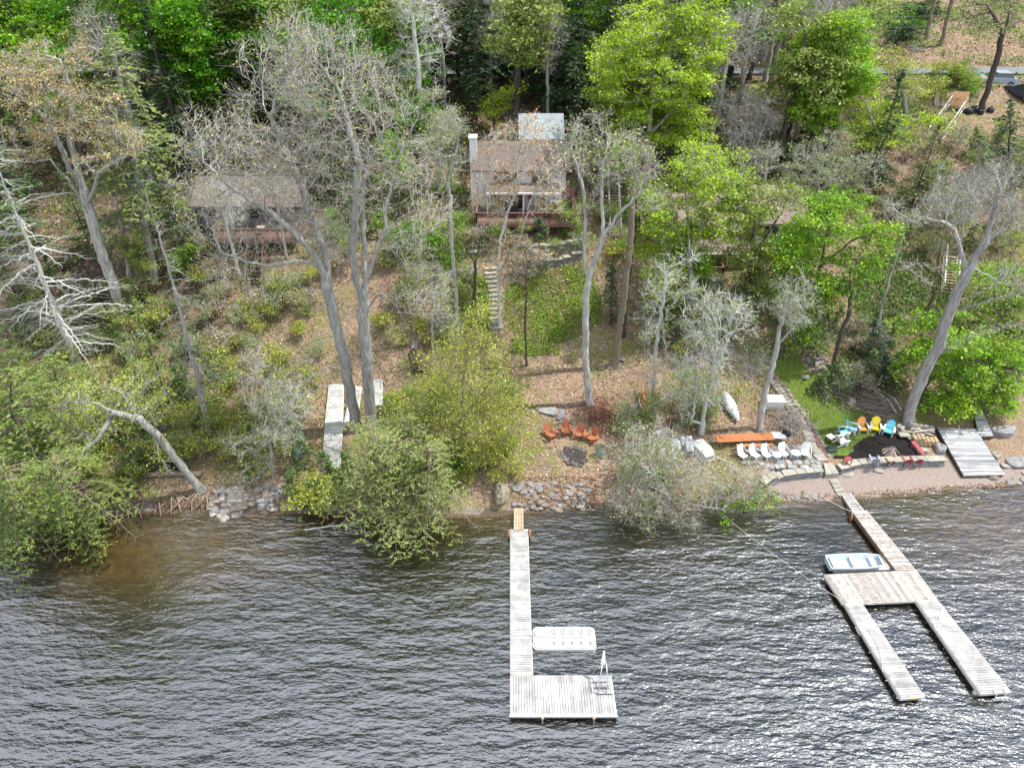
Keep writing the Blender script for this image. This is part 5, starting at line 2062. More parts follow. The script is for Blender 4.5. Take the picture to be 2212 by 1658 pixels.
mb.tube([p + V3(0, 0, .25), p + V3(0, 0, .5), p + V3(0, 0, .75), p + V3(.02, 0, .95), p + V3(.02, 0, 1.05)], [.17, .13, .18, .08, .07], 10)
mb.rock((p[0] + .02, p[1], p[2] + 1.16), (.22, .22, .26), rg)
mb.build('figure', M_WHITE, o, smooth=True)

# the grey cabin on the left
gc = thing('house', 'grey cabin with brown moss flecked roof behind the big bare tree', 'house', (-23, 59, 9.5))
LX0, LX1 = px_x(431, 58.2, 10.6), px_x(648, 58.2, 10.6)
gable(gc, LX0, LX1, 58.2, 63.6, 11.8, 13.05, .45, S_GREY, M_ROOFB, 8.4)
mb = MB()
mb.bar((LX0 - .45, 57.72, 11.62), (LX1 + .45, 57.72, 11.62), .1, .12)
mb.build('gutter', M_BLACK, gc)
for a, b_, zt, hh_ in ((449, 465, 10.98, 1.0), (541, 556, 11.0, .8), (592, 612, 10.4, .8)):
    xa, xb = px_x(a, 58.2, 11), px_x(b_, 58.2, 11)
    window(gc, (xa + xb) / 2, 58.2, zt, xb - xa, hh_, M_BLACK, 1)
for xx in (507, 560):
    x = px_x(xx, 58, 11.2)
    mb = MB()
    mb.box((x, 58.08, 11.25), (.14, .18, .3))
    mb.build('wall_lamp', M_BLACK, gc)
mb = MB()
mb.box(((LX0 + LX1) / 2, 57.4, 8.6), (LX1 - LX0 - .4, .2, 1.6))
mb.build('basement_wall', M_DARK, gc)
porch('deck', 'brown railed deck on posts in front of the grey cabin', px_x(464, 56, 9.53), px_x(640, 56, 9.53), 56.0, 58.15, 9.53, M_DECKBR, M_DECKBR, 6, 8)
stairs('stairs', 'dark timber stairs with handrails leading down from the deck of the grey cabin', gnd(553, 634) + V3(0, 0, .15), V3(px_x(556, 55.6, 9.3), 55.8, 9.4), 1.35, 13, M_DARKW, M_BROWNW)
x = px_x(566, 57, 9.6)
small_table('deck_table', 'small tan table on the deck of the grey cabin', (x, 57.0, 9.53), 0, .7, .5, .7, M_TANW, M_TANW)
x = px_x(505, 57, 9.6)
o = thing('folded_umbrella', 'folded blue grey umbrella standing on the deck of the grey cabin', 'umbrella', (x, 57.2, 9.53))
mb = MB()
mb.tube([(0, 0, 0), (0, 0, 2.2)], .03, 6)
mb.build('pole', M_METAL, o, local=True)
mb = MB()
mb.tube([(0, 0, .8), (0, 0, 1.2), (0, 0, 2.15)], [.16, .2, .03], 8)
mb.build('canopy', M_BLUEG, o, local=True)

# the red house on the right
rh = thing('house', 'dark red lakeside house with tan shingles, mostly hidden by bright green maples', 'house', (17, 57, 8))
A0, A1 = px_x(1396, 56, 10), px_x(1640, 56, 10)
gable(rh, A0, A1, 56.6, 63.0, 10.3, 12.0, .4, S_RED, M_ROOFT, 6.6)
B0, B1 = px_x(1632, 56, 10), px_x(1722, 56, 10)
gable(rh, B0 + .02, B1, 55.9, 61.0, 11.3, 13.2, .4, S_RED, M_ROOFT, 6.6, 'dormer_roof')
for xx in (1652, 1672, 1692, 1711):
    x = px_x(xx, 55.9, 10)
    window(rh, x, 55.9, 10.0, .62, 1.75, M_WHITEW, 1)
mb = MB()
mb.bar((B0, 55.5, 8.95), (B1 + .3, 55.5, 8.95), .12, .12)
mb.build('sill_rail', M_WHITEW, rh)
for a, b_ in ((1418, 1432), (1450, 1468), (1580, 1600)):
    xa, xb = px_x(a, 56.6, 9.6), px_x(b_, 56.6, 9.6)
    window(rh, (xa + xb) / 2, 56.6, 9.3, xb - xa, 1.2, M_WHITEW, 1)
C0, C1 = px_x(1500, 55, 9.5), px_x(1632, 55, 9.5)
mb = MB()
mb.hexa([(C0, 54.6, 8.85), (C1, 54.6, 8.85), (C1, 56.6, 9.75), (C0, 56.6, 9.75)], [(C0, 54.6, 8.97), (C1, 54.6, 8.97), (C1, 56.6, 9.87), (C0, 56.6, 9.87)])
mb.build('porch_roof', M_ROOFT, rh)
mb = MB()
mb.bar((C0, 54.56, 8.85), (C1, 54.56, 8.85), .1, .14)
mb.build('gutter', M_WHITEW, rh)
porch('deck', 'faded red deck in front of the dark red house, behind the maples', px_x(1440, 53.6, 7.2), px_x(1560, 53.6, 7.2), 53.6, 56.4, 7.15, M_DECKRED, M_DECKRED, 5, 6)
p = gnd(1545, 622)
o = thing('utility_box', 'pale grey box standing below the faded red deck', 'box', p)
mb = MB()
mb.box(p + V3(0, 0, .4), (1.0, .6, .8))
mb.build('body', M_METAL, o)
mb = MB()
mb.box(p + V3(0, 0, .83), (1.08, .68, .06))
mb.build('lid', M_DULLW, o)
p = gnd(1627, 553)
o = thing('satellite_dish', 'white satellite dish near the dormer windows of the dark red house', 'satellite dish', p)
mb = MB()
mb.tube([p, p + V3(0, 0, 1.3)], .035, 7)
mb.build('mast', M_METAL, o)
mb = MB()
vs = []
for j in range(4):
    for k in range(14):
        r_ = .42 * (j + .001) / 3
        a = 2 * math.pi * k / 14
        q_ = Vector((r_ * math.cos(a), .35 * r_ * r_ - .1, r_ * math.sin(a) * 1.2))
        q_ = Matrix.Rotation(R(-25), 3, 'X') @ q_
        vs.append(Vector(p) + Vector((0, -.1, 1.4)) + q_)
mb.add(vs, [(j * 14 + k, j * 14 + (k + 1) % 14, (j + 1) * 14 + (k + 1) % 14, (j + 1) * 14 + k) for j in range(3) for k in range(14)])
mb.tube([p + V3(0, -.1, 1.1), p + V3(0, -.75, 1.25)], .02, 5)
mb.build('dish', M_WHITE, o)

# long wooden stairway between the white and the red house
stairs('stairway', 'long pale ladder-like stairway climbing between the white house and the red house', gnd(1328, 515) + V3(0, 0, .2), gnd(1321, 330) + V3(0, 0, .2), .95, 30, M_TANW, M_WHITEW, True)
stairs('stairs', 'tan wooden steps with a pale handrail on the dark green slope at the right', gnd(2046, 636) + V3(0, 0, .15), gnd(2050, 560) + V3(0, 0, .35), 1.05, 13, M_TANW, M_TRIM, True, True)
stairs('stairs', 'dark timber stairs with two long pale rails below the orange panel', gnd(2015, 305) + V3(0, 0, .15), gnd(2066, 233) + V3(0, 0, .2), 1.5, 20, M_DARKW, M_TRIM, True)
slab_steps('timber_steps', 'dark earth steps held by timbers on the bank at the far right', [(2196, 800), (2188, 750), (2175, 698)], 2.3, M_DARKW, .12, 8, .08, 'steps', .3)

# the slate cabin and the roof at the top
tl = thing('house', 'slate grey cabin with one window at the top of the wood', 'house', (-36, 103, 18))
g_ = gnd(565, 52)
T0, T1 = px_x(512, g_[1], 20), px_x(586, g_[1], 20)
gable(tl, T0, T1, g_[1], g_[1] + 7, g_[2] + 2.7, g_[2] + 5, .5, S_SLATE, M_ROOFB, g_[2] - 1.0)
window(tl, px_x(559, g_[1], 20), g_[1], g_[2] + 1.7, .9, 1.1, M_WHITEW, 1)
window(tl, px_x(534, g_[1], 20), g_[1], g_[2] + 1.7, .9, 1.1, M_WHITEW, 1)
tr_ = thing('house', 'house with a pale roof edge above the dark green garden at the top', 'house', (58, 113, 20))
T0, T1 = px_x(1885, 112, 21), px_x(1962, 112, 21)
zz = 36 - 112 * math.tan(PITCH - math.atan((829 - 8) / F))
gable(tr_, T0, T1, 112.5, 119, zz + .2, zz + 2.6, .5, S_SLATE, M_ROOFG, gz(T0, 113) - .5)
mb = MB()
mb.bar((T0 - .5, 111.95, zz), (T1 + .5, 111.95, zz), .12, .16)
mb.build('gutter', M_WHITEW, tr_)

# things on the parking place at the upper right
a, b_ = gnd(2047, 229), gnd(2089, 229)
o = thing('plywood_panel', 'orange brown plywood panel propped upright at the parking place', 'panel', (a + b_) / 2)
mb = MB()
mb.hexa([a, b_, b_ + V3(0, .06, 0), a + V3(0, .06, 0)], [p + V3(0, .35, 1.35) for p in (a, b_, b_ + V3(0, .06, 0), a + V3(0, .06, 0))])
mb.build('sheet', mat('plywood', (.52, .30, .17), (.44, .25, .14), 3, .8, 0), o)
mb = MB()
for u in (.15, .85):
    p = a + (b_ - a) * u
    mb.bar(p + V3(0, .9, -.1), p + V3(0, .33, 1.2), .07, .07)
mb.build('prop', M_TANW, o)
a, b_ = gnd(2018, 229), gnd(2045, 229)
mb = MB()
N = 12
vs = []
for i in range(N + 1):
    for j in range(5):
        u, v = i / N, j / 4
        p = a + (b_ - a) * u + V3(0, .12 * math.sin(u * 17 + v * 3) + .3 * v, v * (1.25 - .25 * math.sin(u * 3.1)))
        vs.append(p)
mb.add(vs, [(i * 5 + j, (i + 1) * 5 + j, (i + 1) * 5 + j + 1, i * 5 + j + 1) for i in range(N) for j in range(4)])
mb.add([v + np.array((0, .1, 0)) for v in vs], [(i * 5 + j, (i + 1) * 5 + j, (i + 1) * 5 + j + 1, i * 5 + j + 1) for i in range(N) for j in range(4)])
tag(mb.build('crumpled_sheet', mat('pale_sheet', (.62, .55, .50), (.45, .36, .32), 3, .8, .2)), 'crumpled pale sheet propped up beside the plywood panel', 'sheet')
for px, py, s_, lab in ((2091, 246, .85, 'largest black bag in the row beside the leaning trunk, nearest the stairs'), (2104, 242, .7, 'black bag next to the largest one, in front of the leaning trunk'),
                        (2117, 247, .62, 'black bag at the very foot of the leaning trunk'), (2137, 242, .66, 'black bag at the far end of the row, beyond the leaning trunk')):
    p = gnd(px, py)
    o = thing('rubbish_bag', lab, 'bag', p, 0, 'black bags by the parking place')
    mb = MB()
    mb.rock((p[0], p[1], p[2] + .35 * s_), (s_ * 1.1, s_ * .9, s_ * .85), rg, 0, 0, rg.uniform(0, 3), 12, 8)
    mb.build('sack', M_BAG, o, smooth=True)
    mb = MB()
    mb.tube([p + V3(.05, 0, .7 * s_), p + V3(.08, .02, .95 * s_)], [.05, .12], 7)
    mb.build('knot', M_BAG, o)
def car(label, loc, rz, paint):
    o = thing('parked_car', label, 'car', loc, rz, 'cars at the parking place')
    L, W = 4.5, 1.8
    prof = [(-2.25, .35), (-2.25, .8), (-2.1, .95), (-1.2, 1.0), (-.75, 1.02), (.95, 1.02), (1.9, .92), (2.2, .72), (2.25, .35)]
    mb = MB()
    n = len(prof)
    mb.add([(x, -W / 2, z) for x, z in prof] + [(x, W / 2, z) for x, z in prof], [tuple(range(n)), tuple(range(2 * n - 1, n - 1, -1))] + [(i, n + i, n + (i + 1) % n, (i + 1) % n) for i in range(n)])
    mb.build('body', paint, o, local=True)
    mb = MB()
    b4 = [(-1.7, -.82, 1.0), (1.0, -.82, 1.0), (1.0, .82, 1.0), (-1.7, .82, 1.0)]
    t4 = [(-1.25, -.68, 1.46), (.2, -.68, 1.46), (.2, .68, 1.46), (-1.25, .68, 1.46)]
    mb.hexa(b4, t4)
    mb.build('windows', M_GLASS, o, local=True)
    mb = MB()
    mb.prism([(x, y, 1.46) for x, y in rrect(-1.28, .24, -.7, .7, .15)], 0, .05)
    mb.build('roof', paint, o, local=True)
    for sx in (-1.4, 1.4):
        for sy in (-.85, .85):
            mb = MB()
            mb.tube([(sx, sy - .11, .33), (sx, sy + .11, .33)], .33, 14)
            wh_ = mb.build('wheel', M_BLACK, o, local=True)
            mb = MB()
            mb.tube([(sx, sy - .125, .33), (sx, sy + .125, .33)], .19, 10)
            mb.build('rim', M_METAL, wh_, local=True)
    for sy in (-.6, .6):
        mb = MB()
        mb.box((2.22, sy, .68), (.08, .35, .14))
        mb.build('headlight', M_WHITE, o, local=True)
        mb = MB()
        mb.box((-2.24, sy, .8), (.06, .3, .14))
        mb.build('tail_light', M_RED, o, local=True)
    return o
M_CARB = mat('dark_blue_paint', (.02, .035, .08), (.018, .03, .07), 1, .25, 0, spec=.6)
M_CARS = mat('silver_grey_paint', (.30, .36, .40), (.28, .33, .37), 1, .3, 0, spec=.6)
p = gnd(2208, 212)
car('dark blue car at the right end of the parking place', p, R(100), M_CARB)
p = gnd(2196, 196)
car('silver grey car parked behind the dark blue car', p + V3(-1.5, 2.2, 0), R(175), M_CARS)
p = gnd(2147, 140)
o = thing('mailbox', 'small white mailbox on a post beside the road', 'mailbox', p)
mb = MB()
mb.bar(p, p + V3(0, 0, 1.1), .1, .1)
mb.build('post', M_TANW, o)
mb = MB()
mb.box(p + V3(0, 0, 1.25), (.4, .55, .35))
mb.build('box', M_WHITE, o)
p = gnd(1936, 398)
# utility poles and wires along the road
poles = []
for k, x in enumerate((-62, 66)):
    z = gz(x, 85.5)
    o = thing('utility_pole', ('brown wooden utility pole at the road far to the left, among the trees', 'brown wooden utility pole at the road far to the right')[k], 'utility pole', (x, 85.5, z))
    mb = MB()
    mb.tube([(0, 0, -.3), (0, 0, 8.5)], [.16, .11], 9)
    mb.build('shaft', BARK['brown'], o, local=True)
    mb = MB()
    mb.bar((0, -.9, 8.0), (0, .9, 8.0), .1, .12)
    mb.build('crossarm', BARK['brown'], o, local=True)
for k, (dy, dz, zz2) in enumerate(((-.8, 8.1, 0), (0, 7.0, 0), (.2, 5.9, 0))):
    a = V3(-62, 85.5 + dy, gz(-62, 85.5) + dz)
    b_ = V3(66, 85.5 + dy, gz(66, 85.5) + dz)
    rope('utility_wire', ('highest pale wire strung along the road through the trees', 'middle pale wire strung along the road through the trees', 'lowest pale wire strung along the road through the trees')[k],
         [a, b_], .013, mat('dull_wire', (.30, .30, .31), (.25, .25, .26), 3, .7, 0), .8, 'wire', 40)
# ------------------------------------------------------------------ the trees one can tell apart
T = make_tree
BIG = dict(bark='grey', step=.42, dk=.62)
# twin bare giants left of the middle
T('bare_tree', 'huge bare grey tree with the leaning trunk, one of two giants by the stored docks', 'tree',
  [[(772, 925, 0), (757, 850, 0), (745, 780, 0), (727, 705, 0), (713, 640, 0)],
   [(713, 650, 0), (703, 600, -.2), (688, 565, -.5), (655, 522, -.9), (610, 480, -1.2), (555, 440, -1.6), (500, 405, -1.8), (440, 350, -2)],
   [(705, 605, 0), (706, 555, .3), (678, 497, .5), (663, 447, .4), (650, 400, .3), (620, 330, .2), (585, 250, 0)],
   [(715, 680, 0), (693, 655, -.5), (660, 645, -1), (615, 637, -1.6), (560, 633, -2.2)],
   [(688, 570, -.4), (640, 565, -1.2), (580, 575, -1.8), (520, 560, -2.4), (480, 545, -2.8)],
   [(735, 770, 0), (728, 785, -.6), (683, 805, -1.6), (648, 828, -2.4), (600, 850, -3)],
   [(716, 728, 0), (678, 732, -.7), (645, 760, -1.2), (605, 797, -1.8), (570, 790, -2.2)],
   [(718, 690, 0), (735, 665, -.6), (755, 690, -1.2), (748, 715, -1.5), (760, 745, -2)]],
  [(560, 320, 165, 200, 0, 4.8, 5.2), (460, 340, 110, 95, -1, 3, 2.4), (600, 150, 135, 120, .5, 4.4, 2.8), (430, 450, 85, 75, -2, 2.4, 1.4), (530, 575, 120, 60, -2.5, 2, 1.5), (520, 500, 110, 50, -2, 1.8, 1.2), (640, 800, 85, 60, -2, 1.8, .6), (640, 480, 80, 90, -.6, 2, .9)],
  .39, leaf='dun', nleaf=2.4, lsize=.11, spread=.14, natt=4200, twigs=1.6, twl=1.0, leaf2='yellow', n2=.9, shell=.42, **BIG)
T('bare_tree', 'huge bare grey tree with the straight trunk, one of two giants by the stored docks', 'tree',
  [[(803, 927, 0), (797, 850, 0), (792, 760, 0), (785, 690, 0), (788, 640, 0), (790, 610, 0)],
   [(789, 620, 0), (805, 570, -.3), (825, 515, -.6), (833, 497, -.7), (870, 467, -1), (898, 455, -1.3), (928, 452, -1.6), (970, 447, -2)],
   [(833, 497, -.7), (833, 450, -.5), (842, 410, -.4), (858, 345, -.2), (885, 290, 0), (905, 245, 0)],
   [(785, 655, 0), (768, 600, -.3), (760, 540, -.5), (768, 477, -.6), (770, 415, -.5), (775, 350, -.3), (755, 280, -.2), (735, 200, 0)],
   [(790, 610, 0), (788, 555, .6), (785, 470, 1), (782, 415, 1.1), (800, 340, 1.2), (830, 282, 1), (878, 250, .8), (910, 232, .5)],
   [(791, 670, 0), (813, 637, -.6), (828, 633, -.9), (843, 648, -1.2), (865, 672, -1.6), (898, 680, -2), (953, 680, -2.6)],
   [(840, 650, -1.2), (870, 640, -1.5), (895, 630, -1.8), (915, 650, -2)],
   [(818, 540, -.4), (870, 530, -1), (900, 512, -1.4), (930, 500, -1.8)],
   [(796, 800, 0), (775, 780, -.8), (750, 800, -1.2), (735, 830, -1.5)]],
  [(770, 260, 165, 190, .6, 4.8, 5), (700, 150, 140, 140, 0, 4.4, 2.8), (870, 320, 85, 130, 0, 3, 1.7), (910, 470, 85, 60, -1.4, 2, .9), (900, 650, 80, 50, -2, 1.6, .5), (650, 90, 90, 70, .5, 3, 1), (700, 470, 90, 90, 1, 3, 1.3)],
  .40, leaf='dun', nleaf=2.4, lsize=.11, spread=.14, natt=4200, twigs=1.6, twl=1.0, leaf2='yellow', n2=1.1, shell=.42, **BIG)
# tan budded oak, upper left
T('oak', 'big oak with tan buds spreading over the upper left', 'tree',
  [[(262, 680, 0), (245, 610, 0), (225, 560, 0), (205, 500, 0), (182, 420, 0), (180, 400, 0)],
   [(182, 410, 0), (150, 365, -.6), (128, 310, -.8), (95, 250, -1), (40, 205, -1.4), (0, 190, -1.8)],
   [(178, 400, 0), (150, 300, .3), (155, 240, .4), (150, 190, .5), (130, 130, .5)],
   [(190, 440, 0), (215, 370, -.8), (250, 350, -1.2), (290, 330, -1.6), (330, 315, -2)],
   [(200, 480, 0), (150, 390, -1.2), (110, 345, -1.6), (60, 350, -2), (20, 370, -2.4)]],
  [(120, 190, 130, 110, 0, 4.5, 3.2), (230, 290, 100, 75, -.6, 3.6, 1.7), (60, 130, 80, 70, .5, 3, 1.2), (60, 310, 80, 55, -1.4, 2.4, .8), (290, 300, 40, 40, -1, 1.5, .3)],
  .42, bark='grey', leaf='tan', nleaf=7, lsize=.135, spread=.2, natt=2600, twigs=3, twl=.6, leaf2='yellow', n2=1.6, step=.42, dk=.62)
# standing dead pine, left edge
make_conifer('dead_pine', 'standing dead pine with bare whitened branches at the left edge', 'tree', (168, 785), (-30, 300, 0), 6.2, bark='pale', leaf='hem', nb=85, h0=.05, dead=.85,
             droop=.14, dens=.7, lsize=.2, r0=.30, power=.4, deadr=.015)
make_conifer('hemlock', 'slender leaning hemlock with sparse tiers of green sprays beside the left bank', 'tree', (455, 952), (292, 345), 3.0, bark='grey', leaf='hem', nb=95, h0=.2, dead=.30, droop=.2, dens=.9,
             lsize=.24, r0=.20, power=.7, bend=.3)
make_conifer('hemlock', 'thin bare-stemmed hemlock behind the slender leaning one', 'tree', (377, 905), (285, 640), 1.9, bark='dark', leaf='hemy', nb=46, h0=.35, dead=.3, dens=.8, r0=.10, nspray=5)
make_conifer('hemlock', 'grey green broad hemlock between the tan oak and the bright maple', 'tree', (335, 600), (240, 62), 5.2, bark='grey', leaf='hemg', nb=150, h0=.32, dead=.08, droop=.3, lsize=.32, r0=.30, power=.6, nspray=7)
make_conifer('hemlock', 'dark hemlock trunk with green tiers, left of the grey cabin', 'tree', (404, 565), (322, 300), 2.6, bark='dark', leaf='hemd', nb=70, h0=.25, dead=.25, r0=.22)
make_conifer('hemlock', 'mossy grey hemlock standing between the tan oak and the slender leaning hemlock', 'tree', (285, 620), (232, 330), 2.4, bark='grey', leaf='hem', nb=64, h0=.25, dead=.4, r0=.2)
# hemlocks and leaning tree over the lake, left
make_conifer('hemlock', 'yellow green hemlock drooping over the lake at the left edge', 'tree', (40, 1075), (20, 800, -2.5), 5.4, bark='brown', leaf='hemy', nb=150, h0=.1, dead=.12, droop=.45, lsize=.26, power=.55, nspray=7)
make_conifer('hemlock', 'hemlock leaning lowest over the water, its tip dipping towards the lake', 'tree', (185, 1105), (110, 990, -5.5), 4.2, bark='tan', leaf='hemy', nb=90, h0=.1, dead=.22, droop=.42, lsize=.18, power=.4, nspray=12, side=-1.6)
make_conifer('hemlock', 'bushy yellow green hemlock on the bank behind the leaning shore trunk', 'tree', (150, 1000), (110, 770, -1), 4.2, bark='brown', leaf='hemy', nb=110, h0=.1, dead=.15, droop=.4, lsize=.25, power=.55, nspray=6)
make_conifer('hemlock', 'feathery hemlock at the far left corner of the bank, hanging over the water', 'tree', (55, 1118), (5, 1000, -5), 4.4, bark='tan', leaf='hemy', nb=90, h0=.08, dead=.2, droop=.4, lsize=.17, power=.4, nspray=12, side=-1.6)
make_conifer('hemlock', 'dark green hemlock in the shade below the dead pine', 'tree', (20, 930), (-30, 690, 0), 3.8, bark='brown', leaf='hem', nb=90, h0=.1, dead=.15, droop=.4, power=.6, nspray=6)
T('leaning_tree', 'pale trunk leaning out from the tangled roots of the left bank', 'tree',
  [[(436, 1058, 0), (395, 1010, -.3), (345, 945, -.6), (300, 905, -.9), (250, 890, -1.2), (200, 870, -1.5), (150, 868, -1.7)],
   [(300, 907, -.9), (265, 850, -.7), (240, 835, -.5), (215, 838, -.4)],
   [(245, 890, -1.2), (215, 945, -2), (180, 975, -2.6), (175, 1010, -2.9)],
   [(330, 930, -.6), (345, 985, -1.4), (360, 1015, -2)]],
  [(200, 900, 130, 60, -1.4, 2.4, 1), (150, 960, 100, 55, -2, 2.2, .7), (290, 870, 90, 55, 0, 2, .5)],
  .26, bark='grey', leaf='yellow', nleaf=8, lsize=.13, spread=.28, natt=900, step=.35, dk=.55, up=.0, twigs=2)
# yellow green shrubby tree in the middle
T('spring_tree', 'soft yellow green tree in thin new leaf right of the stored dock sections', 'tree',
  [[(1000, 1010, 0), (998, 930, 0), (1000, 860, 0), (1003, 800, 0), (1010, 740, 0)],
   [(998, 930, 0), (960, 870, -.4), (920, 830, -.6)], [(1000, 900, 0), (1040, 850, -.4), (1080, 800, -.5)]],
  [(1000, 830, 110, 130, 0, 3, 2.2), (940, 910, 120, 95, -.6, 3, 1.6), (1070, 920, 95, 105, -.4, 3, 1.5), (1020, 720, 60, 55, 0, 2, .6)],
  .20, bark='tan', leaf='yellow', nleaf=11, lsize=.12, spread=.3, natt=2000, step=.36, dk=.55, twigs=1, lup=.4)
T('spring_tree', 'low soft green tree on the bank just beside the stored dock sections', 'tree',
  [[(905, 1040, 0), (895, 985, 0), (880, 930, 0)], [(895, 985, 0), (930, 930, -.3)]],
  [(890, 940, 90, 70, 0, 2.4, 1), (850, 1000, 70, 60, -.5, 2, .6)], .13, bark='tan', leaf='soft', nleaf=9, lsize=.12, spread=.26, natt=900, step=.34, dk=.5, twigs=2)
make_conifer('hemlock', 'feathery hemlock overhanging the water left of the middle dock, larger of the pair', 'tree', (835, 1085), (800, 925, -2.2), 4.4, bark='tan', leaf='hemg', nb=95, h0=.04, dead=.2, droop=.3, lsize=.15, power=.35, nspray=13, leafstart=.1)
make_conifer('hemlock', 'feathery hemlock overhanging the water left of the middle dock, smaller of the pair', 'tree', (930, 1092), (925, 965, -2), 3.6, bark='tan', leaf='hemg', nb=80, h0=.04, dead=.2, droop=.3, lsize=.15, power=.35, nspray=13, leafstart=.1)
make_conifer('hemlock', 'yellowish feathery hemlock between the stored docks and the shore hemlocks', 'tree', (880, 1065), (872, 900, -1), 3.6, bark='tan', leaf='hemy', nb=100, h0=.1, dead=.15, droop=.25, lsize=.15, power=.4, nspray=12)
T('shore_shrub', 'bright green leafy shrub among the feathery hemlocks at the water', 'shrub',
  [[(850, 1098, 0), (845, 1050, -.4), (840, 1010, -.8)], [(848, 1070, -.3), (880, 1080, -1)]],
  [(842, 1040, 42, 50, -.8, 1.2, 1), (870, 1080, 45, 40, -1.2, 1, .8)], .07, bark='brown', leaf='lime', nleaf=9, lsize=.13, spread=.2, natt=330, step=.26, dk=.36, twigs=2)
T('bare_shrub', 'bare drooping shrub dangling over the dark water below the feathery hemlocks', 'shrub',
  [[(880, 1110, 0), (878, 1130, -.8), (890, 1150, -1.3)], [(878, 1125, -.7), (910, 1150, -1.2)], [(870, 1120, -.3), (830, 1140, -1)]],
  [(890, 1150, 80, 30, -1.3, 1, 1)], .06, bark='grey', leaf=None, natt=260, step=.25, dk=.35, up=-.15, twigs=3, twl=.5)
# shore shrubs right of the rocks
T('bare_shrub', 'big grey bare shrub with tan leaf tips leaning over the water', 'shrub',
  [[(1440, 1088, 0), (1440, 1040, -.4), (1450, 1000, -.8)], [(1438, 1060, -.3), (1400, 1000, -.6), (1370, 960, -.6)], [(1440, 1060, -.3), (1490, 1010, -.8), (1540, 985, -.8)],
   [(1442, 1070, -.3), (1420, 1120, -1.6), (1400, 1170, -2.6)], [(1442, 1070, -.3), (1460, 1130, -1.8), (1470, 1180, -2.6)], [(1442, 1070, -.3), (1500, 1090, -1.4), (1560, 1100, -1.8)]],
  [(1400, 990, 100, 70, -.6, 2.2, 1.6), (1500, 1035, 105, 50, -.8, 2.0, 1.4), (1360, 1070, 75, 60, -1.6, 1.6, .9), (1430, 1150, 90, 60, -2.6, 1.4, .9), (1590, 1050, 80, 50, -.8, 1.6, .8)],
  .15, bark='grey', leaf='dun', nleaf=3, lsize=.12, spread=.14, natt=1700, step=.34, dk=.5, up=0, twigs=3, twl=.6, leaf2='soft', n2=1.2)
make_conifer('hemlock', 'grey green hemlock low over the water inside the big bare shrub', 'tree', (1395, 1085), (1385, 990, -1.5), 2.8, bark='grey', leaf='hemg', nb=80, h0=.1, dead=.3, droop=.35, lsize=.15, power=.45, nspray=8)
T('shore_shrub', 'vivid green leafy shrub hanging over the water beside the small beach', 'shrub',
  [[(1612, 1078, 0), (1608, 1085, -.7), (1600, 1100, -1.2)], [(1612, 1082, -.4), (1640, 1085, -1)]],
  [(1595, 1105, 55, 42, -1.4, 1.3, 1), (1645, 1085, 42, 32, -.9, 1, .6)], .07, bark='brown', leaf='bright', nleaf=10, lsize=.14, spread=.2, natt=420, step=.26, dk=.36, up=0, twigs=2)
# straight trunks in front of the white house
T('tall_tree', 'tall thin grey trunk left of the stone steps, reaching past the white chimney', 'tree',
  [[(990, 735, 0), (985, 640, 0), (978, 550, 0), (972, 440, 0), (968, 370, 0)], [(970, 420, 0), (950, 340, .3), (935, 300, .5)], [(968, 380, 0), (985, 330, 0), (995, 270, 0)]],
  [(965, 310, 60, 90, 0, 2.4, 1), (930, 360, 45, 50, .3, 1.6, .4)], .15, bark='grey', leaf='soft', nleaf=3, lsize=.14, spread=.2, natt=700, step=.38, dk=.6, twigs=3)
T('dark_trunk_tree', 'dark brown trunk with thin lime leaves in front of the lower retaining wall', 'tree',
  [[(1020, 692, 0), (1025, 620, 0), (1028, 560, 0), (1035, 530, 0), (1040, 505, 0)], [(1028, 570, 0), (1010, 545, 0), (1000, 520, 0)]],
  [(1020, 530, 60, 35, 0, 1.6, 1)], .13, bark='dark', leaf='soft', nleaf=4, lsize=.15, spread=.22, natt=240, step=.36, dk=.6, twigs=2)
T('budding_tree', 'pale slim tree with orange buds in front of the white house', 'tree',
  [[(1080, 700, 0), (1078, 640, 0), (1075, 590, 0), (1080, 520, 0), (1090, 490, 0), (1095, 460, 0), (1112, 420, 0), (1118, 370, 0), (1125, 320, 0)],
   [(1078, 590, 0), (1105, 545, -.3), (1120, 525, -.4), (1128, 500, -.4), (1145, 440, -.3), (1160, 400, 0), (1200, 370, .3)],
   [(1112, 425, 0), (1085, 395, .2), (1060, 345, .4), (1045, 300, .5)], [(1118, 520, -.3), (1160, 545, -1), (1180, 550, -1.2)], [(1095, 460, 0), (1070, 440, -.4), (1050, 400, -.6)]],
  [(1120, 330, 85, 75, 0, 2.6, 1.4), (1070, 420, 60, 90, -.2, 2, .8), (1190, 400, 60, 70, .2, 2, .8), (1120, 560, 80, 50, -.6, 2, .6)],
  .15, bark='pale', leaf='orange', nleaf=3.8, lsize=.16, spread=.2, natt=1700, step=.38, dk=.58, twigs=3)
T('thin_tree', 'thin dark stem standing in the bright ground cover', 'tree', [[(1137, 790, 0), (1134, 700, 0), (1137, 620, 0), (1138, 575, 0)], [(1137, 690, 0), (1118, 680, -.3), (1112, 665, -.4)]],
  [(1135, 570, 55, 50, 0, 1.6, 1)], .085, bark='dark', leaf='dun', nleaf=2, lsize=.12, spread=.15, natt=240, step=.35, dk=.6, twigs=3)
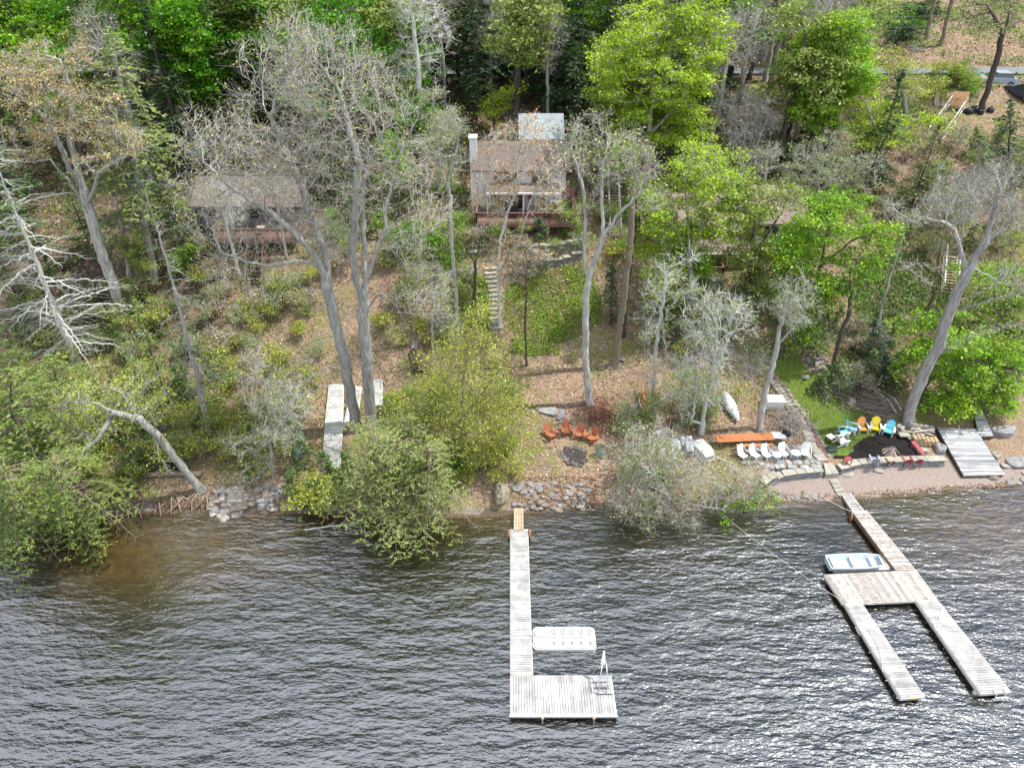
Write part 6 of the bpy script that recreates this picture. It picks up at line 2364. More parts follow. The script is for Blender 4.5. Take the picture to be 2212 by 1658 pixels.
T('forked_tree', 'tall straight grey trunk forking high up, right in front of the lower retaining wall', 'tree',
  [[(1275, 872, 0), (1265, 780, 0), (1264, 700, 0), (1268, 620, 0), (1278, 580, 0), (1292, 545, 0), (1305, 505, 0), (1340, 460, 0), (1370, 430, 0), (1400, 405, 0)],
   [(1268, 610, 0), (1262, 540, .2), (1265, 470, .2), (1262, 420, .2), (1250, 370, .3), (1235, 330, .4)],
   [(1305, 505, 0), (1300, 450, .2), (1300, 380, .3), (1310, 320, .3)], [(1262, 480, .2), (1285, 430, -.3), (1290, 410, -.4)]],
  [(1260, 320, 85, 80, .2, 2.8, 1.4), (1340, 360, 80, 80, .2, 2.6, 1.2), (1390, 420, 45, 40, 0, 1.6, .4)], .26, bark='grey', leaf='soft', nleaf=2.4, lsize=.15, spread=.2, natt=1200, step=.4, dk=.64, twigs=3, leaf2='dun', n2=1.4)
T('leaning_trunk_tree', 'brownish trunk leaning right, with stones around its root flare', 'tree',
  [[(1328, 788, 0), (1336, 720, 0), (1348, 640, 0), (1354, 590, 0), (1362, 520, 0), (1365, 440, 0), (1370, 360, 0)], [(1356, 570, 0), (1340, 500, .3), (1330, 440, .4)]],
  [(1365, 350, 60, 80, .3, 2.4, 1)], .27, bark='tan', leaf='bright', nleaf=5, lsize=.19, spread=.28, natt=500, step=.4, dk=.66, flare=1.7)
T('dark_trunk_tree', 'dark trunk just behind the leaning brown one', 'tree', [[(1346, 725, 0), (1352, 640, 0), (1362, 560, .2), (1372, 480, .3), (1376, 420, .3)]],
  [(1375, 420, 40, 70, .3, 2, 1)], .2, bark='dark', leaf='vivid', nleaf=5, lsize=.2, spread=.28, natt=300, step=.4, dk=.66)
make_conifer('hemlock', 'small dark hemlock between the bright ground cover and the leaning brown trunk', 'tree', (1318, 700), (1322, 570), 1.6, bark='dark', leaf='hemd', nb=60, h0=.1, dead=.1)
make_conifer('hemlock', 'hemlock with drooping dark tiers in front of the red deck', 'tree', (1168, 590), (1165, 470), 2.4, bark='dark', leaf='hemd', nb=70, h0=.1, dead=.15)
# pale clump near the red kayak
T('birch_clump', 'clump of three pale trunks beside the red kayak', 'tree',
  [[(1408, 893, 0), (1412, 840, 0), (1416, 760, 0), (1424, 700, 0), (1432, 650, 0), (1440, 590, 0)], [(1408, 893, 0), (1396, 830, -.1), (1400, 760, -.1), (1405, 730, -.1)],
   [(1410, 893, 0), (1430, 830, .1), (1440, 770, .1), (1430, 700, .1), (1450, 660, .1)]],
  [(1440, 600, 70, 70, 0, 2.2, 1), (1400, 690, 50, 50, 0, 1.6, .4)], .17, bark='pale', leaf='soft', nleaf=3, lsize=.15, spread=.22, natt=600, step=.38, dk=.62, twigs=3)
T('pale_tree', 'two-stemmed pale tree behind the upturned boats, wrapped in thin sage leaves', 'tree',
  [[(1515, 935, 0), (1522, 880, 0), (1533, 830, 0), (1545, 760, 0), (1550, 700, 0)], [(1495, 915, 0), (1500, 860, 0), (1510, 800, 0), (1520, 740, 0)], [(1540, 790, 0), (1580, 720, -.4), (1610, 680, -.5)]],
  [(1560, 720, 95, 90, 0, 2.8, 1.5), (1520, 800, 80, 80, -.3, 2.4, 1), (1480, 860, 70, 50, -.5, 1.8, .5)], .2, bark='pale', leaf='sage', nleaf=4.5, lsize=.13, spread=.24, natt=1600, step=.36, dk=.56, twigs=3)
T('leaning_trunk_tree', 'grey trunk leaning right beside the white box, with sparse sage twigs', 'tree',
  [[(1638, 935, 0), (1647, 880, 0), (1660, 820, 0), (1675, 760, 0), (1688, 700, 0), (1700, 640, 0)], [(1650, 870, 0), (1635, 840, -.3), (1615, 810, -.4)], [(1680, 745, 0), (1720, 700, 0), (1740, 660, 0)]],
  [(1690, 650, 90, 80, 0, 2.8, 1.3), (1610, 800, 55, 45, -.4, 1.6, .4)], .24, bark='grey', leaf='sage', nleaf=3, lsize=.13, spread=.22, natt=1000, step=.38, dk=.6, twigs=3)
# maples on the right half
MAP = dict(step=.45, dk=.72, twigs=2, twl=.5, spread=.30, lup=.8)
T('maple', 'tall lime green maple rising behind the white house, the brightest crown at the top', 'tree',
  [[(1395, 420, 0), (1400, 340, 0), (1405, 260, 0), (1410, 180, 0), (1415, 90, 0)], [(1402, 300, 0), (1350, 230, -.4), (1310, 160, -.5)], [(1404, 290, 0), (1470, 220, -.4), (1520, 140, -.4)], [(1400, 330, 0), (1330, 300, -1), (1290, 260, -1.2)]],
  [(1400, 90, 110, 110, 0, 6, 2.4), (1330, 180, 95, 110, -.6, 5, 2), (1500, 120, 100, 110, -.3, 5, 2.2), (1440, 250, 110, 90, -1, 5, 1.6), (1560, 90, 50, 55, 0, 3, .6), (1480, 20, 80, 60, .5, 4, 1)],
  .34, leaf='lime', nleaf=17, lsize=.21, natt=2900, **MAP)
T('maple', 'lime green maple left of the garden with dark shrubs, growing darker green lower down', 'tree',
  [[(1770, 360, 0), (1772, 300, 0), (1780, 220, 0), (1790, 130, 0), (1800, 60, 0)], [(1775, 270, 0), (1730, 190, -.3), (1710, 120, -.3)], [(1777, 240, 0), (1840, 170, -.4), (1870, 110, -.4)]],
  [(1800, 60, 80, 85, 0, 5, 2), (1735, 150, 70, 90, -.4, 4.5, 1.5), (1825, 140, 62, 80, -.4, 4.5, 1.7), (1770, 230, 95, 60, -1, 4.5, 1.2)],
  .3, leaf='bright', nleaf=16, lsize=.22, natt=2000, leaf2='lime', n2=9, **MAP)
T('maple', 'pale yellow green maple in flower below the dark garden shrubs', 'tree',
  [[(1905, 400, 0), (1900, 340, 0), (1890, 280, 0), (1870, 220, 0)], [(1900, 350, 0), (1940, 290, -.3), (1980, 260, -.3)]],
  [(1855, 230, 60, 60, 0, 3.5, 1), (1950, 270, 75, 55, -.4, 3.5, 1.2), (1880, 300, 70, 40, -.5, 3, .8)], .22, leaf='lime', nleaf=12, lsize=.22, natt=1000, leaf2='yellow', n2=3, **MAP)
T('maple', 'soft yellow green maple spreading right of the lime green maple, up to the road', 'tree',
  [[(1960, 250, 0), (1950, 200, 0), (1930, 150, 0)], [(1952, 210, 0), (2000, 180, 0), (2030, 165, 0)]],
  [(1920, 160, 75, 55, 0, 3.6, 1.2), (1985, 190, 60, 40, -.4, 3, .7)], .2, leaf='yellow', nleaf=8, lsize=.2, natt=650, leaf2='soft', n2=3, **MAP)
T('maple', 'bright green maple in front of the left half of the dark red house', 'tree',
  [[(1500, 700, 0), (1497, 640, 0), (1490, 560, 0), (1488, 500, 0), (1480, 420, 0)], [(1490, 560, 0), (1460, 500, -.3), (1430, 450, -.3)], [(1490, 540, 0), (1530, 470, -.2), (1560, 420, 0)], [(1496, 620, 0), (1450, 600, -1), (1410, 590, -1.4)]],
  [(1490, 400, 90, 80, 0, 3.6, 2), (1430, 500, 55, 80, -.4, 2.6, 1), (1560, 380, 80, 70, .2, 3.4, 1.5), (1440, 610, 80, 50, -1.2, 2.2, .9), (1550, 480, 70, 60, -.6, 2.6, .9), (1600, 430, 60, 60, 0, 2.6, .9), (1420, 435, 60, 42, -.2, 2.4, .9), (1520, 500, 70, 45, -.8, 2.4, .9)],
  .24, bark='grey', leaf='lime', nleaf=13, lsize=.19, natt=3000, leaf2='soft', n2=2, step=.42, dk=.66, twigs=2, twl=.5, spread=.26, lup=.8)
T('maple', 'tiered bright green maple in front of the dormer windows of the red house', 'tree',
  [[(1755, 720, 0), (1765, 640, 0), (1775, 560, 0), (1790, 490, 0), (1800, 440, 0)], [(1768, 620, 0), (1710, 570, -.5), (1670, 540, -.7)], [(1775, 570, 0), (1840, 520, -.4), (1890, 500, -.5)], [(1762, 670, 0), (1710, 640, -.8), (1670, 620, -1)]],
  [(1810, 470, 75, 60, 0, 3, 1.6), (1890, 510, 60, 45, -.4, 2.4, 1), (1720, 560, 80, 50, -.5, 2.6, 1.3), (1810, 590, 85, 45, -.6, 2.6, 1.2), (1720, 640, 80, 45, -1, 2.4, 1)],
  .24, bark='brown', leaf='bright', nleaf=12, lsize=.2, natt=2000, leaf2='lime', n2=4, step=.42, dk=.66, twigs=2, twl=.5, spread=.26, lup=.8)
T('maple', 'small bright green maple sapling at the upper corner of the lawn', 'tree', [[(1760, 790, 0), (1757, 750, 0), (1752, 710, 0)]], [(1750, 715, 48, 45, 0, 1.6, 1)], .08, bark='brown', leaf='bright', nleaf=10, lsize=.18, natt=300, step=.34, dk=.5, twigs=2)
T('grey_green_tree', 'grey green tree in thin leaf behind the red house roof', 'tree',
  [[(1760, 480, 0), (1765, 420, 0), (1770, 360, 0)], [(1765, 420, 0), (1810, 370, 0), (1840, 340, 0)]],
  [(1760, 350, 80, 70, 0, 3.6, 1.4), (1840, 380, 70, 60, 0, 3, 1), (1700, 400, 60, 50, 0, 2.6, .7)], .2, bark='grey', leaf='sage', nleaf=7, lsize=.17, spread=.3, natt=1300, step=.42, dk=.66, twigs=3)
T('bare_tree', 'purplish grey bare thicket tree right of the tall lime green maple', 'tree', [[(1600, 400, 0), (1605, 340, 0), (1610, 280, 0)], [(1602, 370, 0), (1640, 300, 0), (1660, 250, 0)]],
  [(1605, 270, 70, 80, 0, 4, 1.4), (1650, 260, 40, 70, 0, 3, .7)], .17, bark='grey', leaf='dun', nleaf=.8, lsize=.13, natt=1200, step=.42, dk=.6, twigs=4, twl=.8)
T('bare_tree', 'bushy grey bare tree above the roof of the red house', 'tree', [[(1645, 470, 0), (1650, 400, 0), (1655, 350, 0)]],
  [(1650, 340, 60, 60, 0, 3, 1)], .15, bark='grey', leaf='soft', nleaf=2, lsize=.15, natt=600, step=.42, dk=.6, twigs=4)
T('grey_green_tree', 'soft sage tree between the two bright maples, veiling the red house', 'tree',
  [[(1625, 690, 0), (1622, 620, 0), (1622, 540, 0), (1630, 470, 0)], [(1622, 560, 0), (1660, 500, 0), (1690, 460, 0)]],
  [(1625, 440, 75, 60, 0, 2.8, 1.3), (1695, 440, 60, 40, .2, 2.4, .8), (1600, 530, 60, 50, -.4, 2, .8), (1640, 610, 50, 45, -.5, 1.8, .5)], .18, bark='dark', leaf='soft', nleaf=12, lsize=.18, spread=.28, natt=1900, step=.42, dk=.64, twigs=2)
# right edge
T('oak', 'great leaning grey oak at the right edge with crooked pale limbs', 'tree',
  [[(1962, 915, 0), (1972, 862, 0), (2005, 790, 0), (2029, 747, 0), (2041, 700, 0), (2059, 652, 0), (2084, 600, 0), (2109, 555, 0), (2129, 522, 0), (2159, 497, 0)],
   [(2159, 497, 0), (2171, 467, .2), (2196, 450, .2), (2230, 425, .2)], [(2140, 512, 0), (2180, 495, -.6), (2225, 490, -.8)], [(2130, 522, 0), (2150, 450, .6), (2160, 400, .8)],
   [(2092, 590, 0), (2075, 540, .3), (2062, 495, .4), (2044, 483, .4), (2000, 470, .5)],
   [(2099, 577, 0), (2149, 605, -.8), (2171, 617, -1), (2185, 608, -1.2), (2220, 615, -1.6)],
   [(2076, 645, 0), (2121, 630, -.8), (2159, 602, -1.2), (2215, 565, -1.6)],
   [(2062, 678, 0), (2134, 650, -1.2), (2215, 625, -2.2)],
   [(2015, 770, 0), (2104, 722, -1.2), (2146, 713, -1.6), (2184, 705, -2), (2240, 712, -2.6)]],
  [(2130, 430, 95, 65, .3, 3.4, 1.6), (2050, 440, 60, 60, .5, 2.4, .8), (2190, 400, 70, 50, .4, 3, .8), (2200, 580, 45, 60, -1.2, 1.6, .4)],
  .40, bark='grey', leaf='dun', nleaf=1.4, lsize=.13, natt=1300, step=.42, dk=.62, twigs=4, twl=.7)
T('maple', 'vivid green maple spreading in flat tiers from the great oak over the deck ramp', 'tree',
  [[(1985, 860, 0), (2010, 820, -.3), (2050, 790, -.6), (2100, 770, -.9)], [(2010, 820, -.3), (2000, 760, 0), (1990, 710, 0)], [(2050, 790, -.6), (2060, 850, -1.4), (2080, 880, -1.8)], [(2100, 770, -.9), (2150, 800, -1.4), (2190, 850, -1.8)]],
  [(2000, 720, 70, 45, 0, 2, 1), (2060, 760, 85, 60, -.6, 2.4, 1.6), (2140, 800, 85, 60, -1.2, 2.4, 1.6), (2060, 860, 75, 50, -1.6, 2, 1.3), (2150, 870, 60, 50, -2, 1.8, 1), (1975, 790, 45, 40, -.4, 1.5, .5)],
  .13, bark='brown', leaf='bright', nleaf=13, lsize=.19, spread=.24, natt=1900, step=.36, dk=.55, twigs=2, leaf2='lime', n2=5, lup=1.0)
T('maple', 'vivid green maple foliage behind the crooked limbs of the great oak', 'tree', [[(2150, 700, 0), (2150, 640, 0), (2140, 600, 0)], [(2150, 650, 0), (2190, 610, 0)]],
  [(2120, 590, 60, 35, 0, 2, 1), (2185, 600, 50, 40, 0, 2, .9), (2120, 670, 70, 40, 0, 2, .9)], .12, bark='brown', leaf='bright', nleaf=10, lsize=.2, natt=600, step=.4, dk=.62, twigs=2)
T('bare_tree', 'purple grey mass of bare twigs above the tan wooden steps', 'tree', [[(2075, 540, 0), (2080, 480, 0), (2085, 440, 0)], [(2077, 520, 0), (2030, 470, 0), (2010, 440, 0)], [(2078, 510, 0), (2140, 450, 0)]],
  [(2080, 440, 95, 60, 0, 3.4, 1.5), (2150, 400, 60, 50, 0, 3, .9)], .16, bark='grey', leaf='dun', nleaf=1, lsize=.13, natt=1200, step=.42, dk=.6, twigs=4, twl=.8)
make_conifer('spruce', 'small blue green hemlock between the dark slope and the vivid maple', 'tree', (1890, 800), (1893, 690), 1.9, bark='dark', leaf='blue', nb=80, h0=.06, dead=.05, droop=.25)
make_conifer('spruce', 'low dark blue green hemlock bush in front of the small blue green hemlock', 'tree', (1915, 840), (1912, 765), 1.6, bark='dark', leaf='blue', nb=60, h0=.06, dead=.05, droop=.25)
T('thin_tree', 'slim pale stem with bare side twigs leaning over the dark green slope', 'tree', [[(1895, 705, 0), (1908, 650, 0), (1928, 580, 0), (1950, 510, 0), (1960, 470, 0)], [(1925, 590, 0), (1980, 570, 0), (2020, 580, 0)], [(1935, 560, 0), (1990, 600, -.4), (2010, 615, -.5)]],
  [(1960, 460, 55, 45, 0, 2, 1)], .11, bark='grey', leaf='dun', nleaf=.8, lsize=.12, natt=260, step=.38, dk=.6, twigs=3)
T('thin_tree', 'short reddish trunk rising beside the tan wooden steps', 'tree', [[(2005, 680, 0), (2015, 640, 0), (2025, 590, 0), (2030, 540, 0)]], [(2035, 520, 45, 40, 0, 1.6, 1)], .13, bark='brown', leaf='dun', nleaf=.8, lsize=.12, natt=220, step=.38, dk=.6, twigs=3)
T('dark_trunk_tree', 'dark leaning trunk above the rubble heap by the lawn', 'tree', [[(1797, 800, 0), (1806, 760, 0), (1818, 720, 0), (1832, 680, 0), (1838, 640, 0)]], [(1840, 620, 45, 45, 0, 1.8, 1)], .17, bark='dark', leaf='bright', nleaf=6, lsize=.2, natt=240, step=.38, dk=.6)
make_conifer('spruce', 'blue green conifer at the right edge below the parking place', 'tree', (2175, 400), (2185, 215), 3.0, bark='dark', leaf='hemd', nb=90, h0=.1, dead=.1, droop=.2, lsize=.3)
make_conifer('spruce', 'grey green hemlock left of the conifer at the right edge', 'tree', (2110, 420), (2120, 290), 3.0, bark='grey', leaf='hem', nb=80, h0=.15, dead=.2, droop=.2, lsize=.28)
T('leaning_trunk_tree', 'dark trunk leaning right at the parking place beside the black bags', 'tree', [[(2119, 238, 0), (2138, 180, 0), (2155, 125, 0), (2166, 75, 0), (2185, 20, 0)], [(2166, 75, 0), (2150, 40, 0), (2130, 10, 0)]],
  [(2150, 30, 80, 55, 0, 4, 1.2), (2200, 10, 40, 50, 0, 4, .6)], .30, bark='dark', leaf='sage', nleaf=4, lsize=.2, spread=.35, natt=700, step=.5, dk=.8, twigs=3)
T('straight_tree', 'straight brown trunk above the stone steps beside the road, left of its neighbour', 'tree', [[(2001, 85, 0), (2010, 40, 0), (2022, -10, 0), (2030, -60, 0)]], [(2030, -80, 50, 60, 0, 4, 1)], .24, bark='tan', leaf='soft', nleaf=3, lsize=.2, natt=300, step=.5, dk=.8)
T('straight_tree', 'straight brown trunk beside the road, right of its neighbour above the stone steps', 'tree', [[(2033, 98, 0), (2043, 55, 0), (2056, 5, 0), (2062, -40, 0)]], [(2065, -60, 50, 60, 0, 4, 1)], .24, bark='tan', leaf='soft', nleaf=3, lsize=.2, natt=300, step=.5, dk=.8)
for px, py, s_, lab in ((1943, 62, 1.0, 'round dark clipped shrub at the lower edge of the top garden'), (1934, 102, 2.3, 'large dark green shrub left of the garden steps'), (1996, 45, 2.2, 'tall dark shrub between the dark garden and the two straight trunks'),
                        (1990, 72, .9, 'low dark green cushion shrub right of the garden'), (1980, 86, .6, 'smallest dark shrub, beside the garden steps'), (1962, 70, .8, 'small dark shrub on the reddish slope by the garden')):
    g_ = gnd(px, py)
    T('garden_shrub', lab, 'shrub', [[(0, 0, 0), (0, 0, .5 * s_)]], None, .06 * s_, world=None) if False else None
    o = make_tree('garden_shrub', lab, 'shrub', None, None, .05 * s_, bark='brown', leaf='vivid' if s_ < 1.5 else 'hemd', nleaf=14, lsize=.22, spread=.2, natt=160 if s_ > 1.5 else 60, step=.3, dk=.4, twigs=2,
                  world=([[(0, 0, -.1), (0, 0, .45 * s_)]], [((0, 0, .75 * s_), (.8 * s_, .8 * s_, .75 * s_))]))
    o.location = [float(v) for v in g_]
# trees in the upper left and the top middle
T('maple', 'vivid green maple at the top left, the upper of two vivid crowns', 'tree', [[(365, 310, 0), (362, 230, 0), (360, 130, 0), (362, 40, 0)]],
  [(370, 40, 90, 70, 0, 5, 1.6), (310, 70, 60, 60, 0, 4, .9), (440, 60, 50, 60, 0, 4, .8), (400, 120, 80, 60, -.6, 4.5, 1.2)], .32, bark='dark', leaf='vivid', nleaf=13, lsize=.28, natt=1500, leaf2='bright', n2=4, **MAP)
T('maple', 'vivid green maple at the upper left, the lower of two vivid crowns', 'tree', [[(438, 340, 0), (436, 270, 0), (432, 180, 0), (425, 120, 0)]],
  [(430, 130, 55, 55, 0, 4, 1.1), (400, 190, 55, 45, -.4, 3.4, .9), (450, 210, 40, 45, -.4, 3, .7)], .26, bark='dark', leaf='vivid', nleaf=13, lsize=.27, natt=900, leaf2='bright', n2=4, **MAP)
T('bare_tree', 'tall bare grey tree with a rugged trunk standing above the twin giants', 'tree',
  [[(893, 210, 0), (886, 140, 0), (878, 60, 0), (872, -20, 0)], [(880, 90, 0), (850, 50, -.4), (820, 20, -.6)], [(882, 110, 0), (930, 60, -.4), (970, 40, -.4)], [(876, 30, 0), (840, 0, 0)], [(885, 130, 0), (840, 100, -.6), (790, 90, -.8)]],
  [(880, 0, 110, 80, 0, 5, 1.4), (900, 80, 70, 40, -.4, 3, .3)], .36, bark='grey', leaf=None, natt=1000, step=.5, dk=.75, twigs=3, twl=.9)
T('slim_tree', 'slim pale grey tree with fine upswept twigs high above the white house', 'tree',
  [[(1058, 225, 0), (1060, 140, 0), (1062, 60, 0), (1065, -20, 0)]], [(1062, 60, 48, 120, 0, 3.6, 1)], .2, bark='pale', leaf='soft', nleaf=1.2, lsize=.18, natt=1000, step=.45, dk=.66, twigs=4, twl=.9, up=.35)
T('maple', 'pointed vivid green tree between the slim pale tree and the tall lime maple', 'tree', [[(1205, 150, 0), (1203, 90, 0), (1200, 30, 0)]],
  [(1200, 40, 35, 55, 0, 3, 1), (1200, 85, 45, 30, 0, 3, .7)], .2, bark='dark', leaf='vivid', nleaf=13, lsize=.27, natt=420, leaf2='bright', n2=5, **MAP)
T('spring_tree', 'bright yellow green bushy tree above the left end of the white house', 'tree', [[(1065, 300, 0), (1068, 260, 0), (1070, 220, 0)], [(1067, 270, 0), (1100, 225, 0)]],
  [(1065, 215, 42, 32, 0, 2.4, 1), (1105, 200, 32, 32, 0, 2, .7)], .12, bark='brown', leaf='lime', nleaf=12, lsize=.2, natt=360, step=.4, dk=.6, twigs=2)
T('grey_green_tree', 'soft grey green tree between the twin giants and the tall thin grey trunk', 'tree', [[(950, 420, 0), (948, 350, 0), (945, 280, 0)]],
  [(940, 240, 55, 70, 0, 3.4, 1), (980, 290, 45, 50, 0, 2.6, .6)], .16, bark='grey', leaf='sage', nleaf=8, lsize=.18, spread=.3, natt=600, step=.42, dk=.66, twigs=3)
T('bare_tree', 'bare grey shrub-like tree left of the tall thin grey trunk, over the ivy', 'tree', [[(905, 640, 0), (905, 600, 0), (910, 550, 0)], [(905, 610, 0), (880, 570, 0)]],
  [(905, 560, 70, 55, 0, 2.4, 1), (960, 620, 50, 40, 0, 2, .5)], .1, bark='grey', leaf='soft', nleaf=3, lsize=.14, natt=600, step=.38, dk=.56, twigs=3)
T('thin_tree', 'thin grey stem with a small leafy top near the reddish brown boards', 'tree', [[(935, 790, 0), (933, 720, 0), (935, 640, 0), (930, 600, 0)]], [(935, 610, 50, 45, 0, 1.8, 1), (960, 680, 45, 40, 0, 1.5, .5)], .1, bark='grey', leaf='soft', nleaf=4, lsize=.14, natt=330, step=.36, dk=.56, twigs=3)
T('shrub', 'green leafy shrub left of the white statue', 'shrub', [[(880, 560, 0), (880, 530, 0), (882, 500, 0)]], [(875, 510, 55, 40, 0, 2, 1), (915, 530, 45, 35, 0, 1.6, .7)], .08, bark='brown', leaf='vivid', nleaf=9, lsize=.2, natt=360, step=.36, dk=.5, twigs=2)
T('bare_tree', 'bare grey sapling drooping over the bank between the lake steps and the stored docks', 'tree',
  [[(590, 1030, 0), (585, 960, 0), (580, 900, 0), (575, 830, 0)], [(585, 950, 0), (620, 880, -.3), (650, 850, -.3)], [(583, 920, 0), (540, 880, -.3)]],
  [(590, 860, 100, 100, 0, 2.6, 1), (560, 980, 70, 50, -.4, 2, .4)], .1, bark='grey', leaf='yellow', nleaf=2.6, lsize=.12, natt=1000, step=.36, dk=.54, twigs=3, up=.02)

# ------------------------------------------------------------------ woods behind: copies of a few kinds
def proto(kind, k):
    n = f'{kind}{k}'
    if kind == 'maple':
        return make_tree('forest_maple', n, 'tree', None, None, .24, bark='dark', leaf=('vivid', 'bright', 'soft')[k], nleaf=19, lsize=.25, spread=.36, natt=800, step=.55, dk=.85, twigs=1,
            world=([[(0, 0, -.3), (.1, 0, 4), (0, .2, 8), (.2, 0, 11)]], [((0, 0, 10.5), (3.6, 3.6, 3.6)), ((1.2, .4, 7.5), (3.2, 3, 2)), ((-1.4, -.5, 7), (2.8, 2.8, 1.8))]))
    if kind == 'bare':
        return make_tree('forest_tree', n, 'tree', None, None, .2, bark=('grey', 'pale')[k], leaf=('dun', 'soft')[k], nleaf=1.6, lsize=.17, natt=750, step=.5, dk=.72, twigs=4, twl=.9, up=.25,
            world=([[(0, 0, -.3), (.1, 0, 4), (0, .2, 8), (.1, 0, 12)]], [((0, 0, 12), (2.8, 2.8, 4.4)), ((.6, 0, 8), (2.4, 2.4, 2))]))
    return make_conifer('forest_hemlock', n, 'tree', (0, 0, 0), (0, 0, 14), 3.6, bark='dark', leaf=('hemd', 'hem')[k], nb=110, h0=.12, dead=.12, lsize=.38, world=True, r0=.22, droop=.22, nspray=6)
PRO = {'m0': proto('maple', 0), 'm1': proto('maple', 1), 'm2': proto('maple', 2), 'b0': proto('bare', 0), 'b1': proto('bare', 1), 'h0': proto('hem', 0), 'h1': proto('hem', 1)}
WOOD = {
 'm0': ('deep green maple in the woods behind the houses', 'deep green maples of the woods behind'),
 'm1': ('bright green maple in the woods behind the houses', 'bright green maples of the woods behind'),
 'm2': ('soft green young-leaved maple in the woods behind the houses', 'soft green maples of the woods behind'),
 'b0': ('grey bare-twigged tree in the woods behind the houses', 'grey bare trees of the woods behind'),
 'b1': ('pale bare-twigged tree with a few soft leaves in the woods behind the houses', 'pale bare trees of the woods behind'),
 'h0': ('dark hemlock in the woods behind the houses', 'dark hemlocks of the woods behind'),
 'h1': ('mid green hemlock in the woods behind the houses', 'mid green hemlocks of the woods behind')}
used = set()
rw_ = np.random.default_rng(21)
def place(kind, x, y, s):
    lab, grp = WOOD[kind]
    loc, rz, sc = (x, y, gz(x, y) - .1), rw_.uniform(0, 6.28), (s * rw_.uniform(.85, 1.15), s * rw_.uniform(.85, 1.15), s)
    if kind not in used:
        used.add(kind)
        o = PRO[kind]
        o.location, o.rotation_euler, o.scale = [float(v) for v in loc], (0, 0, rz), sc
        o['label'], o['group'] = lab, grp
    else:
        copy_thing(PRO[kind], loc, rz, sc, lab, grp)
def clear(x, y):
    p = np.array((x, y, gz(x, y))) - CAM
    dep = p @ FWD
    px = CX + p[0] / dep * F
    py = CY - (p @ UPV) / dep * F
    if px > 1825 and -60 < py < 440: return True          # garden, road and parking place stay open
    if 86 < y < 91: return True
    if 480 < px < 600 and y > 92 and y < 118: return px > 500
    if 1000 < px < 1340 and y < 71: return True
    if 400 < px < 700 and y < 67: return True
    if 1380 < px < 1750 and y < 66: return True
    return False
pts_ = []
tries = 0
while len(pts_) < 290 and tries < 16000:
    tries += 1
    x, y = rw_.uniform(-84, 88), 66 + 60 * rw_.uniform() ** 1.35
    if abs(x) > y * .76 + 6 or clear(x, y): continue
    if any((x - a) ** 2 + (y - b) ** 2 < 2.9 ** 2 for a, b in pts_): continue
    pts_.append((x, y))
pts_ += [(px_x(q_, 84, 15) + rw_.uniform(-1, 1), rw_.uniform(80, 85.5)) for q_ in (890, 935, 985, 1030, 1090, 1140, 1180, 1245, 1290, 640, 600, 1660)]
extra = [('h1', 30, 545, .7), ('h1', 120, 610, .6), ('h0', 335, 470, .8), ('h1', 60, 690, .55), ('h0', 20, 470, .9), ('h1', 205, 560, .6), ('m2', 330, 640, .45), ('h1', 700, 430, .7), ('h0', 760, 500, .6), ('m1', 860, 470, .55), ('m0', 905, 420, .7),
         ('h0', 1320, 300, .8), ('h0', 1500, 330, .8), ('h1', 1960, 470, .6), ('h0', 1870, 420, .8), ('m2', 1700, 300, .7), ('m1', 1470, 665, .55), ('m2', 1600, 650, .5), ('m1', 1690, 640, .5), ('m2', 1420, 600, .55), ('b1', 520, 600, .6), ('b0', 620, 560, .6), ('h0', 1240, 250, .8)]
for kind, px, py, s_ in extra:
    g_ = gnd(px, py)
    place(kind, g_[0], g_[1], s_)
for n_, (x, y) in enumerate(pts_):
    px = CX + x / (y * .8 + 12) * F
    u = rw_.uniform() if n_ < len(pts_) - 12 else rw_.uniform(0, .2)
    if px < 700: kind = 'm0' if u < .30 else 'm1' if u < .46 else 'h0' if u < .58 else 'h1' if u < .68 else 'b0' if u < .85 else 'm2'
    elif px < 1250: kind = 'h0' if u < .22 else 'b0' if u < .42 else 'b1' if u < .56 else 'm0' if u < .8 else 'm2'
    else: kind = 'b0' if u < .2 else 'h0' if u < .36 else 'b1' if u < .5 else 'm2' if u < .74 else 'm1'
    place(kind, x, y, rw_.uniform(.85, 1.3))

# ------------------------------------------------------------------ understory saplings
SAP = []
for k, (lf, n_, bk_) in enumerate((('yellow', 12, 'tan'), ('soft', 12, 'tan'), ('dun', 5, 'grey'), ('hemy', 0, 'brown'), ('sage', 11, 'grey'), ('bright', 11, 'brown'))):
    if lf == 'hemy':
        o = make_conifer('young_hemlock', f's{k}', 'shrub', (0, 0, 0), (.1, 0, 2.6), 1.3, bark='brown', leaf='hem', nb=42, h0=.08, dead=.1, lsize=.22, world=True, r0=.05)
    else:
        o = make_tree(('sapling', 'leafy_shrub', 'bare_shrub', '', 'slender_shrub', 'bush')[k], f's{k}', 'shrub', None, None, .045, bark=bk_, leaf=lf, nleaf=n_, lsize=.15, spread=.2, natt=170, step=.3, dk=.45, twigs=3, twl=.45, thick=.03,  # all saplings; shrub and bush names only tell the leaf kinds apart
            world=([[(0, 0, -.1), (.05, 0, .8), (.1, .05, 1.5)], [(0, 0, .5), (-.4, .2, 1.2)]], [((0, 0, 1.9), (1.1, 1.1, 1.0)), ((-.5, .2, 1.3), (.8, .8, .6))]))
    SAP.append(o)
SLAB = [('wispy yellow green sapling in the undergrowth', 'yellow green saplings'), ('soft green sapling in the undergrowth', 'soft green saplings'), ('bare tan-tipped sapling in the undergrowth', 'bare tan-tipped saplings'),
        ('knee to head high young hemlock in the undergrowth', 'young hemlocks'), ('sage green sapling in the undergrowth', 'sage green saplings'), ('bright green leafy bush in the undergrowth', 'bright green bushes')]
su = set()
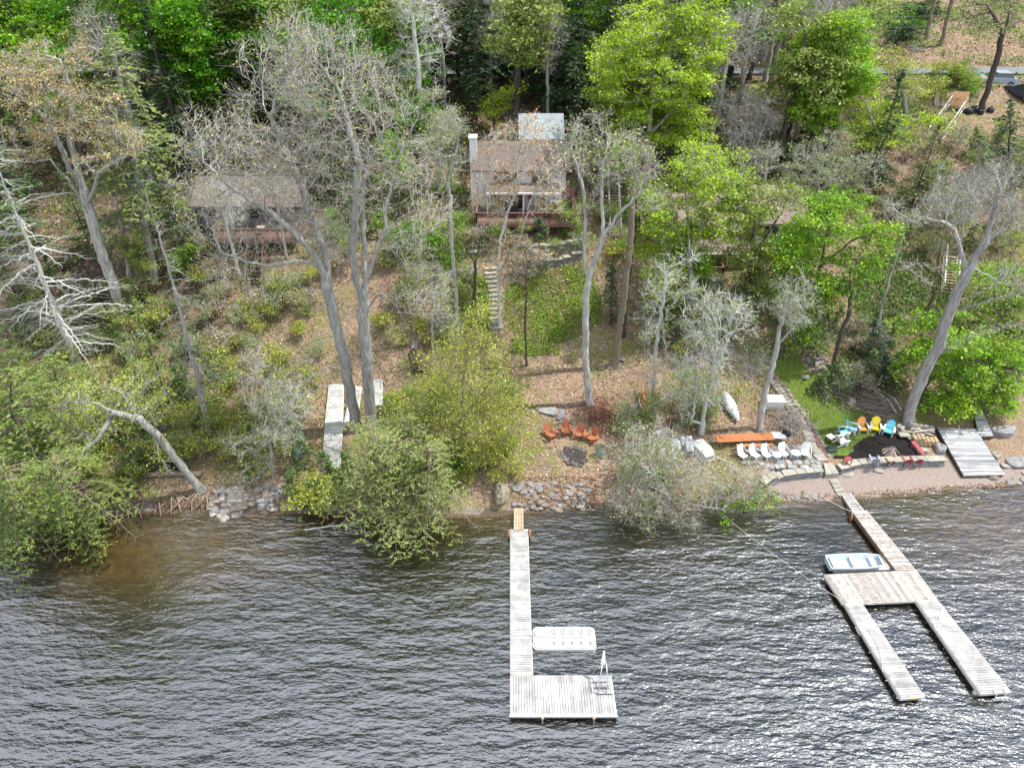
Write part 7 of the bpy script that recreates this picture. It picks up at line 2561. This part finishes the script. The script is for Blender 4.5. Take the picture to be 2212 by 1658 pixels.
def sap(k, px, py, s):
    g_ = gnd(px, py)
    if k not in su:
        su.add(k)
        o = SAP[k]
        o.location, o.scale, o.rotation_euler = [float(v) for v in g_], (s, s, s), (0, 0, rw_.uniform(0, 6.28))
        o['label'], o['group'] = SLAB[k]
    else:
        copy_thing(SAP[k], g_, rw_.uniform(0, 6.28), (s, s, s * rw_.uniform(.8, 1.2)), *SLAB[k])
REG = [((20, 420), (640, 900), (0, 1, 1, 3, 3, 4), 30), ((420, 700), (600, 860), (0, 1, 2, 2, 4, 0), 26), ((240, 700), (880, 1040), (0, 0, 1, 3, 4), 22), ((830, 1060), (600, 760), (1, 4, 2, 0), 14),
       ((830, 1110), (860, 1060), (0, 0, 1, 5), 20), ((1345, 1460), (900, 1040), (4, 2, 1), 9), ((1380, 1760), (620, 780), (1, 4, 3, 5, 2), 24), ((1760, 1960), (700, 860), (2, 4, 3), 14),
       ((1960, 2212), (300, 560), (2, 4, 1, 3), 26), ((2050, 2212), (640, 900), (5, 1), 10), ((1620, 2000), (280, 520), (4, 1, 2), 22), ((1130, 1480), (280, 560), (4, 1, 2, 0), 18), ((700, 1010), (420, 600), (1, 5, 2, 4), 22),
       ((330, 440), (480, 620), (2, 3, 5), 8), ((640, 830), (1020, 1100), (3, 3, 0), 9), ((0, 330), (900, 1080), (0, 3, 1), 20), ((980, 1250), (470, 560), (2, 1, 5), 8), ((1990, 2110), (160, 230), (5, 0), 7), ((1440, 1540), (860, 930), (4, 1, 2), 5)]
for (xa, xb), (ya, yb_), ks, n in REG:
    for _ in range(int(n * 3.0)):
        px, py = rw_.uniform(xa, xb), rw_.uniform(ya, yb_)
        if 1028 < px < 1110 and 570 < py < 720: continue
        if 530 < px < 580 and 560 < py < 650: continue
        if 690 < px < 830 and 820 < py < 1025: continue
        sap(int(ks[rw_.integers(0, len(ks))]), px, py, rw_.uniform(.5, 1.15))

# ------------------------------------------------------------------ litter, ground cover, grass, roots
def scatter(name, label, xy, size, cols, rng, up, lift=.03, asp=.55, cat=None, tint=.3, hj=.05):
    x, y = xy[:, 0], xy[:, 1]
    C = np.stack([x, y, hgt(x, y) + lift + rng.uniform(0, hj, len(x))], -1)
    V, Q, t = leaf_quads(C, size, rng, up, asp, tint)
    o = npmesh(name, V, Q, rng.integers(0, len(cols), len(C)), t, cols, None)
    return tag(o, label, cat, kind='stuff')
rs = np.random.default_rng(3)
LIT = [mat('litter_tan', (.40, .29, .20), (.33, .235, .16), 3, .9, 0), mat('litter_pale', (.50, .42, .33), (.42, .35, .27), 3, .9, 0), mat('litter_rust', (.30, .15, .095), (.23, .11, .07), 3, .9, 0), mat('litter_dark', (.16, .11, .08), (.12, .08, .06), 3, .9, 0)]
X = rs.uniform(-62, 62, 150000)
Y = rs.uniform(33, 92, 150000)
s_ = Y - np.interp(X, SX, SY)
keep = (s_ > .6) & ~inpoly(X, Y, LAWN) & ~inpoly(X, Y, MULCH) & ~((X > 17.4) & (s_ < 7)) & ~((Y > 86.5) & (Y < 90.5)) & (rs.uniform(0, 1, len(X)) < np.clip(1.3 - (Y - 40) / 90, .3, 1)) & (np.abs(X) < Y * .75 + 3)
XY = np.stack([X, Y], -1)
scatter('leaf_litter', 'dry fallen leaves strewn over the slope', XY[keep], .15, LIT, rs, 1.2, cat=None)
dr_ = np.array([gnd(rs.uniform(612, 720), rs.uniform(1062, 1098))[:2] for _ in range(900)] + [gnd(rs.uniform(1108, 1290), rs.uniform(1028, 1096))[:2] for _ in range(1500)] + [gnd(rs.normal(1296, 26), rs.normal(890, 22))[:2] for _ in range(1600)] + [gnd(rs.uniform(330, 470), rs.uniform(1072, 1098))[:2] for _ in range(500)])
scatter('leaf_drift', 'rust red drifts of fallen leaves along the bank', dr_, .13, [LIT[2], LIT[2], LIT[0], LIT[3]], rs, .9, .05, hj=.1)
bd = np.array([gnd(px, 1090 - (px - 1684) * .062 - 12 + rs.normal() * 4)[:2] for px in rs.uniform(1690, 2180, 1300)])
scatter('beach_debris', 'line of dry leaves and twigs washed up on the sand', bd, .10, LIT, rs, 1.2, .02)
def fill(poly, dens):
    P_ = np.array([p[:2] for p in poly])
    lo, hi = P_.min(0), P_.max(0)
    n = int((hi - lo).prod() * dens)
    q = rs.uniform(lo, hi, (n, 2))
    return q[inpoly(q[:, 0], q[:, 1], P_)]
pac = np.concatenate([fill(COVER, 190), fill(COVER2, 200), fill(COVER3, 190)])
keep = (np.sin(pac[:, 0] * 1.1 + .7) * np.cos(pac[:, 1] * .8 + pac[:, 0] * .3) + .5 * np.sin(pac[:, 0] * 3.1 + pac[:, 1] * 2.3) + rs.uniform(-.5, .5, len(pac))) > -.45
pac = pac + rs.normal(size=pac.shape) * .22
scatter('ground_cover', 'bright green leafy ground cover on the slope below the retaining wall', pac[keep], .12, [LEAF['bright'], LEAF['bright'], LEAF['soft'], LEAF['lime']], rs, .9, .08, .7, hj=.16)
scatter('dark_ground_cover', 'dark green ivy-like ground cover on the right slope', np.concatenate([fill(COVER4, 110), fill(COVER6, 40)]), .16, [LEAF['vivid'], LEAF['hemd'], LEAF['hem']], rs, .9, .1, .7, hj=.16)
scatter('garden_cover', 'dark green ground cover in the top garden', fill(COVER5, 22), .34, [LEAF['hemd'], LEAF['vivid']], rs, .9, .1, .7, hj=.16)
n = 5000
X, Y = rs.uniform(40, 78, n), rs.uniform(72, 112, n)
m_ = (np.sin(X * .33 + 1) * np.cos(Y * .41 + X * .13) + rs.normal(size=n) * .4 > .1) & ~((Y > 86.3) & (Y < 90.4)) & ~((Y > 77) & (Y < 83) & (X > 47))
q = np.repeat(np.stack([X, Y], -1)[m_], 8, 0)
q += rs.normal(size=q.shape) * .3
scatter('undergrowth', 'low green undergrowth on the slopes above and below the road', q, .24, [LEAF['soft'], LEAF['vivid'], LEAF['hem']], rs, .5, .1, .6, hj=.4)
X, Y = rs.uniform(36, 84, 16000), rs.uniform(84, 116, 16000)
m_ = ~((Y > 86.3) & (Y < 90.4))
scatter('leaf_litter', 'dry fallen leaves on the slope above the road', np.stack([X, Y], -1)[m_], .24, LIT, rs, 1.2)
def blades(name, label, q, h, cols):
    n = len(q)
    a = rs.uniform(0, 6.28, n)
    base = np.stack([q[:, 0], q[:, 1], hgt(q[:, 0], q[:, 1]) - .01], -1)
    t = np.stack([np.cos(a), np.sin(a), 0 * a], -1) * .018
    hh_ = h * rs.uniform(.5, 1.3, n)
    tip = base + np.stack([rs.normal(size=n) * .05, rs.normal(size=n) * .05, hh_], -1)
    V = np.stack([base - t, base + t, tip + t * .3, tip - t * .3], 1).reshape(-1, 3)
    o = npmesh(name, V, np.arange(n * 4).reshape(-1, 4), rs.integers(0, len(cols), n), rs.uniform(-.3, .3, n), cols, None)
    return tag(o, label, kind='stuff')
GR = [leafmat('grass_green', (.12, .21, .03), (.17, .24, .04), .3), leafmat('grass_olive', (.19, .22, .055), (.23, .23, .07), .3)]
blades('grass', 'mown green grass of the lawn beside the path', fill(LAWN, 420), .07, GR)
gq = fill(GREENS, 90)
gq = gq[(np.sin(gq[:, 0] * .9) * np.cos(gq[:, 1] * 1.1 + 1) + rs.uniform(-.4, .4, len(gq))) > -.1]
blades('rough_grass', 'rough olive grass and moss on the bank above the rocks', gq, .13, [GR[1], LEAF['yellow'], GR[0]])
# weeds: low green tufts everywhere on the slope
n = 26000
X, Y = rs.uniform(-58, 50, n), rs.uniform(36, 84, n)
m_ = (np.sin(X * .31 + 2) * np.cos(Y * .27 + X * .1) + rs.normal(size=n) * .35) > .15
s_ = Y - np.interp(X, SX, SY)
m_ &= (s_ > 1.5) & ~inpoly(X, Y, LAWN) & ~inpoly(X, Y, MULCH) & ~((X > 17) & (s_ < 8)) & ~((X > -.5) & (X < 14) & (Y < 50)) & (np.abs(X) < Y * .75 + 3)
q = np.repeat(np.stack([X, Y], -1)[m_], 7, 0)
q += rs.normal(size=q.shape) * .22
scatter('weeds', 'low green weeds sprouting through the fallen leaves', q, .15, [LEAF['soft'], LEAF['yellow'], LEAF['hem']], rs, .5, .08, .6, hj=.3)

mb = MB()
for k in range(900):
    x, y = rs.uniform(-45, 34), rs.uniform(36, 66)
    if abs(x) > y * .75 or inpoly(np.array([x]), np.array([y]), LAWN)[0] or (x > 17 and y < 43): continue
    a, L = rs.uniform(0, 6.28), rs.uniform(.3, 1.4)
    p = V3(x, y, gz(x, y) + .05)
    q = V3(x + L * math.cos(a), y + L * math.sin(a), 0)
    q[2] = gz(q[0], q[1]) + .05
    mb.tube([p, (p + q) / 2 + V3(rs.normal() * .06, rs.normal() * .06, .05), q], [.025, .02, .01], 4, 0, rs.uniform(-.4, .3))
tag(mb.build('twig_litter', BARK['tan']), 'fallen sticks lying in the leaf litter', kind='stuff')
def roots(label, px0, px1, row, n):
    mb = MB()
    for k in range(n):
        px = rs.uniform(px0, px1)
        a = gnd(px, row + rs.uniform(-6, 6)) + V3(0, 0, .15)
        b_ = V3(a[0] + rs.normal() * .7, a[1] - rs.uniform(.5, 1.3), 0)
        b_[2] = max(gz(b_[0], b_[1]), 0) + .06
        m1 = (a + b_) / 2 + V3(rs.normal() * .25, 0, .18)
        r_ = rs.uniform(.025, .075)
        mb.tube([a, a * .5 + m1 * .5 + V3(0, 0, .06), m1, m1 * .5 + b_ * .5, b_], [r_, r_, r_ * .85, r_ * .7, r_ * .45], 6, 0, rs.uniform(-.2, .2))
    return tag(mb.build('tree_roots', BARK['tan'], smooth=True), label, 'roots')
roots('tangle of bare grey roots at the foot of the pale leaning trunk', 370, 480, 1068, 26)
roots('tangle of bare grey roots washed out of the left bank, under the hemlocks', 215, 350, 1080, 30)
def drift(label, px, py, L, a, n):
    p = at_z(px, py, .08)
    mb = MB()
    d = V3(math.cos(a), math.sin(a), .05)
    q0, q1 = p - d * L / 2, p + d * L / 2
    mb.tube([q0, p + V3(0, .06, .05), q1], [.05, .045, .015], 6)
    for k in range(n):
        u = rs.uniform(.2, 1)
        s0 = q0 + (q1 - q0) * u
        e = s0 + V3(math.cos(a + rs.normal() * .9), math.sin(a + rs.normal() * .9), rs.uniform(-.1, .3)) * rs.uniform(.4, 1.1)
        mb.tube([s0, (s0 + e) / 2 + rs.normal(size=3) * .05, e], [.02, .015, .006], 4)
    return tag(mb.build('fallen_branch', BARK['pale'], smooth=True), label, 'branch')
drift('bleached bare branch lying in the shallows in front of the feathery hemlocks', 715, 1138, 3.6, .1, 22)
drift('pale broken branch lying on the slope under the big bare shrub', 1437, 1050, 1.6, .9, 4)
